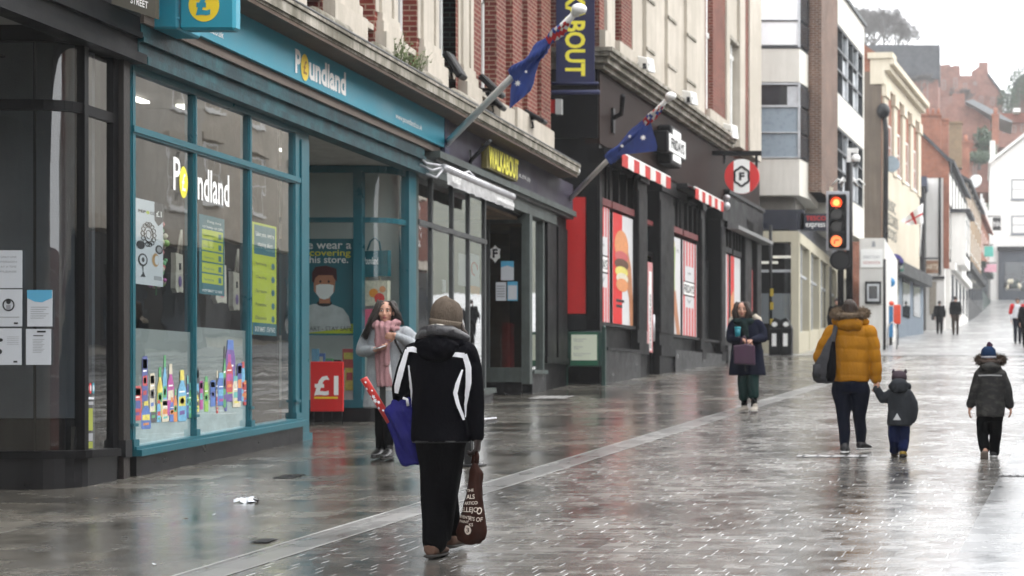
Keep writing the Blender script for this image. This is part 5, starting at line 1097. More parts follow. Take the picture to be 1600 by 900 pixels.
# cream shop at its foot
gs = thing('cream_corner_shop', 'cream framed corner shop with a navy fascia under the concrete overhang', 'shop', (-5.6, 52.5, zg(-5.6, 52.5)))
Ys = 52.; xs_ = lambda px: fx(px, Ys); zs_ = lambda py: fz(py, Ys); xc_ = xs_(1248); Fg = Fac(xc_, Ys, .01)
b = MB(); b.box(-9.5, xc_, Ys, Ys + .4, zs_(378), zs_(361), cream); Fg.box(b, .0, 26, zs_(378), zs_(361), -.4, 0, cream); b.build('cream_beam', gs)
b = MB(); b.box(xs_(1236), xc_ + .01, Ys - .02, Ys + .38, zg(xc_, Ys) - .1, zs_(378), cream); b.build('corner_column', gs)
b = MB(); b.box(-9.5, xs_(1256), Ys + .1, Ys + .3, zs_(358), zs_(327), M('navy_fascia', (.012, .016, .03), .5)); Fg.box(b, 0, 14, zs_(360), zs_(334), -.3, -.05, MATS['navy_fascia']); fb = b.build('fascia_sign', gs)
b = MB(); b.text('express', (xs_(1258.5), Ys + .09, zs_(357)), (1, 0, 0), (0, 0, 1), zs_(348) - zs_(357), xs_(1289) - xs_(1258.5), white_vinyl, .01)
b.text('TESCO', (xs_(1259), Ys + .09, zs_(344)), (1, 0, 0), (0, 0, 1), zs_(337) - zs_(344), xs_(1290) - xs_(1259), red_p, .02); sbox = MB(); sbox.box(xs_(1250), xs_(1291), Ys + .1, Ys + .35, zs_(360), zs_(333), MATS['navy_fascia']); b.build('lettering', fb); sbox.build('sign_return', gs)
b = MB(); b.box(-9.5, xs_(1236), Ys + .05, Ys + .3, zg(-6, Ys) - .1, zs_(532), cream); Fg.box(b, 0, 26, zg(-5.5, Ys) - .3, zs_(520), -.3, 0, cream, zg(-5.5, Ys) - .2, zs_(520) + 1.4); b.build('stallriser', gs)
b = MB(); b.quad((-9.5, Ys + .15, zs_(532)), (xs_(1236), Ys + .15, zs_(532)), (xs_(1236), Ys + .15, zs_(378)), (-9.5, Ys + .15, zs_(378)), glass_dk); b.build('window_pane', gs)
b = MB(); b.quad((-9.5, Ys + .17, zs_(505)), (xs_(1234), Ys + .17, zs_(505)), (xs_(1234), Ys + .17, zs_(458)), (-9.5, Ys + .17, zs_(458)), white_vinyl); b.build('window_blind', gs)
b = MB(); b.box(-9.5, xs_(1236), Ys + .1, Ys + .2, zs_(425), zs_(421), al); b.build('transom', gs)
for i in range(8):
    uu = 3.2 * i + .1; b = MB(); Fg.box(b, uu + 2.9, uu + 3.25, zg(-5.5, Ys + uu) - .1, zs_(378), -.3, .02, cream); b.build('column', gs)
    b = MB(); Fg.quad(b, uu, uu + 2.9, zs_(520) + .05 * uu, zs_(378), -.12, glass_dk); b.build('window_pane', gs)
    b = MB(); Fg.box(b, uu, uu + 2.9, zs_(428), zs_(424), -.15, -.08, al); Fg.box(b, uu + 1.4, uu + 1.48, zs_(520), zs_(378), -.16, -.07, al); b.build('frame', gs)
b = MB(); Fg.box(b, .3, 26, -.5, 6.2, -4, -3.2, M('shop_depth', (.14, .12, .1), .8, var=.5, scale=.5)); b.build('back_wall', gs)
for k, (px, py) in enumerate(((1215, 396), (1192, 405))):
    b = MB(); b.box(xs_(px) - .3, xs_(px) + .3, Ys + 1.2, Ys + 1.5, zs_(py) - .03, zs_(py) + .03, Memit('dim_tube', (1, .93, .8), .45)); b.build('ceiling_lamp', gs)
# white single-storey wall with a sign board and framed notice
Yw = 61.; a_ = thing('white_annex', 'white single storey wall with a faint lettered board beyond the traffic light', 'building', (fx(1364, Yw), Yw, zg(-3.6, Yw)))
b = MB(); b.box(fx(1343, Yw), fx(1382, Yw), Yw, 71.5, zg(-3.6, Yw) - .2, fz(372, Yw), white_wall); b.build('wall', a_)
b = MB(); b.box(fx(1345, Yw), fx(1379, Yw), Yw - .05, Yw, fz(418, Yw), fz(390, Yw), white_vinyl); b.text('DIRECTORY', (fx(1349, Yw), Yw - .054, fz(404, Yw)), (1, 0, 0), (0, 0, 1), .1, .62, grey_ink); b.text('INFORMATION', (fx(1349, Yw), Yw - .054, fz(413, Yw)), (1, 0, 0), (0, 0, 1), .11, .62, M('faded_red_ink', (.45, .15, .13), .6, bump=0)); b.build('sign_board', a_)
b = MB(); b.box(fx(1352, Yw), fx(1377, Yw), Yw - .1, Yw, fz(475, Yw), fz(440, Yw), charcoal); b.box(fx(1355, Yw), fx(1374, Yw), Yw - .12, Yw - .1, fz(471, Yw), fz(444, Yw), al); b.box(fx(1358, Yw), fx(1371, Yw), Yw - .13, Yw - .12, fz(467, Yw), fz(447, Yw), pane_dk); o = bevel(b.build('display_case', origin=(fx(1364, Yw), Yw, fz(475, Yw))), .03); tag(o, 'dark framed display case on the white single storey wall', 'display case')
b = MB(); yy = Yw - .01; b.quad((fx(1362, Yw), yy, fz(386, Yw)), (fx(1368, Yw), yy, fz(386, Yw)), (fx(1367, Yw), yy, fz(377, Yw)), (fx(1363, Yw), yy, fz(377, Yw)), grey_ink); b.build('emblem', a_)

# ------------------------------------------------------------------ cream and brick building with the heavy cornice
Yy = 72.; yb = thing('cream_cornice_building', 'cream rendered and red brick building under a heavy moulded cornice', 'building', (fx(1378, Yy), Yy, zg(-3.9, Yy)))
render_br = Mwall('brown_render', (.17, .135, .105), (.08, .065, .05), dirt=.7, scale=.4); cream2 = Mwall('ochre_cream_render', (.62, .565, .46), (.46, .4, .3), dirt=.65)
b = MB(); b.box(fx(1350, Yy), fx(1377, Yy), Yy, Yy + 9, zg(-4, Yy) - .2, fz(112, Yy), render_br); b.build('side_wall', yb)
b = MB(); P4 = [(fx(1350, Yy), fz(112, Yy)), (fx(1377, Yy), fz(112, Yy)), (fx(1377, Yy), fz(88, Yy)), (fx(1350, Yy), fz(69, Yy))]; b.prism([(p[0], Yy + .05, p[1]) for p in P4], (0, 3, 0), brick_orange); b.build('brick_gable', yb)
F4 = Fac(fx(1378, Yy), Yy, .11); u4 = F4.U(1435); ztop = F4.Z(1378, 92)
b = MB(); F4.box(b, 0, u4, zg(-3, 78) - 1, ztop, -4, 0, brick_orange); b.build('wall', yb)
b = MB()
for z0, z1, n in ((ztop - 1.1, ztop - .5, .12), (ztop - .5, ztop - .25, .35), (ztop - .25, ztop, .55)): F4.box(b, -.1, u4 + .1, z0, z1, -.5, n, cream2)
F4.box(b, -.2, .9, ztop, ztop + .25, -.6, .5, cream2); b.build('cornice', yb)
b = MB(); F4.box(b, .05, u4, F4.Z(1378, 430), F4.Z(1378, 260), -.1, .06, cream2); b.build('render_band', yb)
for i in range(5):
    uu = .1 + i * (u4 - .9) / 4; b = MB(); F4.box(b, uu, uu + .9, F4.Z(1378, 262), ztop - 1.1, -.1, .12, cream2); F4.box(b, uu - .1, uu + 1., ztop - 1.6, ztop - 1.1, -.1, .2, cream2); b.build('pilaster', yb)
for i in range(4):
    uu = 1.3 + i * (u4 - .9) / 4; win(yb, F4.P, uu, uu + 1.1, F4.Z(1378, 255), ztop - 2.6, white_paint, pane_dk)
b = MB(); F4.text(b, 'MUSIC', .8, F4.Z(1385, 328), .5, 2.6, .08, grey_green); F4.text(b, 'RECORDS', .8, F4.Z(1385, 350), .5, 3.2, .08, grey_green); F4.text(b, 'BOOKS', .8, F4.Z(1385, 372), .5, 2.8, .08, grey_green); b.build('painted_lettering', yb)
b = MB(); pd = [F4.P(-.2, ztop - 2.6, .15), F4.P(-.1, ztop - 3.2, .2), F4.P(-.1, 4.5, .15)]; b.tube(pd, .11, charcoal, 6); b.ball(F4.P(-.25, ztop - 2.3, .1), (.3, .3, .35), charcoal, 8, 6); b.build('drainpipe', yb)
bluegrey = Mwall('blue_grey_shopfront', (.2, .25, .3), (.1, .12, .15), dirt=.5)
b = MB(); F4.box(b, 0, u4, zg(-4, Yy) - .3, F4.Z(1380, 425), -.3, .25, bluegrey, zg(-3, 83) - .3, F4.Z(1380, 425)); F4.box(b, 0, u4, F4.Z(1380, 425), F4.Z(1380, 405), -.3, .7, charcoal); b.build('shopfront', yb)
for i in range(3): uu = .8 + i * 3.4; b = MB(); F4.box(b, uu, uu + 2.2, 3.2 + .18 * i, 5.3, .2, .28, pane_dk); b.build('shop_window', yb)
# ------------------------------------------------------------------ houses farther up
def slope_roof(mb, P, u0, u1, ze, zr, n0, n1, m):
    mb.hexa([P(u0, ze, n1), P(u1, ze, n1), P(u1, zr, n0), P(u0, zr, n0), P(u0, ze + .2, n1), P(u1, ze + .2, n1), P(u1, zr + .2, n0), P(u0, zr + .2, n0)], m)
tiles_red = Mbrick('red_roof_tiles', (.3, .1, .06), (.22, .075, .05), (.1, .05, .04), w=.3, h=.25, ms=.02); slate = Mbrick('slate_roof', (.09, .095, .105), (.07, .073, .082), (.045, .046, .05), w=.35, h=.28, ms=.015)
Yh = 94.; bh = thing('brick_gable_house', 'orange brick gable house with a white lower wall and a dark corner bay', 'house', (fx(1460, Yh), Yh, zg(-2, Yh)))
b = MB(); b.box(fx(1447, Yh), fx(1476, Yh), Yh, Yh + 8, zg(-2, Yh) - .2, fz(278, Yh), white_wall); b.build('white_wall', bh)
b = MB(); b.prism([(fx(a, Yh), Yh - .02, fz(c, Yh)) for a, c in ((1432, 278), (1482, 278), (1482, 252), (1430, 200))], (0, 8, 0), brick_orange); b.build('brick_gable', bh)
b = MB(); b.prism([(fx(a, Yh), Yh - .3, fz(c, Yh)) for a, c in ((1485, 256), (1429, 200), (1429, 195), (1486, 250))], (0, 9, 0), slate); b.build('roof', bh)
b = MB(); b.box(fx(1474, Yh), fx(1483, Yh), Yh - .05, Yh + .6, zg(-1.5, Yh) + 3.5, fz(260, Yh), brick_orange); b.tube([(fx(1468.5, Yh), Yh - .1, fz(278, Yh)), (fx(1468.5, Yh), Yh - .1, fz(430, Yh))], .07, charcoal, 6); b.build('brick_pier', bh)
b = MB(); b.box(fx(1430, Yh) - .1, fx(1446, Yh), Yh - 2.5, Yh + 1, zg(-2, Yh) - .2, fz(300, Yh), charcoal); b.box(fx(1429, Yh) - .1, fx(1450, Yh), Yh - 2.7, Yh + 1, fz(300, Yh), fz(285, Yh), M('slate_blue_paint', (.05, .06, .09), .5)); b.build('corner_bay', bh)
b = MB(); b.box(fx(1448, Yh), fx(1476, Yh), Yh - .12, Yh, fz(436, Yh), fz(432, Yh), charcoal); b.box(fx(1452, Yh), fx(1463, Yh), Yh - .04, Yh, fz(492, Yh), fz(440, Yh), M('faded_door', (.3, .27, .22), .7)); b.build('string_course', bh)
F5 = Fac(fx(1482, 97.), 97., .0527)
def row_house(name, label, pa, pb, ze, wall_m, roof_m, shop_m, floors, timber=False):
    ua, ub = F5.U(pa), F5.U(pb); p = F5.P((ua + ub) / 2, 0, 0); g = zg(p.x, p.y); t = thing(name, label, 'house', (p.x, p.y, g))
    b = MB(); F5.box(b, ua, ub - .05, g + 3.2, ze, -7, 0, wall_m); b.build('wall', t)
    b = MB(); F5.box(b, ua, ub - .05, zg(p.x, F5.P(ua, 0).y) - .5, g + 3.2, -7, .12, shop_m); F5.box(b, ua, ub - .05, g + 2.9, g + 3.35, 0, .4, shop_m); b.build('shopfront', t)
    b = MB(); slope_roof(b, F5.P, ua - .1, ub, ze, ze + 3., -5, .35, roof_m); b.build('roof', t)
    n_ = max(1, int((ub - ua) / 3.2))
    for i in range(n_):
        uu = ua + (ub - ua) * (i + .5) / n_ - .5
        b = MB(); F5.box(b, uu - .6, uu + 1.3, g + .9, g + 2.7, .1, .16, pane_dk); b.build('shop_window', t)
        for k in range(floors): win(t, F5.P, uu, uu + 1., g + 4.3 + 3. * k, g + 6. + 3. * k, white_paint, pane_dk)
    if timber:
        b = MB()
        for k in range(7): uu = ua + (ub - ua - .2) * k / 6; F5.box(b, uu, uu + .16, g + 3.4, ze - .05, 0, .05, black_paint)
        for z_ in (g + 3.4, g + 6.6, ze - .3): F5.box(b, ua, ub - .06, z_, z_ + .16, 0, .06, black_paint)
        b.build('timber_frame', t)
        b = MB(); F5.box(b, ua + 1.5, ua + 6.5, g + 3.3, g + 6.4, .05, .9, white_wall); F5.box(b, ua + 1.3, ua + 6.7, g + 6.4, g + 6.6, .0, 1.2, slate); b.build('oriel_bay', t)
        for k in range(2): win(t, lambda u, z, n=0.: F5.P(u, z, n + .9), ua + 2 + 2.3 * k, ua + 3.6 + 2.3 * k, g + 4., g + 6., charcoal, pane_dk)
    return t
white_shop = Mwall('white_shopfront', (.7, .69, .66), (.4, .38, .36), dirt=.4)
row_house('timbered_house', 'white timber framed house with an oriel bay and a small slate canopy', 1482, 1510, 13.2, white_wall, slate, white_shop, 1, True)
row_house('tan_brick_house', 'tan brick house with a near black shopfront beyond the timbered one', 1510, 1533, 14.4, brick_tan, slate, charcoal, 2)
row_house('red_brick_house', 'narrow red brick house before the white end gable', 1533, 1546, 14.2, brick_orange, tiles_red, M('green_black_shopfront', (.02, .035, .03), .5), 2)
# white gabled building that closes the street
Ye = 157.; eb = thing('white_gable_building', 'white rendered gable building closing the far end of the street', 'building', (fx(1600, Ye), Ye, zg(5, Ye)))
zz = lambda py: fz(py, Ye); xx = lambda px: fx(px, Ye)
b = MB(); b.prism([(xx(a), Ye, c) for a, c in ((1547, zg(2, Ye) - 1), (1700, zg(8, Ye) - 1), (1700, zz(253)), (1626, zz(196)), (1547, zz(257)))], (0, 12, 0), white_wall); b.build('wall', eb)
b = MB(); b.prism([(xx(a), Ye - .4, c) for a, c in ((1545, zz(257)), (1626, zz(194)), (1702, zz(252)), (1702, zz(247)), (1626, zz(188)), (1545, zz(252)))], (0, 13, 0), white_wall); b.build('verge', eb)
b = MB(); b.prism([(xx(a), Ye + .5, c) for a, c in ((1554, zz(250)), (1620, zz(206)), (1660, zz(206)), (1660, zz(215)))], (0, 12, 0), tiles_red); b.build('roof', eb)
b = MB(); b.box(xx(1547), xx(1555), Ye - .1, Ye + 1, zz(258), zz(220), white_wall); b.build('kneeler', eb)
for (pa, pb, qa, qb) in ((1580, 1604, 280, 312), (1580, 1604, 337, 366)): win(eb, front(Ye), xx(pa), xx(pb), zz(qb), zz(qa), M('grey_sash', (.16, .17, .19), .5), M('far_dark_pane', (.035, .04, .045), .4, spec=.15), 1, 2, fw=.12)
b = MB(); b.box(xx(1560), xx(1690), Ye - .3, Ye, zg(5, Ye) - .5, zz(392), M('slate_grey_shopfront', (.05, .06, .075), .5)); b.box(xx(1558), xx(1692), Ye - .6, Ye, zz(392), zz(386), charcoal); b.box(xx(1570), xx(1640), Ye - .36, Ye - .3, zz(455), zz(410), pane_dk); b.build('shopfront', eb)
b = MB(); rr = random.Random(9)
for k in range(14): b.ball((xx(1572 + 2.2 * k), Ye - .5, zz(452) + rr.random() * .8), (.18, .1, .25), rr.choice((PN['cream'], charcoal, grey_green)), 6, 5)
b.build('window_display', eb)
# chimneys and hillside houses
pink_br = Mbrick('pink_brick', (.29, .115, .088), (.23, .095, .072), (.3, .21, .17), blotch=.45)
def chimney(px0, px1, py0, py1, Y, m, label, pots=0):
    t = thing('chimney_stack', label, 'chimney', (fx((px0 + px1) / 2, Y), Y, fz(py1, Y)), 'chimneys above the far roofs'); b = MB()
    b.box(fx(px0, Y), fx(px1, Y), Y, Y + 1.2, fz(py1, Y), fz(py0 + 3, Y), m); b.box(fx(px0 - .8, Y), fx(px1 + .8, Y), Y - .1, Y + 1.3, fz(py0 + 3, Y), fz(py0, Y), m); b.build('stack', t)
    for k in range(pots):
        c = fx(px0 + (px1 - px0) * (k + .5) / pots, Y); q = MB(); q.tube([(c, Y + .6, fz(py0, Y)), (c, Y + .6, fz(py0 - 11, Y))], [(px1 - px0) / pots * .3 * Y / FX, (px1 - px0) / pots * .25 * Y / FX], m, 8); q.build('chimney_pot', t)
chimney(1437, 1470, 178, 250, 108, brick_orange, 'broad orange brick stack with a row of pots behind the gable house', 4)
chimney(1470, 1482, 185, 260, 112, brick_orange, 'plain orange stack attached to the broad one', 0)
chimney(1483, 1503, 190, 262, 116, brick_tan, 'dull brown stack beyond the broad orange one', 0)
chimney(1503, 1515, 220, 280, 130, brick_orange, 'slim orange stack with one tall pot over the timbered house', 1)
chimney(1550, 1561, 178, 225, 157.5, brick_orange, 'slim orange stack with a pale pot on the white gable building', 1)
def hill_house(name, label, Y, wall, roof, wall_m, roof_m, wins=(), depth=10, base=None):
    t = thing(name, label, 'house', (fx(sum(p[0] for p in wall) / len(wall), Y), Y, fz(max(p[1] for p in wall), Y)), 'houses on the castle hill'); b = MB()
    b.prism([(fx(a, Y), Y, fz(c, Y)) for a, c in wall], (0, depth, 0), wall_m); recalc(b.build('wall', t))
    for r_ in roof: b = MB(); b.prism([(fx(a, Y), Y - .4, fz(c, Y)) for a, c in r_], (0, depth * .6, 0), roof_m); recalc(b.build('roof', t))
    for (a, c, d, e) in wins: win(t, front(Y), fx(a, Y), fx(d, Y), fz(e, Y), fz(c, Y), M('dull_sash', (.22, .2, .19), .6), pane_dk, 1, 2, fw=.1, sill=False)
hill_house('hill_house', 'tall house with a long slate roof and thin finial on the castle hill', 210, [(1395, 215), (1466, 215), (1466, 122), (1395, 122)], [[(1340, 124), (1467, 124), (1467, 71), (1348, 71)], [(1466, 124), (1468, 124), (1468, 63), (1467, 63)]], pink_br, slate, [(1440, 128, 1450, 160)])
hill_house('hill_house', 'pink brick house with a stepped chimney just right of the slate roof', 235, [(1466, 200), (1520, 200), (1520, 118), (1500, 118), (1500, 103), (1492, 102), (1485, 104), (1485, 100), (1466, 102)], [], pink_br, slate, [(1472, 125, 1478, 140), (1490, 122, 1496, 138), (1505, 130, 1511, 144)])
hill_house('hill_house', 'pink brick gable house with a broad central chimney on the hill crest', 245, [(1516, 200), (1567, 200), (1567, 148), (1544, 118), (1544, 97), (1529, 97), (1529, 104), (1518, 112)], [[(1567, 150), (1569, 147), (1544, 114), (1543, 118)]], pink_br, slate, [(1521, 128, 1526, 133), (1530, 150, 1536, 162), (1548, 152, 1554, 164)])
hill_house('hill_house', 'large plain brick gable with a pale sloping roof edge and skylights', 180, [(1478, 300), (1548, 300), (1548, 188), (1507, 160), (1507, 146), (1488, 146), (1488, 160), (1478, 168)], [], pink_br, slate)
Yk = 178.; b = MB(); b.prism([(fx(a, Yk), Yk, fz(c, Yk)) for a, c in ((1508, 158), (1549, 180), (1582, 192), (1582, 189), (1549, 170), (1520, 155))], (0, 8, 0), M('pale_slate', (.2, .21, .22), .5)); o = recalc(b.build('roof_slope', origin=(fx(1545, Yk), Yk, fz(190, Yk)))); tag(o, 'pale wet slate roof slope with skylights beside the large brick gable', 'roof')
hill_house('hill_house', 'low red roofed house with a white dormer behind the white gable', 200, [(1560, 230), (1640, 230), (1640, 190), (1560, 190)], [[(1556, 192), (1642, 192), (1642, 176), (1566, 178)]], pink_br, tiles_red, [(1567, 195, 1571, 208), (1580, 196, 1588, 207), (1595, 194, 1604, 206)])
b = MB(); Yk = 199.; b.box(fx(1583, Yk), fx(1594, Yk), Yk - 1, Yk + 1, fz(177, Yk), fz(171, Yk), white_paint); tag(b.build('dormer', origin=(fx(1588, Yk), Yk, fz(177, Yk))), 'small white dormer on the low red roof', 'dormer')
hill_house('hill_house', 'dark brick house at the right edge of the hill crest', 225, [(1581, 190), (1660, 190), (1660, 100), (1640, 95), (1600, 116), (1586, 130), (1581, 150)], [[(1579, 152), (1584, 130), (1600, 114), (1640, 93), (1640, 98), (1600, 119), (1588, 133), (1583, 155)]], M('dull_brick', (.13, .075, .06), .9, scale=1.), slate)
hill_house('hill_house', 'orange brick house between the hill chimneys and the white gable', 172, [(1500, 300), (1548, 300), (1548, 250), (1500, 240)], [[(1498, 242), (1550, 252), (1550, 230), (1510, 222)]], pink_br, tiles_red, [(1520, 258, 1526, 272)])

# ------------------------------------------------------------------ trees and bushes on the hill
bark = M('grey_bark', (.12, .11, .105), .9, var=.3)
def bare_tree(x, Y, z0, h, seed, label, twig=1.):
    t = thing('bare_tree', label, 'tree', (x, Y, z0)); rr = random.Random(seed); tr = MB(); cr = MB(); base = Vector((x, Y, z0))
    tr.tube([base, base + Vector((.1, 0, h * .15)), base + Vector((-.1, .1, h * .32))], [h * .02, h * .016, h * .012], bark, 8); tr.build('trunk', t)
    def grow(p, d, l, r, dep):
        q = p + d * l; cr.tube([p, (p + q) / 2 + Vector((rr.uniform(-1, 1), rr.uniform(-1, 1), rr.uniform(-.5, 1))) * l * .06, q], [r, r * .8, r * .6], bark, 3 if dep > 2 else 5, cap=False)
        if dep >= 6 + (h > 8): return
        for k in range(3):
            nd = (d + Vector((rr.uniform(-1, 1), rr.uniform(-1, 1), rr.uniform(-.35, .75))) * .62).normalized(); grow(p + d * l * rr.uniform(.55, 1), nd, l * rr.uniform(.66, .84), max(r * .58, .013), dep + 1)
    for k in range(6):
        a = k * 1.05 + rr.random(); grow(base + Vector((0, 0, h * rr.uniform(.06, .2))), Vector((math.cos(a) * .85, math.sin(a) * .85, 1)).normalized(), h * .2, h * .011, 1)
    cr.build('crown', t)
bare_tree(fx(1380, 232), 232, fz(84, 232), 9.5, 4, 'leafless tree with a fine twiggy crown above the slate roof')
bare_tree(fx(1350, 238), 238, fz(84, 238), 9., 8, 'leafless tree leaning behind the office block parapet')
for k_, (px_, py_, Y_, s_) in enumerate(((1335, 82, 242, 1.0), (1366, 86, 244, 1.1), (1398, 88, 246, .95), (1412, 90, 240, .75))):
    t_ = [o for o in bpy.data.objects if o.name.startswith('bare_tree')][k_ % 2]; c_ = copy_tree(t_); c_.location = (fx(px_, Y_), Y_, fz(py_, Y_)); c_.scale = (s_,) * 3; c_.rotation_euler.z = 1.3 + 1.9 * k_; tag(c_, 'leafless tree in the misty clump along the hill top', 'tree', 'bare trees on the hill top')
bare_tree(fx(1505, 205), 205, fz(172, 205), 4.2, 9, 'small leafless tree among the pink brick houses')
bare_tree(fx(1440, 200), 200, fz(150, 200), 4.0, 12, 'thin leafless tree before the slate roofed hill house')
def bush(x, Y, z0, rx, rz, seed, label, col=(.035, .06, .03)):
    rr = random.Random(seed); t = thing('evergreen_bush', label, 'bush', (x, Y, z0)); lm = M('evergreen_leaf', col, .7, var=.5, scale=1.5); b = MB()
    for k in range(900):
        u = Vector((rr.gauss(0, 1), rr.gauss(0, 1), rr.gauss(0, 1))).normalized() * rr.random() ** .4
        lump = 1 + .25 * mnoise.noise(u * 2.3 + Vector((seed, 0, 0))); p = Vector((x + u.x * rx * lump, Y + u.y * rx * lump, z0 + rz + u.z * rz * lump)); a = Vector((rr.uniform(-1, 1), rr.uniform(-1, 1), rr.uniform(-.6, 1))).normalized() * .28; c = a.orthogonal().normalized() * .13; b.quad(p, p + a * .5 + c, p + a, p + a * .5 - c, lm)
    b.build('crown', t); b = MB(); b.tube([(x, Y, z0 - .6), (x, Y, z0 + rz)], [.2, .08], bark, 6); b.build('trunk', t)
bush(fx(1537, 170), 170, fz(240, 170), 1.0, 1.35, 1, 'dark rounded evergreen against the plain brick gable')
bush(fx(1574, 215), 215, fz(182, 215), 1.4, 1.9, 2, 'dark evergreen between the crest house and the dark brick house')
bush(fx(1530, 168), 168, fz(256, 168), 1.9, .6, 3, 'low dark hedge bush over the far brick roof')
bush(fx(1592, 222), 222, fz(160, 222), 1.6, 2.6, 5, 'tall dark evergreen before the dark brick house at the edge')

# ------------------------------------------------------------------ the other side of the street, seen in the shop windows
def opposite(x0, y0, y1, h, wall_m, label, seed):
    rr = random.Random(seed); g0 = zg(x0, y0); t = thing('opposite_building', label, 'building', (x0, (y0 + y1) / 2, g0), 'shops across the street'); P = lambda u, z, n=0.: Vector((x0 - n, u, z))
    b = MB(); b.box(x0, x0 + 9, y0, y1 - .05, g0 - .5, g0 + h, wall_m); b.build('wall', t)
    b = MB(); b.box(x0 - .3, x0, y0, y1 - .05, g0 + h - .6, g0 + h, stone); b.box(x0 - .25, x0, y0, y1 - .05, g0 + 4., g0 + 4.4, stone); b.build('cornice', t)
    b = MB(); b.box(x0 - .12, x0, y0 + .1, y1 - .15, zg(x0, y1) - .1, g0 + 3.9, charcoal); b.build('shopfront', t)
    n_ = max(2, int((y1 - y0) / 3.4))
    for i in range(n_):
        u = y0 + (y1 - y0) * (i + .5) / n_
        b = MB(); b.box(x0 - .16, x0 - .12, u - 1.2, u + 1.2, g0 + .6 + .1 * i, g0 + 3., pane_dk); b.build('shop_window', t)
        for k in range(2):
            win(t, P, u - .55, u + .55, g0 + 5.2 + 3.3 * k, g0 + 7.3 + 3.3 * k, white_paint, pane_dk); q = MB(); q.box(x0 - .18, x0, u - .8, u + .8, g0 + 7.4 + 3.3 * k, g0 + 7.65 + 3.3 * k, stone); q.build('window_hood', t)
opp = [(-26, -14, 10.5, stone, 'pale stone shop row across the street, behind the viewpoint'), (-14, -3, 11.5, brick_red, 'red brick shop across the street near the viewpoint'), (-3, 9, 10.5, stone, 'pale stone bank front across from the black shop'), (9, 21, 11, Mwall('grey_cream_render', (.55, .52, .46), (.3, .28, .25)), 'cream rendered shop across from the teal shop'),
       (21, 33, 10, brick_red, 'red brick shop with pale hoods across from the violet bar'), (33, 46, 11, stone, 'pale stone shop across from the black diner'), (46, 57, 11, MATS['grey_cream_render'], 'cream rendered shop facing the crossing on the far side'), (57, 68, 12, stone, 'pale stone shop past the crossing on the far side'), (68, 84, 10, brick_red, 'red brick shop farther up the far side')]
for i, (a, b_, h, m_, lab) in enumerate(opp): opposite(8.2 + .05 * a * (a > 30), a, b_, h, m_, lab, i)
for i, (a, b_, lab) in enumerate(((-30, -12, 'plain stone shops on the near side behind the viewpoint'), (-12, 5, 'plain stone shop next to the black shop'))):
    t = thing('near_side_building', lab, 'building', (-7.9, (a + b_) / 2, zg(-8, a))); b = MB(); b.box(-18, -7.9 - .02 * i, a, b_, zg(-8, a) - 1, 9, stone); b.build('wall', t)
    for k in range(4):
        u = a + (b_ - a) * (k + .5) / 4
        for z_ in (3.4, 6.2): win(t, lambda uu, z, n=0.: Vector((-7.9 + n, uu, z)), u - .6, u + .6, z_, z_ + 1.9, white_paint, pane_dk)
        q = MB(); q.box(-7.9, -7.82, u - 1.5, u + 1.5, zg(-8, u) + .6, 1.2, pane_dk); q.build('shop_window', t)
t = thing('added_back_block', 'brick and stone building closing the street behind the viewpoint', 'building', (0, -62, zg(0, -62))); b = MB(); b.box(-25, 25, -75, -62, -7, 7, brick_red); b.box(-25, 25, -62.3, -62, 1, 1.5, stone) if False else None; b.build('wall', t)  # added unseen block, keeps bright sky out of the shop glass
for k in range(12):
    for z_ in (-2.6, .8, 4): win(t, lambda u, z, n=0.: Vector((u, -62 + n, z)), -22 + 3.8 * k, -20.6 + 3.8 * k, z_, z_ + 1.9, white_paint, pane_dk)
# back of the left block behind the side street
t = thing('side_street_building', 'brown brick building down the side street beside the office block', 'building', (-20, 47, zg(-20, 47))); b = MB(); b.box(-40, -17, 44, 60, -1, 10, brick_brown); b.build('wall', t)
# ------------------------------------------------------------------ hanging signs and flags up the street
def hang(px0, px1, py0, py1, Y, m, label, round_top=False, txt=None, tm=None):
    t = thing('hanging_sign', label, 'sign', (fx((px0 + px1) / 2, Y), Y, fz(py1, Y)), 'hanging signs up the street'); b = MB(); b.box(fx(px0, Y), fx(px1, Y), Y - .06, Y + .06, fz(py1, Y), fz(py0, Y), m)
    if round_top: b.cyl(((fx(px0, Y) + fx(px1, Y)) / 2, Y - .06, fz(py0, Y) + .002), ((fx(px1, Y) - fx(px0, Y)) / 2, 0, 0), (0, 0, (fz(py0, Y) - fz(py1, Y)) * 1.1), (0, .11, 0), M('violet_sign_board', (.06, .05, .25), .5))
    b.build('board', t); q = MB(); q.tube([(fx(px0, Y) - .7, Y, fz(py0, Y) + .12), (fx(px1, Y), Y, fz(py0, Y) + .12)], .05, charcoal, 6); q.build('bracket', t)
    if txt: q = MB(); q.text(txt, (fx(px0 + 1, Y), Y - .066, fz(py1, Y) + (fz(py0, Y) - fz(py1, Y)) * .3), (1, 0, 0), (0, 0, 1), (fz(py0, Y) - fz(py1, Y)) * .4, (px1 - px0 - 2) * Y / FX, tm); q.build('lettering', t)
hang(1385, 1412, 411, 424, 72.5, M('green_sign_board', (.05, .16, .12), .5), 'green sign under a violet half round board on the blue grey shop', True, 'VILLAGE', white_vinyl)
hang(1447, 1466, 407, 427, 92, M('wooden_sign_board', (.2, .11, .06), .6), 'brown wooden sign with pale lettering before the white house wall', False, 'ARTS', PN['cream'])
hang(1493, 1510, 368, 392, 108, M('purple_sign_board', (.26, .06, .24), .6), 'purple hanging sign before the timbered house')
hang(1538, 1552, 385, 401, 140, M('aqua_sign_board', (.1, .5, .42), .6), 'aqua hanging sign near the end of the street')
hang(1538, 1557, 413, 425, 138, M('rose_sign_board', (.75, .4, .48), .6), 'pale pink hanging sign under the aqua one')
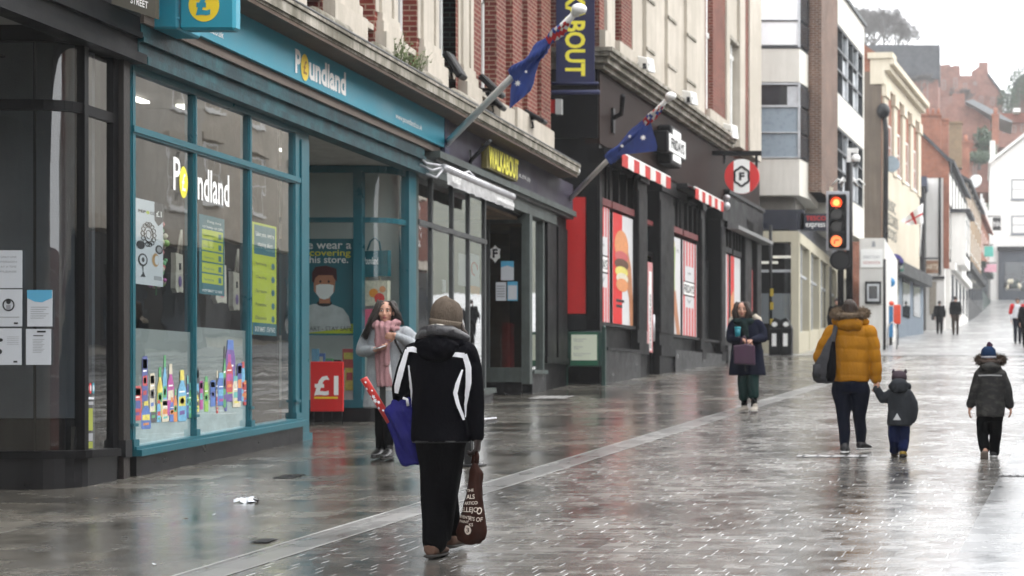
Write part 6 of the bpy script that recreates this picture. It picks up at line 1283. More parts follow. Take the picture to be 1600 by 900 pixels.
hang(1551, 1564, 340, 360, 150, charcoal, 'black framed hanging sign on the white gable corner', False, 'INN', white_vinyl)
t = thing('white_red_cross_flag', 'white flag with a red cross hanging over the blue grey shop', 'flag', (fx(1410, 76), 76, fz(350, 76)))
def crossflag():
    b = MB(); Yf = 76.; n1, n2 = 14, 9; vs = []; 
    c0, c1, c2, c3 = (1408, 345), (1440, 319), (1443, 349), (1420, 352)
    for i in range(n1 + 1):
        for j in range(n2 + 1):
            u, v = i / n1, j / n2; px = (c0[0] * (1 - u) + c1[0] * u) * (1 - v) + (c3[0] * (1 - u) + c2[0] * u) * v; py = (c0[1] * (1 - u) + c1[1] * u) * (1 - v) + (c3[1] * (1 - u) + c2[1] * u) * v; vs.append(at(px, py, Yf + .15 * math.sin(u * 6)))
    for i in range(n1):
        for j in range(n2): a = i * (n2 + 1) + j; b.add([vs[a], vs[a + n2 + 1], vs[a + n2 + 2], vs[a + 1]], [(0, 1, 2, 3)], red_f if (6 <= i <= 7 or j == 4) else white_f, True)
    b.build('cloth', t); q = MB(); q.tube([at(1437, 400, 76.1), at(1441, 318, 76.1)], .04, pole_m, 6); q.build('pole', t)
crossflag()
b = MB(); c = at(1393, 256, 72.6); b.cyl(c, (.35, 0, 0), (0, 0, .35), (0, .2, 0), grey_pan, 16); tag(b.build('satellite_dish', origin=c), 'grey round dish on the cream cornice building', 'dish')
b = MB(); c = at(1523, 283, 128); b.cyl(c, (.45, 0, .1), (0, 0, .5), (.1, .15, 0), white_paint, 16); tag(b.build('satellite_dish', origin=c), 'white dish high on the tan brick house', 'dish')
# ------------------------------------------------------------------ people
skin = M('skin', (.5, .27, .19), .5, var=.08, scale=20, bump=.04); lip_m = M('lips', (.35, .1, .09), .45, bump=0); eye_w = M('eye_white', (.6, .6, .58), .3, bump=0); eye_d = M('eye_iris', (.03, .02, .015), .2, bump=0)
def cloth_m(name, col, rough=.85, var=.22, scale=9, sheen=.0, bump=.25, bs=90, stretch=(1, 1, .5)): return M(name, col, max(rough, .7), 0, var, scale, bump, bs, .1 if max(col) > .006 else .03, stretch, 0, 0)
def hair_m(name, col): return M(name, col, .5, 0, .45, 6, .6, 30, .5, (9, 9, .8))
def displace(o, fn):
    me = o.data; nr = [v.normal.copy() for v in me.vertices]
    for v, n in zip(me.vertices, nr): v.co += n * fn(v.co, n)
    me.update()
def wrinkle(amp, k=9., zk=1., seed=0.):
    return lambda p, n: amp * (mnoise.noise((p.x * k + seed, p.y * k, p.z * k * zk)) + .5 * mnoise.noise((p.x * k * 2.3, p.y * k * 2.3 + seed, p.z * k * 2.3 * zk)))
class Fig:
    def __init__(s, label, px0, py0, face, vox=.0085, Y=None, group=None, cat='person'):
        s.Y = Y or ydist(py0); s.s = FX / s.Y; s.px0, s.py0 = px0, py0; s.vox = vox; s.face = face      # face: -1 towards the camera, +1 away
        x = (px0 - PX0) * s.Y / FX; s.t = thing('person', label, cat, (x, s.Y, zg(x, s.Y)), group); s.body = MB(); s.sk = skin
    def p(s, px, py, dy=0.): return Vector(((px - s.px0) / s.s, dy, (s.py0 - py) / s.s))
    def solid(s, mb, name, parent=None, fn=None, vox=None, it=3):
        r = remesh(mb, vox or s.vox, it); o = r.build(name, parent or s.t, local=True)
        if fn: displace(o, fn)
        return o
    def rows(s, mb, rows, m, seg=28):
        """(row, left, right, half depth[, depth offset])"""
        mb.loft([(s.p((r[1] + r[2]) / 2, r[0], r[4] if len(r) > 4 else 0), ((r[2] - r[1]) / 2 / s.s, 0, 0), (0, r[3], 0)) for r in rows], m, seg)
    def limb(s, mb, pts, rad, m): mb.capsule([s.p(*q) for q in pts], rad, m, 12)
    def head(s, c, w=.152, h=.225, look=None):
        """c: centre (px, py, dy)"""
        b, f = s.body, s.face; C_ = s.p(*c); s.hc = C_; k = w / .152; s.hk = k
        look = look or Vector((0, f, 0)); look.normalize(); sd = Vector((0, 0, 1)).cross(look); P = lambda a, d, u: C_ + sd * a * k + look * d * k + Vector((0, 0, u * k)); s.hP = P; s.look = look; s.sd = sd
        b.ball(P(0, -.012, .03), (.074 * k, .092 * k, .085 * k), s.sk, 20, 14); b.ball(P(0, .018, -.035), (.058 * k, .066 * k, .08 * k), s.sk, 18, 12)
        b.ball(P(0, .055, -.085), (.028 * k, .028 * k, .024 * k), s.sk, 10, 8); b.capsule([P(0, .082, .012), P(0, .1, -.028)], [.009 * k, .015 * k], s.sk, 8); b.ball(P(0, .07, -.055), (.026 * k, .018 * k, .012 * k), s.sk, 10, 8)
        for e in (-1, 1): b.ball(P(e * .03, .068, .028), (.026 * k, .012 * k, .012 * k), s.sk, 8, 6); b.ball(P(e * .042, .055, -.022), (.024 * k, .022 * k, .025 * k), s.sk, 10, 8); b.ball(P(e * .075, -.012, -.01), (.012 * k, .022 * k, .032 * k), s.sk, 8, 6)
        b.capsule([P(0, -.02, -.06), P(0, -.03, -.15)], .052 * k, s.sk, 12)
    def features(s):
        P = s.hP; k = s.hk
        for e in (-1, 1):
            m = MB(); m.ball(P(e * .03, .0725, .012), (.013 * k, .01 * k, .008 * k), eye_w, 10, 8); o = m.build('eye', s.t, local=True)
            m = MB(); m.ball(P(e * .03, .0795, .012), (.0068 * k, .005 * k, .0072 * k), eye_d, 8, 6); m.build('iris', o, local=True)
            m = MB(); m.tube([P(e * .014, .083, .031), P(e * .03, .084, .037), P(e * .05, .072, .03)], [.004 * k, .0045 * k, .002], hair_dark, 6); m.build('eyebrow', s.t, local=True)
        m = MB(); m.tube([P(-.024, .077, -.058), P(-.01, .088, -.055), P(0, .089, -.057), P(.01, .088, -.055), P(.024, .077, -.058)], [.002, .006 * k, .0065 * k, .006 * k, .002], lip_m, 8); m.tube([P(-.02, .078, -.063), P(0, .088, -.067), P(.02, .078, -.063)], [.002, .007 * k, .002], lip_m, 8); m.build('mouth', s.t, local=True)
    def arm(s, sh, el, wr, r=(.05, .042, .03)): s.body.capsule([s.p(*sh), s.p(*el)], [r[0], r[1]], s.sk, 10); s.body.capsule([s.p(*el), s.p(*wr)], [r[1], r[2]], s.sk, 10)
    def leg(s, hip, kn, an, r=(.08, .055, .038)): s.body.capsule([s.p(*hip), s.p(*kn)], [r[0], r[1]], s.sk, 12); s.body.capsule([s.p(*kn), s.p(*an)], [r[1], r[2]], s.sk, 12)
    def core(s, neck, pel, w=.15, d=.09):
        N_, P_ = s.p(*neck), s.p(*pel); s.body.loft([(N_, (.05, 0, 0), (0, .05, 0)), (N_.lerp(P_, .12), (w, 0, 0), (0, d, 0)), (N_.lerp(P_, .4), (w * .95, 0, 0), (0, d * 1.1, 0)), (N_.lerp(P_, .7), (w * .8, 0, 0), (0, d, 0)), (P_, (w * .95, 0, 0), (0, d * 1.1, 0))], s.sk, 20)
    def hand(s, mb, wr, d, pn, curl, k=1., m=None, thumb=1, spread=.0):
        """palm, four fingers and thumb; d along the hand, pn the way the palm faces, thumb = side of the thumb"""
        m = m or s.sk; W_ = s.p(*wr) if isinstance(wr, tuple) else Vector(wr); d = Vector(d).normalized(); pn = Vector(pn); pn = (pn - d * pn.dot(d)).normalized(); sd = d.cross(pn) * thumb
        mb.loft([(W_ - d * .01, sd * .026 * k, pn * .02 * k), (W_ + d * .03 * k, sd * .036 * k, pn * .017 * k), (W_ + d * .07 * k, sd * .041 * k, pn * .015 * k), (W_ + d * .092 * k, sd * .039 * k, pn * .012 * k)], m, 14)
        for i, L_ in enumerate((.072, .082, .076, .06)):
            q = W_ + d * (.086 - .006 * abs(i - 1)) * k + sd * (.029 - .0195 * i) * k; dd = (d + sd * spread * (1.5 - i)).normalized(); pts = [q - d * .02 * k, q]
            for j, f in enumerate((.45, .32, .23)):
                a = curl * (.8 if j == 0 else 1.05); dd = (dd * math.cos(a) + pn * math.sin(a)); ax = dd.copy(); q = q + dd * L_ * f * k * 1.05; pts.append(q); pn2 = pn
                pn_ = pn - dd * pn.dot(dd); pn = pn_.normalized() if pn_.length > 1e-3 else -d
            pn = Vector(pn2); pn = (s._pn0 if False else pn)
            mb.capsule(pts, [.0095 * k, .0095 * k, .009 * k, .0085 * k, .0075 * k], m, 8)
            pn = (Vector(s_pn(d, pn)))
        q = W_ + d * .028 * k + sd * .03 * k; d1 = (d * .62 + sd * .72 + pn * .25).normalized(); d2 = (d * .9 + sd * .15 + pn * .4).normalized()
        mb.capsule([q, q + d1 * .04 * k, q + d1 * .04 * k + d2 * .03 * k, q + d1 * .04 * k + d2 * .052 * k], [.013 * k, .011 * k, .01 * k, .008 * k], m, 8)
    def finish(s): return s.solid(s.body, 'body', None, None, s.vox * .8, 2)
    def shoe(s, an, m, sole_m, L_=.26, w=.046, h=.09, toe=None, lift=0., name='shoe'):
        """an: ankle position on the ground (px, py of the sole, dy)"""
        A = s.p(*an); d = Vector(toe or (0, s.face, 0)).normalized(); sd = d.cross(Vector((0, 0, 1))); up = Vector((0, 0, 1)) if not lift else (Vector((0, 0, 1)) + d * lift).normalized(); dn = (d - up * d.dot(up)).normalized()
        b = MB(); hl = -.27 * L_
        b.loft([(A + dn * (hl + .0) + up * (.02 + h * .35), sd * w * .55, up * h * .3), (A + dn * (hl + .02) + up * (.012 + h * .5), sd * w * .85, up * h * .5), (A + up * (.012 + h * .52), sd * w, up * h * .52), (A + dn * .25 * L_ + up * (.012 + h * .38), sd * w * 1.05, up * h * .38), (A + dn * .48 * L_ + up * (.012 + h * .27), sd * w * 1.1, up * h * .27), (A + dn * .66 * L_ + up * (.012 + h * .2), sd * w * .8, up * h * .2), (A + dn * .73 * L_ + up * (.012 + h * .15), sd * w * .3, up * h * .12)], m, 16)
        b.capsule([A + up * h * .7, A + up * h * 1.25], [w * .95, w * .9], m, 12)
        o = s.solid(b, name, None, None, .006, 2)
        q = MB(); q.loft([(A + dn * hl, sd * w * .6, up * .013), (A + dn * (hl + .03), sd * w * .95, up * .014), (A + dn * .1 * L_, sd * w * .95, up * .012), (A + dn * .45 * L_, sd * w * 1.15, up * .012), (A + dn * .68 * L_, sd * w * .8, up * .012), (A + dn * .745 * L_, sd * w * .3, up * .01)], sole_m, 14)
        for i, v in enumerate(q.v): q.v[i] = v + up * .013
        q.build('sole', o, local=True); return o
def s_pn(d, pn): pn = pn - d * pn.dot(d); return pn.normalized() if pn.length > 1e-4 else d.orthogonal().normalized()
def decal(fig, target, strip, m, name, parent, lift=.005, from_back=-1):
    """ribbon laid on a garment: strip of (px, py, half width px); cast along the view axis"""
    bv = BVHTree.FromPolygons([v.co.copy() for v in target.data.vertices], [tuple(p.vertices) for p in target.data.polygons])
    pts = []
    for (a, b) in zip(strip[:-1], strip[1:]):
        n_ = max(2, int(math.hypot(a[0] - b[0], a[1] - b[1]) / 3))
        for i in range(n_): f = i / n_; pts.append([a[j] + (b[j] - a[j]) * f for j in range(3)])
    pts.append(list(strip[-1])); vs = []; K = 4; mb = MB()
    for i, q in enumerate(pts):
        a, b = pts[max(0, i - 1)], pts[min(len(pts) - 1, i + 1)]; dx, dy = b[0] - a[0], b[1] - a[1]; l = math.hypot(dx, dy) or 1; nx, ny = -dy / l, dx / l
        for j in range(K + 1):
            w = q[2] * (2 * j / K - 1); o = fig.p(q[0] + nx * w, q[1] + ny * w, 2. * from_back); h, nn, _, _ = bv.ray_cast(o, Vector((0, -from_back, 0)))
            vs.append((h + nn * lift) if h is not None else None)
    fs = []
    for i in range(len(pts) - 1):
        for j in range(K):
            q = (i * (K + 1) + j, i * (K + 1) + j + 1, (i + 1) * (K + 1) + j + 1, (i + 1) * (K + 1) + j)
            if all(vs[x] is not None for x in q) and max(vs[x].y for x in q) - min(vs[x].y for x in q) < .08: fs.append(q)
    mb.add([v or Vector((0, 0, 0)) for v in vs], fs, m, True); return mb.build(name, parent, local=True)
def cast_text(fig, target, txt, px, py, h, w, m, mb, rot=0., lift=.004, from_back=-1):
    bv = BVHTree.FromPolygons([v.co.copy() for v in target.data.vertices], [tuple(p.vertices) for p in target.data.polygons])
    vs, fs, x0, x1, y0, y1 = text_geo(txt, .015); out = []; ca, sa = math.cos(rot), math.sin(rot)
    for x, y in vs:
        a, b = (x - x0) / (x1 - x0) * w, (y - y0) / (y1 - y0) * h; o = fig.p(px + a * ca + b * sa, py + a * sa - b * ca, 2. * from_back); hh, nn, _, _ = bv.ray_cast(o, Vector((0, -from_back, 0))); out.append(hh + Vector((0, from_back * lift, 0)) if hh is not None else None)
    fs = [f for f in fs if all(out[i] is not None for i in f)]; mb.add([v or Vector((0, 0, 0)) for v in out], fs, m)
def fur(fig, name, ring, r, m, parent, n=900, L_=.035, seed=1):
    """tufts on a closed tube of points"""
    rr = random.Random(seed); b = MB(); nn = len(ring)
    b.tube(ring + ring[:1], r * .75, m, 8)
    for k in range(n):
        f = rr.random() * nn; i = int(f) % nn; p = ring[i].lerp(ring[(i + 1) % nn], f - int(f)); t = (ring[(i + 1) % nn] - ring[i]).normalized(); a = t.orthogonal().normalized(); c = t.cross(a); th = rr.random() * 6.283; d = a * math.cos(th) + c * math.sin(th); q = p + d * r * .6; e = (d + Vector((rr.uniform(-.6, .6), rr.uniform(-.6, .6), rr.uniform(-.7, .3)))).normalized(); s_ = e.cross(t); s_ = (s_.normalized() if s_.length > .01 else a) * .004
        b.add([q - s_, q + s_, q + e * L_ * rr.uniform(.6, 1.3)], [(0, 1, 2)], m)
    return b.build(name, parent, local=True)
def locks(fig, mb, pairs, m, n, r=.008, jit=.012, seed=2):
    """strands between matched point lists: start, mid, end"""
    rr = random.Random(seed)
    for k in range(n):
        f = rr.random() * (len(pairs) - 1); i = int(f); g = f - i; P = [pairs[i][j].lerp(pairs[i + 1][j], g) + Vector((rr.gauss(0, jit), rr.gauss(0, jit), rr.gauss(0, jit))) for j in range(len(pairs[0]))]
        mb.tube(P, [r * rr.uniform(.6, 1.2)] * (len(P) - 1) + [r * .25], m, 5)
hair_dark = hair_m('dark_brown_hair', (.022, .014, .011)); hair_br = hair_m('brown_hair', (.03, .016, .01))
blackc = cloth_m('black_shell_cloth', (.0025, .0025, .004), .55); blk_tr = cloth_m('black_trouser_cloth', (.002, .002, .0026), .8); stripe_w = cloth_m('white_stripe_cloth', (.75, .76, .8), .6, var=.05)

# ---- woman walking away in the near middle
f = Fig('person walking away in a grey beanie and black white striped ski jacket, carrying a blue bag and a brown bag', 680, 872, 1, .0085)
f.t['label'] = 'person in grey beanie and black white-striped ski jacket walking away with a blue bag'
f.head((698, 498, .02)); f.core((698, 528), (690, 690)); f.arm((643, 552), (627, 618, .02), (643, 650, .22)); f.arm((732, 552), (742, 622), (746, 678))
f.leg((672, 700), (679, 775, -.02), (681, 846, -.03)); f.leg((700, 704), (690, 775, .14), (687, 842, .26))
f.hand(f.body, (643, 650, .22), (1, .3, -.3), (0, -.3, -1), .5, 1., None, -1)
f.finish()
jk = MB(); f.rows(jk, [(524, 672, 722, .06), (534, 660, 727, .085), (543, 648, 730, .11), (556, 640, 736, .125), (580, 641, 736, .145), (610, 644, 733, .15), (640, 645, 731, .145), (665, 644, 732, .15), (682, 643, 734, .155), (690, 644, 734, .155)], blackc)
f.limb(jk, [(648, 552), (637, 580, .0), (628, 608, .02), (627, 622, .05)], [.075, .075, .07, .066], blackc); f.limb(jk, [(627, 622, .05), (640, 648, .2)], [.066, .05], blackc)
f.limb(jk, [(728, 552), (737, 580), (740, 615), (742, 645), (745, 680)], [.075, .068, .062, .056, .05], blackc)
jo = f.solid(jk, 'jacket', None, wrinkle(.0075, 8, .8), .0095, 3)
for st in ([(662, 549, 3.5), (650, 546.5, 4.), (641, 547, 3.6)], [(642, 547, 4.), (637, 565, 4.3), (631, 585, 4.7), (625, 604, 4.4), (623, 614, 3)], [(644.5, 571, 1.2), (647, 590, 2.6), (647.5, 612, 4.2), (645, 632, 3.4), (641.5, 652, 1)],
           [(703, 557, 1.), (716, 554.5, 3.4), (731, 556, 4.)], [(731, 554, 3.6), (737, 575, 4.2), (737, 598, 4.3), (734, 618, 3.8), (731, 632, 2.8), (730, 652, 1.2)], [(728, 578, 1.), (722, 600, 2.4), (719, 614, 2.6), (722, 632, 2.2), (728, 656, 1.2)]):
    decal(f, jo, st, stripe_w, 'stripe', jo)
m = MB(); f.rows(m, [(688, 645.5, 733, .154), (691.5, 646, 733, .152)], charcoal); m.build('hem', jo, local=True)
hd = MB(); hl = M('hood_lining', (.03, .03, .034), .38, var=.3, scale=18, bump=.5, bscale=30)
hd.ball(f.p(691, 548, -.125), (.125, .055, .075), blackc, 24, 14); hd.ball(f.p(691, 540, -.11), (.14, .055, .05), blackc, 24, 14); f.limb(hd, [(660, 536, -.03), (690, 534, -.12), (722, 537, -.03)], [.04, .042, .04], blackc); f.limb(hd, [(662, 530, .06), (661, 536, .0)], [.038, .04], blackc); f.limb(hd, [(720, 530, .06), (721, 537, .0)], [.038, .04], blackc)
ho = f.solid(hd, 'hood', None, wrinkle(.012, 11, 1.2, 3.), .0085, 3)
m = MB(); ar = [f.p(661 + 62 * i / 14, 519 - 10 * math.sin(math.pi * i / 14) ** .6, .03 - .155 * math.sin(math.pi * i / 14)) for i in range(15)]; m.tube(ar, .008, M('collar_edge', (.5, .47, .42), .6), 6); m.build('collar_edge', ho, local=True)
m = MB(); f.limb(m, [(657, 528, .0), (672, 519, -.08), (691, 517.5, -.115), (710, 519, -.08), (726, 529, .0)], [.035, .042, .045, .042, .035], hl); m.build('hood_lining', ho, local=True)
bn_m = cloth_m('taupe_knit', (.12, .095, .075), .95, var=.3, scale=14, bump=.7, bs=220, stretch=(1.2, 1.2, .25)); bn2 = cloth_m('taupe_knit_band', (.2, .165, .13), .95, var=.25, bump=.7, bs=220, stretch=(1.2, 1.2, .25))
m = MB(); m.loft([(f.p(698 + o_, y_, -.0), (w_ / f.s, 0, -.01), (0, w_ / f.s * 1.15, 0)) for y_, w_, o_ in ((509, 22.6, -1), (500, 24, -.5), (490, 24.2, 0), (480, 22.4, .8), (472, 17.5, 1.4), (467, 11, 1.6), (464.5, 5, 1.6), (464, 1, 1.6))], bn_m, 28); be = m.build('beanie', f.t, local=True)
m = MB(); m.loft([(f.p(697, y_, 0), (w_ / f.s, 0, -.012), (0, w_ / f.s * 1.15, 0)) for y_, w_ in ((511.5, 22.2), (511, 23.5), (503, 24.7), (500.5, 24.4), (500, 23.5))], bn2, 28); m.build('band', be, local=True)
m = MB(); locks(f, m, [(f.p(676, 505, .0), f.p(664, 518, .0), f.p(652, 536, .02)), (f.p(680, 508, -.05), f.p(670, 520, -.04), f.p(658, 534, -.03))], hair_br, 40, .006, .006); locks(f, m, [(f.p(719, 506, 0), f.p(727, 522, 0), f.p(735, 546, .02)), (f.p(716, 508, .05), f.p(724, 522, .04), f.p(731, 542, .05))], hair_br, 40, .006, .006); m.build('hair', f.t, local=True)
tr = MB(); f.rows(tr, [(680, 648, 730, .13), (700, 651, 725, .14), (725, 655, 719, .132, .02), (750, 658, 714, .125, .03), (775, 660, 710, .12, .04), (800, 661, 706, .11, .05), (825, 661.5, 703, .1, .04), (846, 661.5, 700, .09, .03)], blk_tr); f.limb(tr, [(676, 706), (679, 775, -.02), (681, 812, -.03), (681.5, 846, -.03)], [.085, .082, .077, .08], blk_tr); f.limb(tr, [(704, 706, .02), (689, 775, .13), (685, 836, .25)], [.082, .07, .068], blk_tr)
f.solid(tr, 'trousers', None, wrinkle(.006, 5, .5, 5.), .0095, 3)
br_sh = M('brown_suede', (.09, .045, .028), .7, var=.25, scale=20); sole = M('dark_sole', (.02, .017, .015), .7)
f.shoe((680, 870.5, -.03), br_sh, sole, .27, .056, .1); f.shoe((687, 862, .26), br_sh, sole, .27, .05, .1)
gl_m = M('dark_leather_glove', (.022, .013, .012), .4, var=.3, scale=30)
m = MB(); f.limb(m, [(745, 674), (746, 684)], [.042, .036], gl_m); f.hand(m, (746, 682, 0), (0, 0, -1), (-1, .1, 0), .75, 1.02, gl_m, 1); f.solid(m, 'glove', None, None, .0058, 2)
# brown bag held in the right hand
Lf = f.t.location
def held(name, label, cat): t = thing(name, label, cat, Lf); return t
bagm = cloth_m('brown_shopping_bag', (.026, .009, .006), .5, var=.35, scale=7); print_c = M('cream_bag_print', (.55, .48, .42), .6, bump=0)
t = held('shopping_bag', 'dark brown fabric shopping bag with cream printed words hanging from a gloved hand', 'bag')
m = MB(); f.rows(m, [(722, 738.5, 746.5, .02), (733, 735, 751, .03), (740, 734, 755, .035), (752, 733, 753, .045), (772, 729, 753, .055), (792, 723, 756, .065), (812, 717, 758, .07), (832, 713, 760, .07), (843, 716, 758, .06), (850, 729, 751, .04)], bagm)
f.limb(m, [(750, 736), (757, 741)], [.016, .004], bagm); bo = f.solid(m, 'bag', t, wrinkle(.012, 13, .45, 7.), .0075, 2)
m = MB(); m.tube([f.p(742, 704, .01), f.p(741, 712), f.p(740, 724)], [.012, .013, .018], bagm, 8); m.tube([f.p(745, 704, -.01), f.p(746, 713), f.p(744, 724)], [.012, .013, .018], bagm, 8); m.build('handle', t, local=True)
m = MB()
for txt, px, py, h, w, ro in (('THE', 733, 768, 4, 11, -.1), ('ALS', 733, 779, 7, 13, -.05), ('ARTICO', 730, 788, 5, 20, -.05), ('ELLEJO', 725, 801, 10, 26, .02), ('EVENTS', 722, 808, 4.5, 19, .1), ('PAINT', 722, 815, 4, 16, .1), ('O', 749, 803, 11, 6, 0), ('OF', 748, 814, 7, 8, .1), ('ATS', 737, 812, 6, 9, .1), ('KS', 738, 821, 5, 6, 0)): cast_text(f, bo, txt, px, py, h, w, print_c, m, ro)
m.build('print', bo, local=True); m = MB(); dsk = [f.p(736.5 + 5.5 * math.cos(a), 826.5 + 7 * math.sin(a), -.085) for a in [math.pi * 2 * i / 18 for i in range(18)]]
decal(f, bo, [(733.5, 819.8, 1.5), (735.2, 823, 4.3), (736, 827, 5.2), (735.5, 831, 4.2), (734.5, 833.5, 1.5)], print_c, 'badge', bo, .003); m = MB(); cast_text(f, bo, '3', 734, 830.5, 7.5, 4.5, bagm, m, 0, .009); m.build('badge_mark', bo, local=True)
# blue bag and the red roll sticking out of it
blue_bag = cloth_m('royal_blue_bag', (.016, .016, .12), .35, var=.25, scale=6); t = held('carrier_bag', 'royal blue satin carrier bag tucked under the arm of the person in the grey beanie', 'bag')
m = MB(); f.rows(m, [(617, 622, 640, .03, .02), (628, 611, 650, .045, .02), (642, 601, 656, .045, .0), (655, 603, 658, .045, .0), (675, 609, 660, .042, .0), (695, 615, 660, .038), (712, 620, 659, .034), (724, 625, 657, .026), (727.5, 628, 650, .015)], blue_bag); f.solid(m, 'bag', t, lambda p, n: .02 * mnoise.noise((p.x * 20 + p.z * 7, p.y * 9, p.z * 5)) + .012 * mnoise.noise((p.x * 38 + p.z * 16, 3., p.z * 12)), .006, 1)
decal_p = MB(); decal_p.tube([f.p(634, 622, -.05), f.p(640, 624, -.05), f.p(641, 634, -.04)], .009, stripe_w, 6); decal_p.build('tie', t, local=True)
gift = M('red_gift_paper', (.5, .035, .03), .35, var=.08, bump=0)
t = held('gift_wrap_roll', 'roll of red gift wrap with white motifs sticking out of the blue bag', 'roll'); m = MB(); A, B = f.p(570, 591, -.02), f.p(610, 660, .0); m.tube([A, A.lerp(B, .02), B], .0235, gift, 16); m.build('roll', t, local=True)
m = MB(); d_ = (B - A).normalized(); sdv = Vector((0, -1, 0)); sx = d_.cross(sdv).normalized(); rr = random.Random(4)
for fpos, r_, a_ in ((.42, .016, 0), (.5, .02, .2), (.56, .014, -.4), (.22, .012, .5), (.3, .008, -.5), (.66, .012, .4), (.1, .01, -.2), (.38, .007, .7), (.74, .01, -.3)):
    c = A.lerp(B, fpos) + (sdv * math.cos(a_) + sx * math.sin(a_)) * .0245; u_ = d_ * r_; v_ = (sx * math.cos(a_) - sdv * math.sin(a_)) * r_ * .8; m.poly([c + u_ * math.cos(x_) * (1 if k % 2 else .55) + v_ * math.sin(x_) * (1 if k % 2 else .55) for k, x_ in enumerate([math.pi * 2 * j / 10 for j in range(10)])], stripe_w)
m.build('print', t, local=True)

# ---- woman in the grey coat coming towards the camera
f = Fig('person with long dark hair in a pale grey coat and pink scarf holding a phone', 603, 717, -1, .0085)
gcoat = cloth_m('pale_grey_wool', (.32, .34, .36), .95, var=.2, scale=16, sheen=.1, bump=.5, bs=160); pinks = cloth_m('dusty_pink_knit', (.36, .2, .21), .95, var=.2, scale=20, bump=.6, bs=120)
f.head((604, 488, -.02), look=Vector((.18, -1, 0))); f.core((605, 512), (604, 600)); f.arm((577, 522), (569, 552, -.02), (598, 547, -.22)); f.arm((634, 522), (652, 548, .02), (628, 525, -.2)); f.leg((597, 605), (596, 650), (592, 706, .05), (.07, .045, .03)); f.leg((612, 605), (612, 650, -.05), (612, 706, -.1), (.07, .045, .03))
f.hand(f.body, (598, 547, -.22), (1, -.25, .1), (0, .1, 1), .5, .95, None, -1); f.hand(f.body, (629, 525, -.2), (-1, -.1, -.1), (0, 1, .1), .7, .95, None, 1); f.finish(); f.features()
c = MB(); f.rows(c, [(506, 592, 618, .06), (513, 579, 631, .09), (522, 572, 638, .11), (545, 574, 639, .12), (570, 574, 640, .13), (600, 571, 642, .14), (625, 569, 643, .145), (637, 568, 643, .145)], gcoat)
f.limb(c, [(577, 521), (569, 538, -.01), (567, 549, -.03)], [.075, .068, .064], gcoat); f.limb(c, [(567, 549, -.03), (594, 548, -.2)], [.064, .048], gcoat); f.limb(c, [(634, 520), (648, 533, .01), (653, 543, 0)], [.075, .068, .062], gcoat); f.limb(c, [(653, 543, 0), (632, 526, -.19)], [.062, .046], gcoat)
co = f.solid(c, 'coat', None, wrinkle(.009, 6, .7), .0095, 3)
m = MB(); m.loft([(f.p(608, y_, -.125), (w_ / f.s, 0, 0), (0, .022, 0)) for y_, w_ in ((560, 8), (590, 11), (608, 13), (611, 11))], M('white_shirt_cloth', (.62, .62, .63), .8), 14); m.build('shirt', f.t, local=True)
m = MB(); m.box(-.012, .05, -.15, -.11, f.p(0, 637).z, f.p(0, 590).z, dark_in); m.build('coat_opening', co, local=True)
sc = MB(); ring = [f.p(606 + 17 * math.sin(a), 506 + 2 * math.cos(a * 2), -.03 - .1 * math.cos(a)) for a in [2 * math.pi * i / 18 for i in range(19)]]; sc.tube(ring, .034, pinks, 10); ring2 = [f.p(606 + 16 * math.sin(a), 512 + 2 * math.sin(a), -.04 - .11 * math.cos(a)) for a in [2 * math.pi * i / 18 for i in range(19)]]; sc.tube(ring2, .036, pinks, 10)
sc.loft([(f.p(x_, y_, -.15), (w_ / f.s, 0, 0), (0, .03, 0)) for y_, x_, w_ in ((510, 602, 9), (535, 602, 10), (560, 605, 10.5), (585, 607, 11), (604, 609, 11.5))], pinks, 16); sc.loft([(f.p(x_, y_, -.17), (w_ / f.s, 0, 0), (0, .022, 0)) for y_, x_, w_ in ((512, 612, 6), (540, 613, 6), (572, 612, 6.5))], pinks, 12)
f.solid(sc, 'scarf', None, lambda p, n: .006 * math.sin(p.x * 120 + 2 * mnoise.noise(p * 6)) + .005 * mnoise.noise(p * 14), .007, 1)
h = MB(); P = f.hP; h.ball(P(0, -.03, .035), (.086, .09, .09), hair_dark, 18, 12); h.ball(P(.055, -.04, -.02), (.03, .06, .09), hair_dark, 12, 8); h.ball(P(-.055, -.04, -.02), (.03, .06, .09), hair_dark, 12, 8); f.limb(h, [(595, 476, .0), (584, 500, -.02), (575, 522, -.06)], [.05, .05, .03], hair_dark); f.limb(h, [(612, 476, .02), (617, 490, .04), (622, 503, .05)], [.045, .035, .02], hair_dark)
hm = f.solid(h, 'hair', None, lambda p, n: .006 * mnoise.noise((p.x * 60, p.y * 60, p.z * 6)), .008, 2)
m = MB(); locks(f, m, [(f.p(594, 472, -.04), f.p(583, 498, -.06), f.p(571, 524, -.09)), (f.p(599, 474, -.08), f.p(588, 500, -.1), f.p(578, 530, -.12)), (f.p(594, 480, .05), f.p(580, 505, .02), f.p(572, 524, -.03))], hair_dark, 110, .007, .012); locks(f, m, [(f.p(612, 472, -.05), f.p(621, 486, -.05), f.p(627, 503, -.03)), (f.p(614, 474, .0), f.p(624, 490, .0), f.p(631, 508, .0))], hair_dark, 60, .006, .008, 5); m.build('strands', hm, local=True)
tr = MB(); f.limb(tr, [(597, 600), (596, 650), (592, 700, .05)], [.085, .07, .05], blk_tr); f.limb(tr, [(612, 600), (612, 650, -.05), (612, 700, -.1)], [.085, .07, .05], blk_tr); f.solid(tr, 'trousers', None, wrinkle(.005, 6, .6), .0095, 3)
blk_leather = M('black_boot_leather', (.012, .011, .011), .3, var=.3, scale=20)
for an in ((591, 716, .05), (613, 717, -.1)): (f.shoe(an, blk_leather, sole, .26, .048, .11, name='boot'))
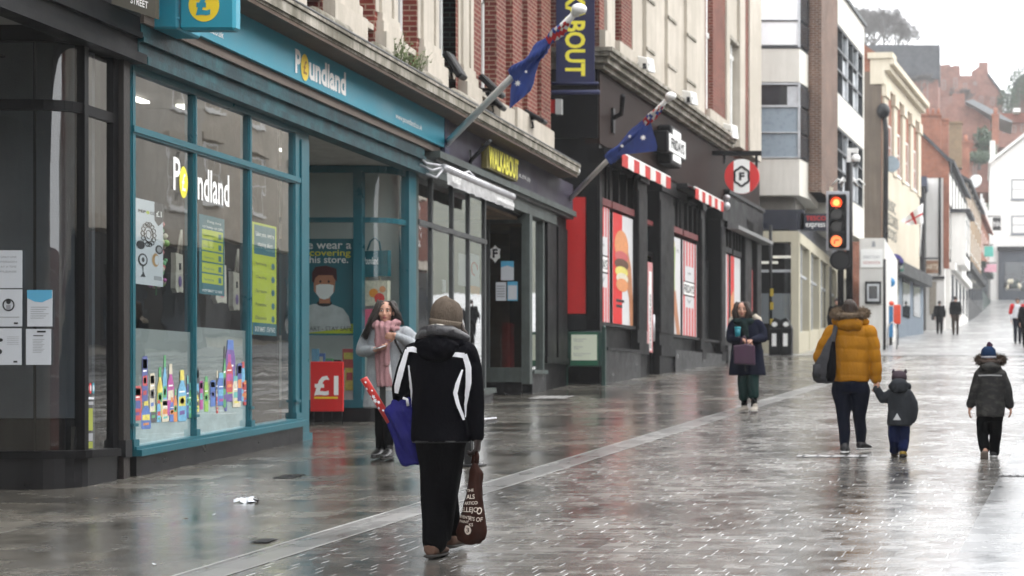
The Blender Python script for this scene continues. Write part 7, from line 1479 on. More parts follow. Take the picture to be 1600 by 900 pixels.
m = MB(); ph = f.p(608, 544, -.3); m.obox(ph, Vector((.042, -.02, .006)), Vector((.02, .055, .015)), Vector((0, -.002, .005)), M('phone_case', (.5, .5, .52), .3)); o = bevel(m.build('phone', None), .003); o.location = f.t.location; WORLD_LOC[o] = f.t.location.copy(); q = MB(); q.obox(ph + Vector((0, -.002, .006)), Vector((.038, -.018, .0055)), Vector((.018, .05, .0135)), Vector((0, 0, .001)), pane_dk); q.build('screen', o, local=True); tag(o, 'small pale phone held flat in the hand of the person in the grey coat', 'phone')
t = thing('shoulder_bag', 'black bag strap and bag on the shoulder of the person in the grey coat', 'bag', f.t.location); m = MB(); m.tube([f.p(622, 508, -.09), f.p(620, 518, -.13), f.p(626, 535, -.15), f.p(636, 556, -.13)], .012, blk_leather, 8, .5); m.build('strap', t, local=True); m = MB(); m.obox(f.p(641, 568, -.08), (.07, 0, 0), (0, .06, 0), (0, 0, .1), blk_leather); bevel(m.build('bag', t, local=True), .03, 2)

# ---- woman in the navy coat coming towards the camera
f = Fig('person in a navy coat and green trousers holding a purple handbag and a teal cup', 1169, 644, -1, .0095)
navyc = cloth_m('navy_coat_cloth', (.005, .007, .019), .8, var=.2); greent = cloth_m('bottle_green_cloth', (.008, .026, .024), .85); scarfd = cloth_m('dark_green_scarf', (.008, .018, .018), .9, var=.5, scale=12)
f.head((1160, 484.5, -.02), look=Vector((.1, -1, -.04))); f.core((1163, 500), (1168, 560)); f.arm((1146, 507), (1143, 527, -.02), (1166, 533, -.24)); f.arm((1184, 505), (1192, 526, -.02), (1178, 533, -.26)); f.leg((1163, 565), (1162, 602), (1163, 637)); f.leg((1176, 565), (1178, 602, -.08), (1180, 635, -.14))
f.hand(f.body, (1166, 533, -.24), (1, -.2, -.1), (0, .4, -1), .55, 1, None, -1); f.hand(f.body, (1180, 532, -.26), (-1, -.1, -.25), (0, .4, -1), .5, 1, None, 1); f.finish(); f.features()
c = MB(); f.rows(c, [(497, 1152, 1174, .07), (502, 1144, 1183, .1), (510, 1141, 1189, .12), (530, 1145, 1189, .13), (550, 1142, 1192, .15), (570, 1140, 1195, .16), (586, 1139, 1197, .165)], navyc)
f.limb(c, [(1146, 506), (1142, 520, -.01), (1142, 530, -.04)], [.08, .07, .066], navyc); f.limb(c, [(1142, 530, -.04), (1162, 533, -.22)], [.066, .05], navyc); f.limb(c, [(1185, 506), (1192, 519, 0), (1193, 528, -.03)], [.08, .07, .066], navyc); f.limb(c, [(1193, 528, -.03), (1180, 532, -.24)], [.066, .05], navyc); f.solid(c, 'coat', None, wrinkle(.009, 6, .7), .011, 3)
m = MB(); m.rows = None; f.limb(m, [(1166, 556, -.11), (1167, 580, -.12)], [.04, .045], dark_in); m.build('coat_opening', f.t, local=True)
cream_fur = M('cream_fleece', (.45, .4, .33), .95); m = MB(); f.limb(m, [(1141, 502, -.02), (1148, 497, .03), (1156, 497, .05)], [.04, .045, .03], cream_fur); f.limb(m, [(1188, 501, 0), (1180, 496, .03), (1172, 496, .05)], [.04, .05, .03], cream_fur); f.solid(m, 'hood_lining', None, wrinkle(.015, 25), .011, 1)
m = MB(); f.limb(m, [(1152, 502, -.1), (1163, 506, -.15), (1174, 502, -.1)], [.05, .06, .05], scarfd); f.limb(m, [(1164, 506, -.15), (1168, 525, -.16)], [.06, .045], scarfd); f.solid(m, 'scarf', None, wrinkle(.01, 16), .01, 2)
h = MB(); P = f.hP; h.ball(P(0, -.03, .035), (.088, .09, .092), hair_br, 18, 12); f.limb(h, [(1152, 477, -.0), (1149, 488, -.03), (1152, 500, -.06)], [.05, .055, .035], hair_br); f.limb(h, [(1167, 476, -.0), (1170, 488, -.03), (1168, 502, -.06)], [.05, .05, .035], hair_br); hm = f.solid(h, 'hair', None, lambda p, n: .009 * mnoise.noise((p.x * 50, p.y * 50, p.z * 8)), .01, 2)
m = MB(); locks(f, m, [(f.p(1153, 474, -.06), f.p(1148, 488, -.08), f.p(1152, 503, -.1)), (f.p(1150, 478, .02), f.p(1145, 490, 0), f.p(1148, 502, -.03))], hair_br, 60, .008, .012); locks(f, m, [(f.p(1164, 473, -.07), f.p(1171, 487, -.09), f.p(1169, 503, -.1)), (f.p(1168, 476, .02), f.p(1174, 490, 0), f.p(1172, 503, -.02))], hair_br, 60, .008, .012, 6); m.build('strands', hm, local=True)
tr = MB(); f.limb(tr, [(1163, 570), (1162, 600), (1162, 619)], [.1, .088, .08], greent); f.limb(tr, [(1176, 570), (1178, 600, -.08), (1179, 617, -.11)], [.1, .09, .08], greent); f.solid(tr, 'trousers', None, wrinkle(.007, 7, .8), .011, 3)
for a, b in (((1163, 612), (1163, 640)), ((1180, 612, -.11), (1180, 637, -.14))): m = MB(); f.limb(m, [a, b], [.05, .042], blk_tr); m.build('sock', f.t, local=True)
pale_sh = M('pale_canvas_shoe', (.32, .29, .25), .8); f.shoe((1163, 644, 0), pale_sh, M('pale_sole', (.5, .48, .45), .7), .26, .05, .075, toe=(-.7, -1, 0)); f.shoe((1181, 643, -.14), pale_sh, MATS['pale_sole'], .26, .05, .075)
t = thing('handbag', 'purple leather handbag held in front by the person in the navy coat', 'bag', f.t.location); purp = M('plum_leather', (.04, .009, .033), .45, var=.2); m = MB(); m.prism([f.p(a, b, -.37) for a, b in ((1152, 569), (1184, 571), (1183, 541), (1172, 538), (1151, 541))], (0, .13, 0), purp); bevel(m.build('bag', t, local=True), .02, 2)
m = MB(); m.tube([f.p(1162, 540, -.35), f.p(1164, 531, -.35), f.p(1168, 526, -.34), f.p(1171, 532, -.34), f.p(1172, 540, -.34)], .012, purp, 6); m.build('handle', t, local=True)
m = MB(); m.tube([f.p(1157, 527, -.3), f.p(1157, 514.5, -.3)], [.036, .045], M('teal_cup', (.01, .2, .26), .4), 14); o = m.build('cup', None); o.location = f.t.location; WORLD_LOC[o] = f.t.location.copy(); tag(o, 'teal lidded cup held against the navy coat above the purple handbag', 'cup'); q = MB(); q.tube([f.p(1157, 514.5, -.3), f.p(1157, 512, -.3)], [.05, .046], M('teal_cup_lid', (.02, .28, .34), .4), 14); q.build('lid', o, local=True)

# ---- woman in the mustard puffer walking away with a small child
f = Fig('person in a mustard puffer with fur hood leading a small child by the hand', 1329, 708, 1, .0095)
must = cloth_m('mustard_puffer_cloth', (.33, .14, .008), .6, var=.14, scale=4, bump=.3, bs=40); navyl = cloth_m('navy_leggings', (.003, .005, .014), .8)
f.head((1328, 488, 0)); f.core((1328, 508), (1328, 600), .17, .11); f.arm((1300, 522), (1285, 560), (1290, 590, .1)); f.arm((1358, 522), (1368, 562), (1369, 597)); f.leg((1316, 612), (1318, 655, .0), (1320, 697, -.05), (.085, .05, .035)); f.leg((1342, 612), (1342, 655, .08), (1344, 694, .12), (.085, .05, .035))
f.hand(f.body, (1369, 595), (0, 0, -1), (-.2, .2, 0), .7, .95, None, 1); f.finish()
quilt = lambda p, n: .0095 * (abs(math.sin(p.z * math.pi / .14 + .7 * mnoise.noise((p.x * 3.5, p.y * 4, 0)))) ** .4 - .65) + .013 * mnoise.noise((p.x * 10, p.y * 10, p.z * 5))
c = MB(); f.rows(c, [(504, 1312, 1344, .08), (510, 1300, 1356, .11), (518, 1293, 1362, .13), (540, 1296, 1362, .155), (570, 1297, 1359, .16), (588, 1298, 1358, .165), (596, 1300, 1357, .155)], must)
f.limb(c, [(1302, 521), (1289, 540), (1282, 558, .02)], [.1, .088, .08], must); f.limb(c, [(1282, 558, .02), (1288, 585, .1)], [.08, .06], must); f.limb(c, [(1356, 521), (1364, 542), (1367, 565), (1369, 592)], [.1, .085, .072, .062], must); jo = f.solid(c, 'jacket', None, quilt, .0105, 3)
hd = MB(); hd.ball(f.p(1329, 507, -.1), (.14, .09, .085), must, 20, 12); f.limb(hd, [(1308, 503, 0), (1329, 500, -.1), (1350, 503, 0)], [.06, .06, .06], must); f.solid(hd, 'hood', None, wrinkle(.012, 10), .0105, 3)
furm = M('brown_grey_fur', (.16, .115, .075), .95, var=.5, scale=25); ring = [f.p(1328 + 24.5 * math.cos(a), 489.5 + 5.5 * math.sin(a), .03 - .19 * math.sin(a) * 1.) for a in [2 * math.pi * i / 22 for i in range(22)]]; fur(f, 'fur_trim', ring, .047, furm, f.t, 2600, .042)
h = MB(); P = f.hP; h.ball(P(0, -.015, .03), (.09, .105, .1), hair_br, 18, 12); f.limb(h, [(1328, 478, -.08), (1328, 495, -.1)], [.07, .06], hair_br); f.solid(h, 'hair', None, lambda p, n: .007 * mnoise.noise((p.x * 60, p.y * 60, p.z * 8)), .009, 2)
tr = MB(); f.rows(tr, [(588, 1301, 1355, .135), (600, 1300, 1357, .145), (614, 1302, 1356, .135)], navyl); f.limb(tr, [(1315, 610), (1318, 632), (1318, 655, 0), (1320, 675, -.02), (1320, 698, -.05)], [.118, .092, .068, .066, .048], navyl); f.limb(tr, [(1343, 610), (1343, 632, .04), (1342, 655, .08), (1344, 674, .1), (1344, 695, .12)], [.118, .092, .068, .066, .048], navyl); f.solid(tr, 'leggings', None, wrinkle(.004, 7), .0105, 3)
blk_sn = M('black_sneaker', (.018, .018, .02), .6); wh_so = M('white_sole', (.6, .6, .6), .6); f.shoe((1320, 708, -.05), blk_sn, wh_so, .25, .05, .09); f.shoe((1345, 704, .12), blk_sn, wh_so, .25, .05, .09, toe=(.5, 1, 0))
t = thing('backpack', 'grey and black rucksack slung on one shoulder of the mustard puffer', 'bag', f.t.location); greyb = cloth_m('grey_rucksack_cloth', (.045, .045, .05), .8); m = MB()
m.loft([(f.p(x_, y_, -.22), (w_ / f.s, 0, 0), (0, d_, 0)) for y_, x_, w_, d_ in ((522, 1304, 2, .03), (532, 1302, 6, .06), (550, 1297, 11, .085), (570, 1292, 16, .1), (585, 1290, 18, .1), (594, 1291, 17, .09), (599, 1292, 12, .06))], greyb, 20); bo = f.solid(m, 'bag', t, wrinkle(.01, 9), .01, 2)
m = MB(); m.loft([(f.p(x_, y_, -.24), (w_ / f.s, 0, 0), (0, d_, 0)) for y_, x_, w_, d_ in ((535, 1305, 3, .05), (555, 1303, 6, .08), (575, 1301, 8.5, .095), (590, 1299, 9, .09), (596, 1299, 6, .06))], blackc, 16); m.build('side_panel', t, local=True)
m = MB(); m.tube([f.p(1306, 506, .02), f.p(1307, 513, -.12), f.p(1305, 525, -.17), f.p(1304, 534, -.2)], .026, greyb, 8, .35); m.build('strap', t, local=True); m = MB(); m.loft([(f.p(1281, y_, -.29), (7 / f.s, 0, 0), (0, .035, 0)) for y_ in (570, 580, 590)], greyb, 12); m.build('pocket', bo, local=True)

# ---- small child in grey
f = Fig('small child person in a dark grey coat and cat eared hat held by the hand', 1404, 714.5, 1, .008)
gch = cloth_m('slate_coat_cloth', (.026, .029, .034), .8); hatc = cloth_m('plum_grey_knit', (.06, .045, .055), .9); bluet = cloth_m('blue_trouser_cloth', (.006, .011, .045), .85)
f.head((1405, 597, 0), .13); f.core((1405, 606), (1405, 660), .1, .07); f.arm((1392, 616), (1381, 624, .03), (1370, 608, 0), (.035, .032, .024)); f.arm((1420, 618), (1426, 640), (1424, 656), (.035, .032, .024)); f.leg((1398, 665), (1397, 688), (1397, 706, .1), (.055, .045, .035)); f.leg((1412, 665), (1412, 688, .02), (1411, 704, -.04), (.055, .045, .035))
f.hand(f.body, (1371, 610, 0), (-.2, 0, 1), (1, .2, 0), .6, .6, None, -1); f.hand(f.body, (1424, 654), (0, 0, -1), (-1, 0, 0), .5, .6, None, 1); f.finish()
c = MB(); f.rows(c, [(604, 1394, 1416, .06), (609, 1389, 1420, .08), (620, 1387, 1423, .1), (640, 1387, 1424, .11), (655, 1386, 1424, .12), (665, 1386, 1425, .12)], gch); f.limb(c, [(1393, 615), (1383, 623, .03), (1379, 623, .04)], [.062, .056, .052], gch); f.limb(c, [(1379, 623, .04), (1370, 608, 0)], [.052, .042], gch); f.limb(c, [(1418, 616), (1426, 630), (1428, 642), (1425, 656)], [.062, .056, .05, .044], gch); co = f.solid(c, 'coat', None, wrinkle(.006, 9), .009, 3)
hd = MB(); hd.ball(f.p(1405, 603, -.06), (.1, .085, .085), gch, 20, 12); f.limb(hd, [(1393, 604, .02), (1405, 599, -.06), (1418, 604, .02)], [.04, .045, .04], gch); f.solid(hd, 'hood', None, wrinkle(.008, 12), .009, 2)
decal(f, co, [(1402.5, 646, .4), (1402.5, 650, 2.5), (1402.5, 656, 6)], M('reflective_patch', (.45, .46, .47), .3), 'reflective_patch', co)
m = MB(); m.loft([(f.p(1405, y_, 0), (w_ / f.s, 0, 0), (0, w_ / f.s * 1.1, 0)) for y_, w_ in ((594, 11.8), (588, 12.2), (582, 10), (579.5, 6), (578.8, 1))], hatc, 20); ht = m.build('hat', f.t, local=True)
for px in (1396.5, 1414.5): m = MB(); m.tube([f.p(px, 583, 0), f.p(px - (1405 - px) * .06, 576, 0)], [.026, .003], hatc, 8); m.build('ear', ht, local=True)
tr = MB(); f.limb(tr, [(1397, 660), (1397, 688), (1397, 703, .08)], [.068, .058, .055], bluet); f.limb(tr, [(1413, 660), (1412, 688, .02), (1411, 701, -.03)], [.068, .058, .055], bluet); f.solid(tr, 'trousers', None, wrinkle(.006, 10), .009, 2)
yel = M('mustard_boot', (.3, .2, .02), .6); f.shoe((1397, 713, .1), yel, sole, .17, .04, .075, name='boot'); f.shoe((1411, 714, -.04), yel, sole, .17, .04, .075, name='boot', lift=.25)
m = MB(); m.ball(f.p(1384, 626, .02), (.02, .02, .03), yel, 8, 6); m.build('cuff_tag', f.t, local=True)

# ---- child in the camouflage coat
f = Fig('person, a child in a dark camouflage coat and navy bobble hat walking up the street', 1547, 716, 1, .008)
if 'camo' not in MATS:
    m_, t_, b_ = nt('dark_camouflage_cloth'); tc = N(t_, 'ShaderNodeTexCoord'); mp_ = N(t_, 'ShaderNodeMapping'); mp_.inputs['Scale'].default_value = (1, 1, 1.8); t_.links.new(tc.outputs['Object'], mp_.inputs[0]); n_ = N(t_, 'ShaderNodeTexNoise', Scale=11., Detail=3.); t_.links.new(mp_.outputs[0], n_.inputs['Vector']); cr = t_.nodes.new('ShaderNodeValToRGB'); cr.color_ramp.interpolation = 'CONSTANT'; e = cr.color_ramp.elements; e[0].color = (.004, .004, .004, 1); e[1].position = .5; e[1].color = (.015, .0145, .0135, 1); x_ = e.new(.6); x_.color = (.03, .028, .025, 1); t_.links.new(n_.outputs[0], cr.inputs[0]); t_.links.new(cr.outputs[0], b_.inputs['Base Color']); b_.inputs['Roughness'].default_value = .7; MATS['camo'] = m_
camo = MATS['camo']; navyk = cloth_m('navy_knit', (.012, .03, .075), .95, bump=.6, bs=150)
f.head((1545, 562, 0), .13); f.core((1547, 570), (1547, 650), .12, .08); f.arm((1530, 592), (1521, 615, .02), (1516, 637, .05), (.04, .034, .026)); f.arm((1565, 592), (1574, 615), (1578, 637, .02), (.04, .034, .026)); f.leg((1538, 650), (1536, 680), (1539, 703, -.12), (.06, .045, .035)); f.leg((1555, 650), (1554, 680, .05), (1553, 707, .08), (.06, .045, .035))
f.hand(f.body, (1515, 637, .05), (-.1, 0, -1), (1, .1, 0), .4, .72, None, -1); f.hand(f.body, (1579, 636, .02), (.1, 0, -1), (-1, .1, 0), .4, .72, None, 1); f.finish()
c = MB(); f.rows(c, [(569, 1534, 1560, .07), (575, 1528, 1566, .09), (585, 1525, 1570, .11), (610, 1526, 1569, .12), (635, 1525, 1570, .13), (651, 1525, 1570, .13)], camo); f.limb(c, [(1531, 586), (1524, 608, .01), (1517, 632, .05)], [.066, .058, .05], camo); f.limb(c, [(1564, 586), (1573, 608), (1578, 632, .02)], [.066, .058, .05], camo); co = f.solid(c, 'coat', None, wrinkle(.008, 9, .8), .0095, 3)
decal(f, co, [(1529, 587, 1), (1547, 586.3, 1), (1565, 587, 1)], M('silver_piping', (.35, .35, .36), .3), 'piping', co)
hd = MB(); hd.ball(f.p(1547, 574, -.07), (.11, .085, .07), camo, 20, 12); f.solid(hd, 'hood', None, wrinkle(.008, 12), .0095, 2); ring = [f.p(1548 + 19 * math.cos(a), 562 + 5 * math.sin(a), .02 - .12 * math.sin(a)) for a in [2 * math.pi * i / 20 for i in range(20)]]; fur(f, 'fur_trim', ring, .04, M('dark_brown_fur', (.06, .04, .03), .95, var=.5, scale=25), f.t, 1500, .04, 3)
m = MB(); m.loft([(f.p(1544.5, y_, 0), (w_ / f.s, 0, 0), (0, w_ / f.s * 1.1, 0)) for y_, w_ in ((560, 11.8), (553, 12.2), (546, 11), (542, 7), (540.5, 1))], navyk, 20); ht = m.build('hat', f.t, local=True); m = MB(); m.ball(f.p(1546, 539.5, 0), .033, cloth_m('plum_wool', (.05, .02, .04), .95), 12, 8); o = m.build('pompom', ht, local=True); displace(o, wrinkle(.012, 40)); m = MB(); m.loft([(f.p(1544.5, y_, 0), (12.4 / f.s, 0, 0), (0, 13.5 / f.s, 0)) for y_ in (560.5, 556.5)], M('pale_knit_band', (.3, .3, .34), .9), 20); m.build('band', ht, local=True)
tr = MB(); f.rows(tr, [(645, 1526, 1569, .1), (658, 1528, 1567, .1)], blk_tr); f.limb(tr, [(1537, 655), (1535, 680), (1539, 702, -.1)], [.075, .062, .052], blk_tr); f.limb(tr, [(1556, 655), (1555, 680, .05), (1554, 706, .08)], [.075, .065, .056], blk_tr); f.solid(tr, 'trousers', None, wrinkle(.007, 9, .7), .0095, 2)
f.shoe((1538, 712, -.14), M('tan_grey_shoe', (.09, .075, .06), .7), M('tan_sole', (.16, .13, .11), .8), .2, .042, .07, lift=1.6); f.shoe((1553, 715.5, .08), blk_sn, wh_so, .2, .042, .07)

# ---- people farther up the street
def far_person(px, py, label, top, bottom, face=1, hat=None, Y=None, h=1.7, skirt=.52, wide=.22, step=.1, sleeves=None, hairm=None, white=None):
    f = Fig(label, px, py, face, .018, Y); q = lambda x, z, dy=0.: f.p(px + x * f.s, py - z * f.s, dy); P = lambda x, z, dy=0.: (px + x * f.s, py - z * f.s, dy); k = h / 1.7
    f.head(P(0, 1.57 * k), .152 * k); f.core(P(0, 1.42 * k), P(0, .9 * k)); s1, s2 = (-1, 1)
    for e in (-1, 1): f.arm(P(e * .19, 1.38 * k), P(e * .25, 1.1 * k, .02), P(e * .24, .86 * k, .06 * e)); f.hand(f.body, P(e * .24, .86 * k, .06 * e), (0, 0, -1), (-e, 0, 0), .4, 1., None, e); f.leg(P(e * .09, .9 * k), P(e * .09, .5 * k, e * step * .6), P(e * .09, .1, e * step))
    f.finish(); c = MB(); c.loft([(q(0, z * k), (w, 0, 0), (0, d, 0)) for z, w, d in ((1.46, .07, .07), (1.4, .17, .1), (1.2, wide, .14), (1.0, wide * .95, .14), (skirt * 1.7, wide * 1.02, .15))], top, 20); so_ = c
    for e in (-1, 1): (so_).capsule([q(e * .19, 1.37 * k), q(e * .255, 1.1 * k, .02), q(e * .245, .9 * k, .06 * e)], [.085, .07, .055], top, 10)
    f.solid(c, 'coat', None, wrinkle(.012, 6), .02, 2); t_ = MB()
    for e in (-1, 1): t_.capsule([q(e * .09, .92 * k), q(e * .09, .5 * k, e * step * .6), q(e * .09, .1, e * step)], [.11, .08, .065], bottom, 10)
    f.solid(t_, 'trousers', None, None, .02, 2)
    for e in (-1, 1): f.shoe(P(e * .09, .0, e * step), blk_sn, sole, .26, .05, .09)
    m = MB(); m.ball(f.hP(0, -.02, .03), (.092, .108, .1), hairm or hair_dark, 14, 10); m.build('hair' if not hat else 'hat', f.t, local=True)
    return f
dk1 = cloth_m('dark_coat_cloth', (.006, .0065, .008), .85); dk2 = cloth_m('charcoal_coat_cloth', (.01, .01, .012), .85); jeans = cloth_m('dark_brown_trouser_cloth', (.05, .035, .028), .85)
far_person(1468, 522, 'person in a short dark coat with a hip bag walking up the far street', dk1, blk_tr, 1, None, None, 1.66)
m = MB(); Yp = ydist(522); c_ = at(1458, 495, Yp); m.obox(c_, (.09, 0, 0), (0, .08, 0), (0, 0, .17), blk_leather); tag(bevel(m.build('hip_bag', origin=c_), .05, 2), 'dark bag hanging at the hip of the person in the short dark coat', 'bag')
far_person(1493, 523, 'tall person in a dark coat and brown trousers walking up the far street', dk1, jeans, 1, None, None, 1.9, wide=.27)
far_person(1486, 514, 'person in a charcoal coat half behind the tall person in brown trousers', dk2, blk_tr, 1, True, None, 1.8)
f = far_person(1590, 537, 'person in a white top with red sleeves walking down the far street', cloth_m('white_sports_cloth', (.62, .63, .66), .8), navyl, -1, None, None, 1.78, .55, .24, .18)
m = MB()
for e in (-1, 1): m.capsule([f.p(f.px0 + e * .2 * f.s, f.py0 - 1.44 * f.s, -.02), f.p(f.px0 + e * .265 * f.s, f.py0 - 1.2 * f.s, -.01)], [.1, .085], red_f, 10)
m.build('red_sleeve', f.t, local=True)
far_person(1604, 543, 'person in dark clothes behind the white and red top, at the picture edge', dk2, blk_tr, -1)
far_person(1308, 552, 'person in a dark jacket passing the cream shop behind the traffic light', dk1, blk_tr, -1, None, 51.5, 1.75)
# ------------------------------------------------------------------ street furniture
def post(mb, x, y, r, z0, z1, m, seg=12): mb.tube([(x, y, z0), (x, y, z1)], r, m, seg)
# traffic light
Yt = 44.; xx = lambda px: fx(px, Yt); zz = lambda py: fz(py, Yt); xt = xx(1313); g = zg(xt, Yt)
t = thing('traffic_light', 'black traffic light on a pole showing a lit red lamp and a lit arrow lamp', 'traffic light', (xt, Yt, g)); grey_ed = M('pale_grey_border', (.42, .43, .46), .4)
m = MB(); post(m, xt, Yt + .15, .085, g - .1, zz(300), black_paint); m.build('pole', t); m = MB(); post(m, xx(1325), Yt + .5, .09, g - .1, zz(250), black_paint); m.build('rear_pole', t)
m = MB(); m.box(xx(1291), xx(1327), Yt - .02, Yt + .0, zz(391), zz(299), grey_ed); o = bevel(m.build('backing_board', t), .008); m = MB(); m.box(xx(1295), xx(1323), Yt - .14, Yt - .02, zz(388), zz(304), black_paint); bevel(m.build('head', t), .03)
lit_red = Memit('lit_red_lamp', (1, .07, .01), .75); lit_or = Memit('lit_arrow_lamp', (1, .2, .06), .8); off_l = M('unlit_lens', (.02, .016, .012), .2, bump=0); glow = Memit('lit_lamp_core', (1, .42, .1), .8)
for k, (py, lm) in enumerate(((317.5, lit_red), (335, off_l), (354, off_l), (377.5, lit_or))):
    c = Vector((xx(1307.5), Yt - .145, zz(py))); r_ = 8.6 * Yt / FX; m = MB(); m.disc(c, (r_, 0, 0), (0, 0, r_), lm, 20); 
    if k == 0: m.disc(c + Vector((0, -.004, 0)), (r_ * .6, 0, 0), (0, 0, r_ * .6), glow, 16)
    if k == 3: m.tube([c + Vector((-.05, -.006, -.08)), c + Vector((-.05, -.006, 0)), c + Vector((-.02, -.006, .03)), c + Vector((.07, -.006, .03))], .018, off_l, 5)
    o = m.build('lamp', t); h = MB(); n_ = 12; vs = []
    for i in range(n_ + 1):
        a = math.pi * i / n_ * 1.15 - .075 * math.pi; p_ = c + Vector((math.cos(a) * r_ * 1.12, 0, math.sin(a) * r_ * 1.12)); vs += [p_ + Vector((0, .02, 0)), p_ + Vector((0, -.2, -.01)), p_ * 1 + Vector((math.cos(a) * .02, .02, math.sin(a) * .02)), p_ + Vector((math.cos(a) * .02, -.2, math.sin(a) * .02))]
    h.add(vs, [f_ for i in range(n_) for f_ in ((4 * i, 4 * i + 4, 4 * i + 5, 4 * i + 1), (4 * i + 2, 4 * i + 3, 4 * i + 7, 4 * i + 6), (4 * i + 1, 4 * i + 5, 4 * i + 7, 4 * i + 3))], black_paint); h.build('visor', o)
m = MB(); c = Vector((xx(1313.5), Yt - .02, zz(407))); m.cyl(c, (17 * Yt / FX, 0, 0), (0, 0, 15.5 * Yt / FX), (0, -.05, 0), black_paint, 24); m.cyl(c + Vector((0, -.05, 0)), (13 * Yt / FX, 0, 0), (0, 0, 12 * Yt / FX), (0, -.01, 0), charcoal, 24); m.build('round_sign', t)
m = MB(); m.box(xx(1296), xx(1301), Yt, Yt + .1, zz(299), zz(292), PN['cream']); m.build('sensor', t)
# camera pole behind it
Yc = 46.; t = thing('camera_pole', 'pole with white dome camera and radial lamp arms behind the traffic light', 'camera pole', (fx(1328, Yc), Yc, zg(-3.3, Yc))); m = MB(); post(m, fx(1328, Yc), Yc, .06, zg(-3.3, Yc), fz(232, Yc), charcoal); m.build('pole', t)
m = MB(); m.box(fx(1324, Yc), fx(1330, Yc), Yc - .1, Yc + .1, fz(268, Yc), fz(233, Yc), white_paint); m.box(fx(1324, Yc), fx(1341, Yc), Yc - .08, Yc + .08, fz(239, Yc), fz(232, Yc), white_paint); m.build('bracket', t)
m = MB(); c = at(1337, 248, Yc); m.ball(c, (.13, .13, .14), white_paint, 14, 10); o = m.build('dome', t); m = MB(); m.ball(c + Vector((0, 0, -.07)), (.1, .1, .13), pane_dk, 12, 8); m.build('dome_lens', o)
m = MB()
for a in range(6): m.tube([at(1326, 286, Yc), at(1326, 284, Yc) + Vector((math.cos(a * 1.05) * .3, math.sin(a * 1.05) * .3, .07)), at(1326, 289, Yc) + Vector((math.cos(a * 1.05) * .45, math.sin(a * 1.05) * .45, 0))], .025, white_paint, 5)
m.box(fx(1320, Yc), fx(1330, Yc), Yc - .12, Yc + .1, fz(303, Yc), fz(285, Yc), charcoal); m.build('lamp_cluster', t)
# twin litter bins
Yb = 50.; t = thing('litter_bin', 'black twin litter bin with white notices before the cream shop', 'bin', (fx(1219, Yb), Yb, zg(-5.8, Yb)))
for k, (a, b) in enumerate(((1202, 1219), (1219.6, 1237))):
    m = MB(); g = zg(-5.8, Yb); m.box(fx(a, Yb), fx(b, Yb), Yb, Yb + .4, g - .02, fz(513, Yb), black_paint); o = bevel(m.build('bin_body', t), .02)
    m = MB(); xa, xb_, zt = fx(a - .5, Yb), fx(b + .3, Yb), fz(513, Yb); m.prism([(xa, Yb - .03, zt), (xb_, Yb - .03, zt), (xb_ - (.12 if k else .0), Yb - .03, zt + .25), ((xa + xb_) / 2, Yb - .03, zt + .32), (xa + (0 if k else .12), Yb - .03, zt + .25)][::-1], (0, .46, 0), black_paint); recalc(m.build('lid', t))
    m = MB(); m.disc(((xa + xb_) / 2, Yb - .034, zt + .12), (.085, 0, 0), (0, 0, .075), white_vinyl); m.box(fx(a + 4, Yb), fx(a + 11, Yb), Yb - .006, Yb - .0, fz(541, Yb), fz(521, Yb), white_vinyl); m.build('notice', o)
m = MB(); post(m, fx(1204, 50.5), 50.5, .05, zg(-6, 50), fz(352, 50.5), black_paint); o = m.build('slim_post', origin=(fx(1204, 50.5), 50.5, zg(-6, 50))); tag(o, 'slim black post with three yellow tags behind the litter bin', 'post')
for k, py in enumerate((457, 478, 504)): m = MB(); m.box(fx(1203.5, 50.4), fx(1208.5, 50.4), 50.38, 50.42, fz(py + 6, 50.4), fz(py - 6, 50.4), M('yellow_tag', (.5, .36, .03), .6)); m.build('yellow_tag', o)
# green notice board on legs
Yn = 32.3; k_ = Yn / FX; X = lambda px: (px - PX0) * k_; Z = lambda py: (PY0 - py) * k_; t = thing('notice_board', 'dark green notice board on two legs with a pale lettered sheet, beside the black diner', 'notice board', (X(917), Yn, zg(X(917), Yn)))
dgreen = M('dark_green_paint', (.012, .04, .032), .4); mgreen = M('mid_green_panel', (.01, .1, .05), .4); sheet_m = M('pale_green_sheet', (.7, .75, .6), .6, var=.04)
for px in (882.5, 943): m = MB(); m.box(X(px - 2.8), X(px + 2.8), Yn, Yn + .1, zg(X(px), Yn) - .05, Z(514), dgreen); m.tube([(X(px), Yn + .05, Z(514)), (X(px), Yn + .05, Z(508))], [.05, .015], dgreen, 8); m.build('leg', t)
m = MB(); m.box(X(886), X(940), Yn - .03, Yn + .06, Z(573), Z(518), dgreen); bevel(m.build('case', t), .015); m = MB(); m.box(X(892), X(935), Yn - .04, Yn - .03, Z(571), Z(520), mgreen); m.build('panel', t)
m = MB(); m.box(X(893.5), X(933.5), Yn - .048, Yn - .04, Z(563), Z(523), sheet_m); o = m.build('sheet', t); m = MB()
for py, w in ((531, 20), (534, 15), (543, 15), (546, 9), (553.5, 27), (556.5, 14)): m.text('Information' if w > 18 else 'Walks', (X(897), Yn - .051, Z(py)), (1, 0, 0), (0, 0, 1), 2.2 * k_, w * k_, grey_ink)
m.build('lettering', o)
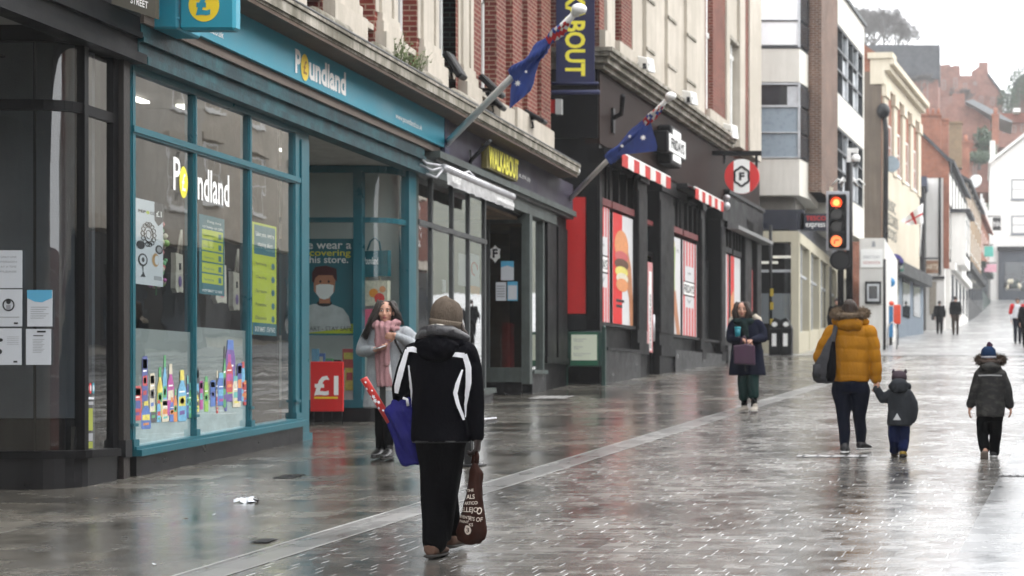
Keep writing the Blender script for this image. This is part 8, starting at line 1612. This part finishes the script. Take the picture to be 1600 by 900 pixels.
# cycle hoop, post and the bright things leaning by the shop
Yh_ = 57.; t = thing('cycle_hoop', 'grey steel cycle hoop on the pavement beyond the white annex', 'cycle stand', (fx(1395, Yh_), Yh_, zg(-2.7, Yh_))); g = zg(-2.7, Yh_); m = MB(); xa, xb_ = fx(1387, Yh_), fx(1401, Yh_)
m.tube([(xa, Yh_, g), (xa, Yh_, g + .65), (xa + .05, Yh_, g + .82), ((xa + xb_) / 2, Yh_, g + .92), (xb_ - .05, Yh_, g + .82), (xb_, Yh_, g + .65), (xb_, Yh_, g)], .028, silver, 10); m.build('hoop', t)
m = MB(); post(m, fx(1382, 56), 56, .05, zg(-3, 56), fz(405, 56), charcoal); tag(m.build('sign_post', origin=(fx(1382, 56), 56, zg(-3, 56))), 'thin dark post at the corner of the white annex', 'post')
Yr = 62.; m = MB(); m.box(fx(1396, Yr), fx(1407, Yr), Yr, Yr + .2, fz(506, Yr), fz(476, Yr), M('bright_red_bag', (.65, .06, .02), .5)); m.ball((fx(1393, Yr), Yr, fz(474, Yr)), (.1, .1, .09), M('bright_red_bag', (0, 0, 0)), 10, 8); o = bevel(m.build('display_board', origin=(fx(1400, Yr), Yr, fz(506, Yr))), .03, 2); tag(o, 'bright red display item standing before the blue grey shop', 'display')
m = MB(); post(m, fx(1402, Yr), Yr + .1, .04, zg(-2.8, Yr), fz(506, Yr), charcoal); m.build('stand', o)
m = MB(); m.box(fx(1388.5, Yr), fx(1395, Yr), Yr + .1, Yr + .25, zg(-3, Yr) + .3, fz(478, Yr), M('bright_blue_board', (.03, .2, .42), .5)); m.box(fx(1389, Yr), fx(1394, Yr), Yr + .1, Yr + .2, zg(-3, Yr), zg(-3, Yr) + .3, charcoal); tag(m.build('display_board', origin=(fx(1391, Yr), Yr, zg(-3, Yr))), 'bright blue board beside the red display item', 'display')
m = MB(); m.ball(at(1391, 441, 66), (.2, .15, .2), M('bright_blue_board', (0, 0, 0)), 10, 8); m.box(fx(1384, 66), fx(1394, 66), 65.9, 66.1, fz(447, 66), fz(441, 66), MATS['bright_blue_board']); tag(m.build('blue_lantern', origin=at(1391, 446, 66)), 'bright blue lantern hanging on the blue grey shop', 'lantern')
# perch bench behind the nearest walker
Yp = 16.6; t = thing('perch_bench', 'steel perch rail on a dark post behind the person in the ski jacket', 'bench', (fx(732, Yp), Yp, zg(-5, Yp))); g = zg(-5, Yp); m = MB(); m.box(fx(727, Yp), fx(738, Yp), Yp - .04, Yp + .04, g, fz(668, Yp), charcoal); m.build('post', t); m = MB(); m.tube([at(700, 664, Yp - .2), at(774, 656, Yp + .25)], .034, M('brushed_steel', (.5, .5, .52), .25, metal=.9), 12); m.build('rail', t)
m = MB(); m.box(fx(713, Yp), fx(755, Yp), Yp - .12, Yp + .12, g, g + .018, charcoal); m.build('base_plate', t)
for px in (716, 751): m = MB(); m.cyl((fx(px, Yp), Yp, g + .018), (.02, 0, 0), (0, .02, 0), (0, 0, .02), silver, 8); m.build('bolt', t)
# litter, leaves and covers on the paving
def onground(px, py, dz=0.): Y = ydist(py); x = fx(px, Y); return Vector((x, Y, zg(x, Y) + dz))
p = onground(385, 785); m = MB(); rr = random.Random(6)
for k in range(9):
    c = p + Vector((rr.uniform(-.075, .075), rr.uniform(-.05, .05), rr.uniform(.008, .02))); a = Vector((rr.uniform(-1, 1), rr.uniform(-1, 1), rr.uniform(-.4, .4))).normalized() * .036; b = Vector((-a.y, a.x, rr.uniform(-.02, .03))) * .8; m.add([c - a - b, c + a - b, c + a + b + Vector((0, 0, .015)), c - a + b, c + Vector((0, 0, .025))], [(0, 1, 4), (1, 2, 4), (2, 3, 4), (3, 0, 4)], paper if k % 3 else grey_ink)
tag(m.build('crumpled_wrapper', origin=p), 'crumpled white and grey wrapper lying on the wet flagstones', 'litter', kind='thing')
leaf_m = M('fallen_leaf', (.06, .04, .02), .7)
for k, (px, py) in enumerate(((290, 812), (323, 890), (334, 805), (195, 840), (241, 883), (1016, 640), (889, 723), (553, 700), (420, 770), (150, 780))):
    p = onground(px, py, .006); m = MB(); a = rr.random() * 6; u = Vector((math.cos(a), math.sin(a), 0)) * .022; v = Vector((-u.y, u.x, 0)) * .7; m.poly([p + u, p + v + Vector((0, 0, .008)), p - u, p - v], leaf_m if k not in (2, 3, 4, 6) else paper); tag(m.build('fallen_leaf' if k not in (2, 3, 4, 6) else 'paper_scrap', origin=p), 'tiny dark wet leaf on the paving' if k not in (2, 3, 4, 6) else 'tiny white paper scrap on the paving', 'leaf' if k not in (2, 3, 4, 6) else 'litter', 'dead leaves on the paving' if k not in (2, 3, 4, 6) else 'paper scraps on the paving')
def cover(name, px, py, w, d, mtl, label):
    p = onground(px, py); m = MB(); x0, x1, y0, y1 = p.x - w / 2, p.x + w / 2, p.y - d / 2, p.y + d / 2
    m.add([(x, y, zg(x, y) + .006) for x, y in ((x0, y0), (x1, y0), (x1, y1), (x0, y1))], [(0, 1, 2, 3)], mtl)
    for k in range(5): a = x0 + (x1 - x0) * (k + .5) / 5; m.add([(x, y, zg(x, y) + .009) for x, y in ((a - .012, y0 + .02), (a + .012, y0 + .02), (a + .012, y1 - .02), (a - .012, y1 - .02))], [(0, 1, 2, 3)], charcoal)
    tag(m.build(name, origin=p), label, 'cover')
iron = M('wet_cast_iron', (.03, .03, .03), .3, metal=.5)
cover('drain_grate', 452, 745, .2, .35, iron, 'small dark drain grate in the flagstones before the teal shop'); cover('drain_grate', 413, 846, .12, .2, iron, 'tiny dark drain slot beside the drainage channel'); 
cover('metal_cover', 1300, 713, .75, .22, M('wet_pale_slab', (.55, .55, .56), .2), 'pale wet slab on the roadway at the feet of the person in mustard'); cover('metal_cover', 1590, 744, .35, .12, iron, 'dark strip cover near the child in the camouflage coat'); cover('metal_cover', 862, 621, .6, .8, M('pale_worn_slab', (.4, .39, .38), .4), 'pale worn slab at the corner of the bar doorway')
# ------------------------------------------------------------------ mist over the hill
hm = bpy.data.materials.new('haze'); hm.use_nodes = True; tt = hm.node_tree; tt.nodes.clear(); vo = tt.nodes.new('ShaderNodeVolumePrincipled'); vo.inputs['Color'].default_value = (.93, .95, .97, 1); vo.inputs['Density'].default_value = .00055; vo.inputs['Anisotropy'].default_value = .2; ou = tt.nodes.new('ShaderNodeOutputMaterial'); tt.links.new(vo.outputs[0], ou.inputs['Volume'])
m = MB(); m.box(-1510, 1510, -410, 2510, -25, 125, hm); o = m.build('haze'); tag(o, kind='stuff')
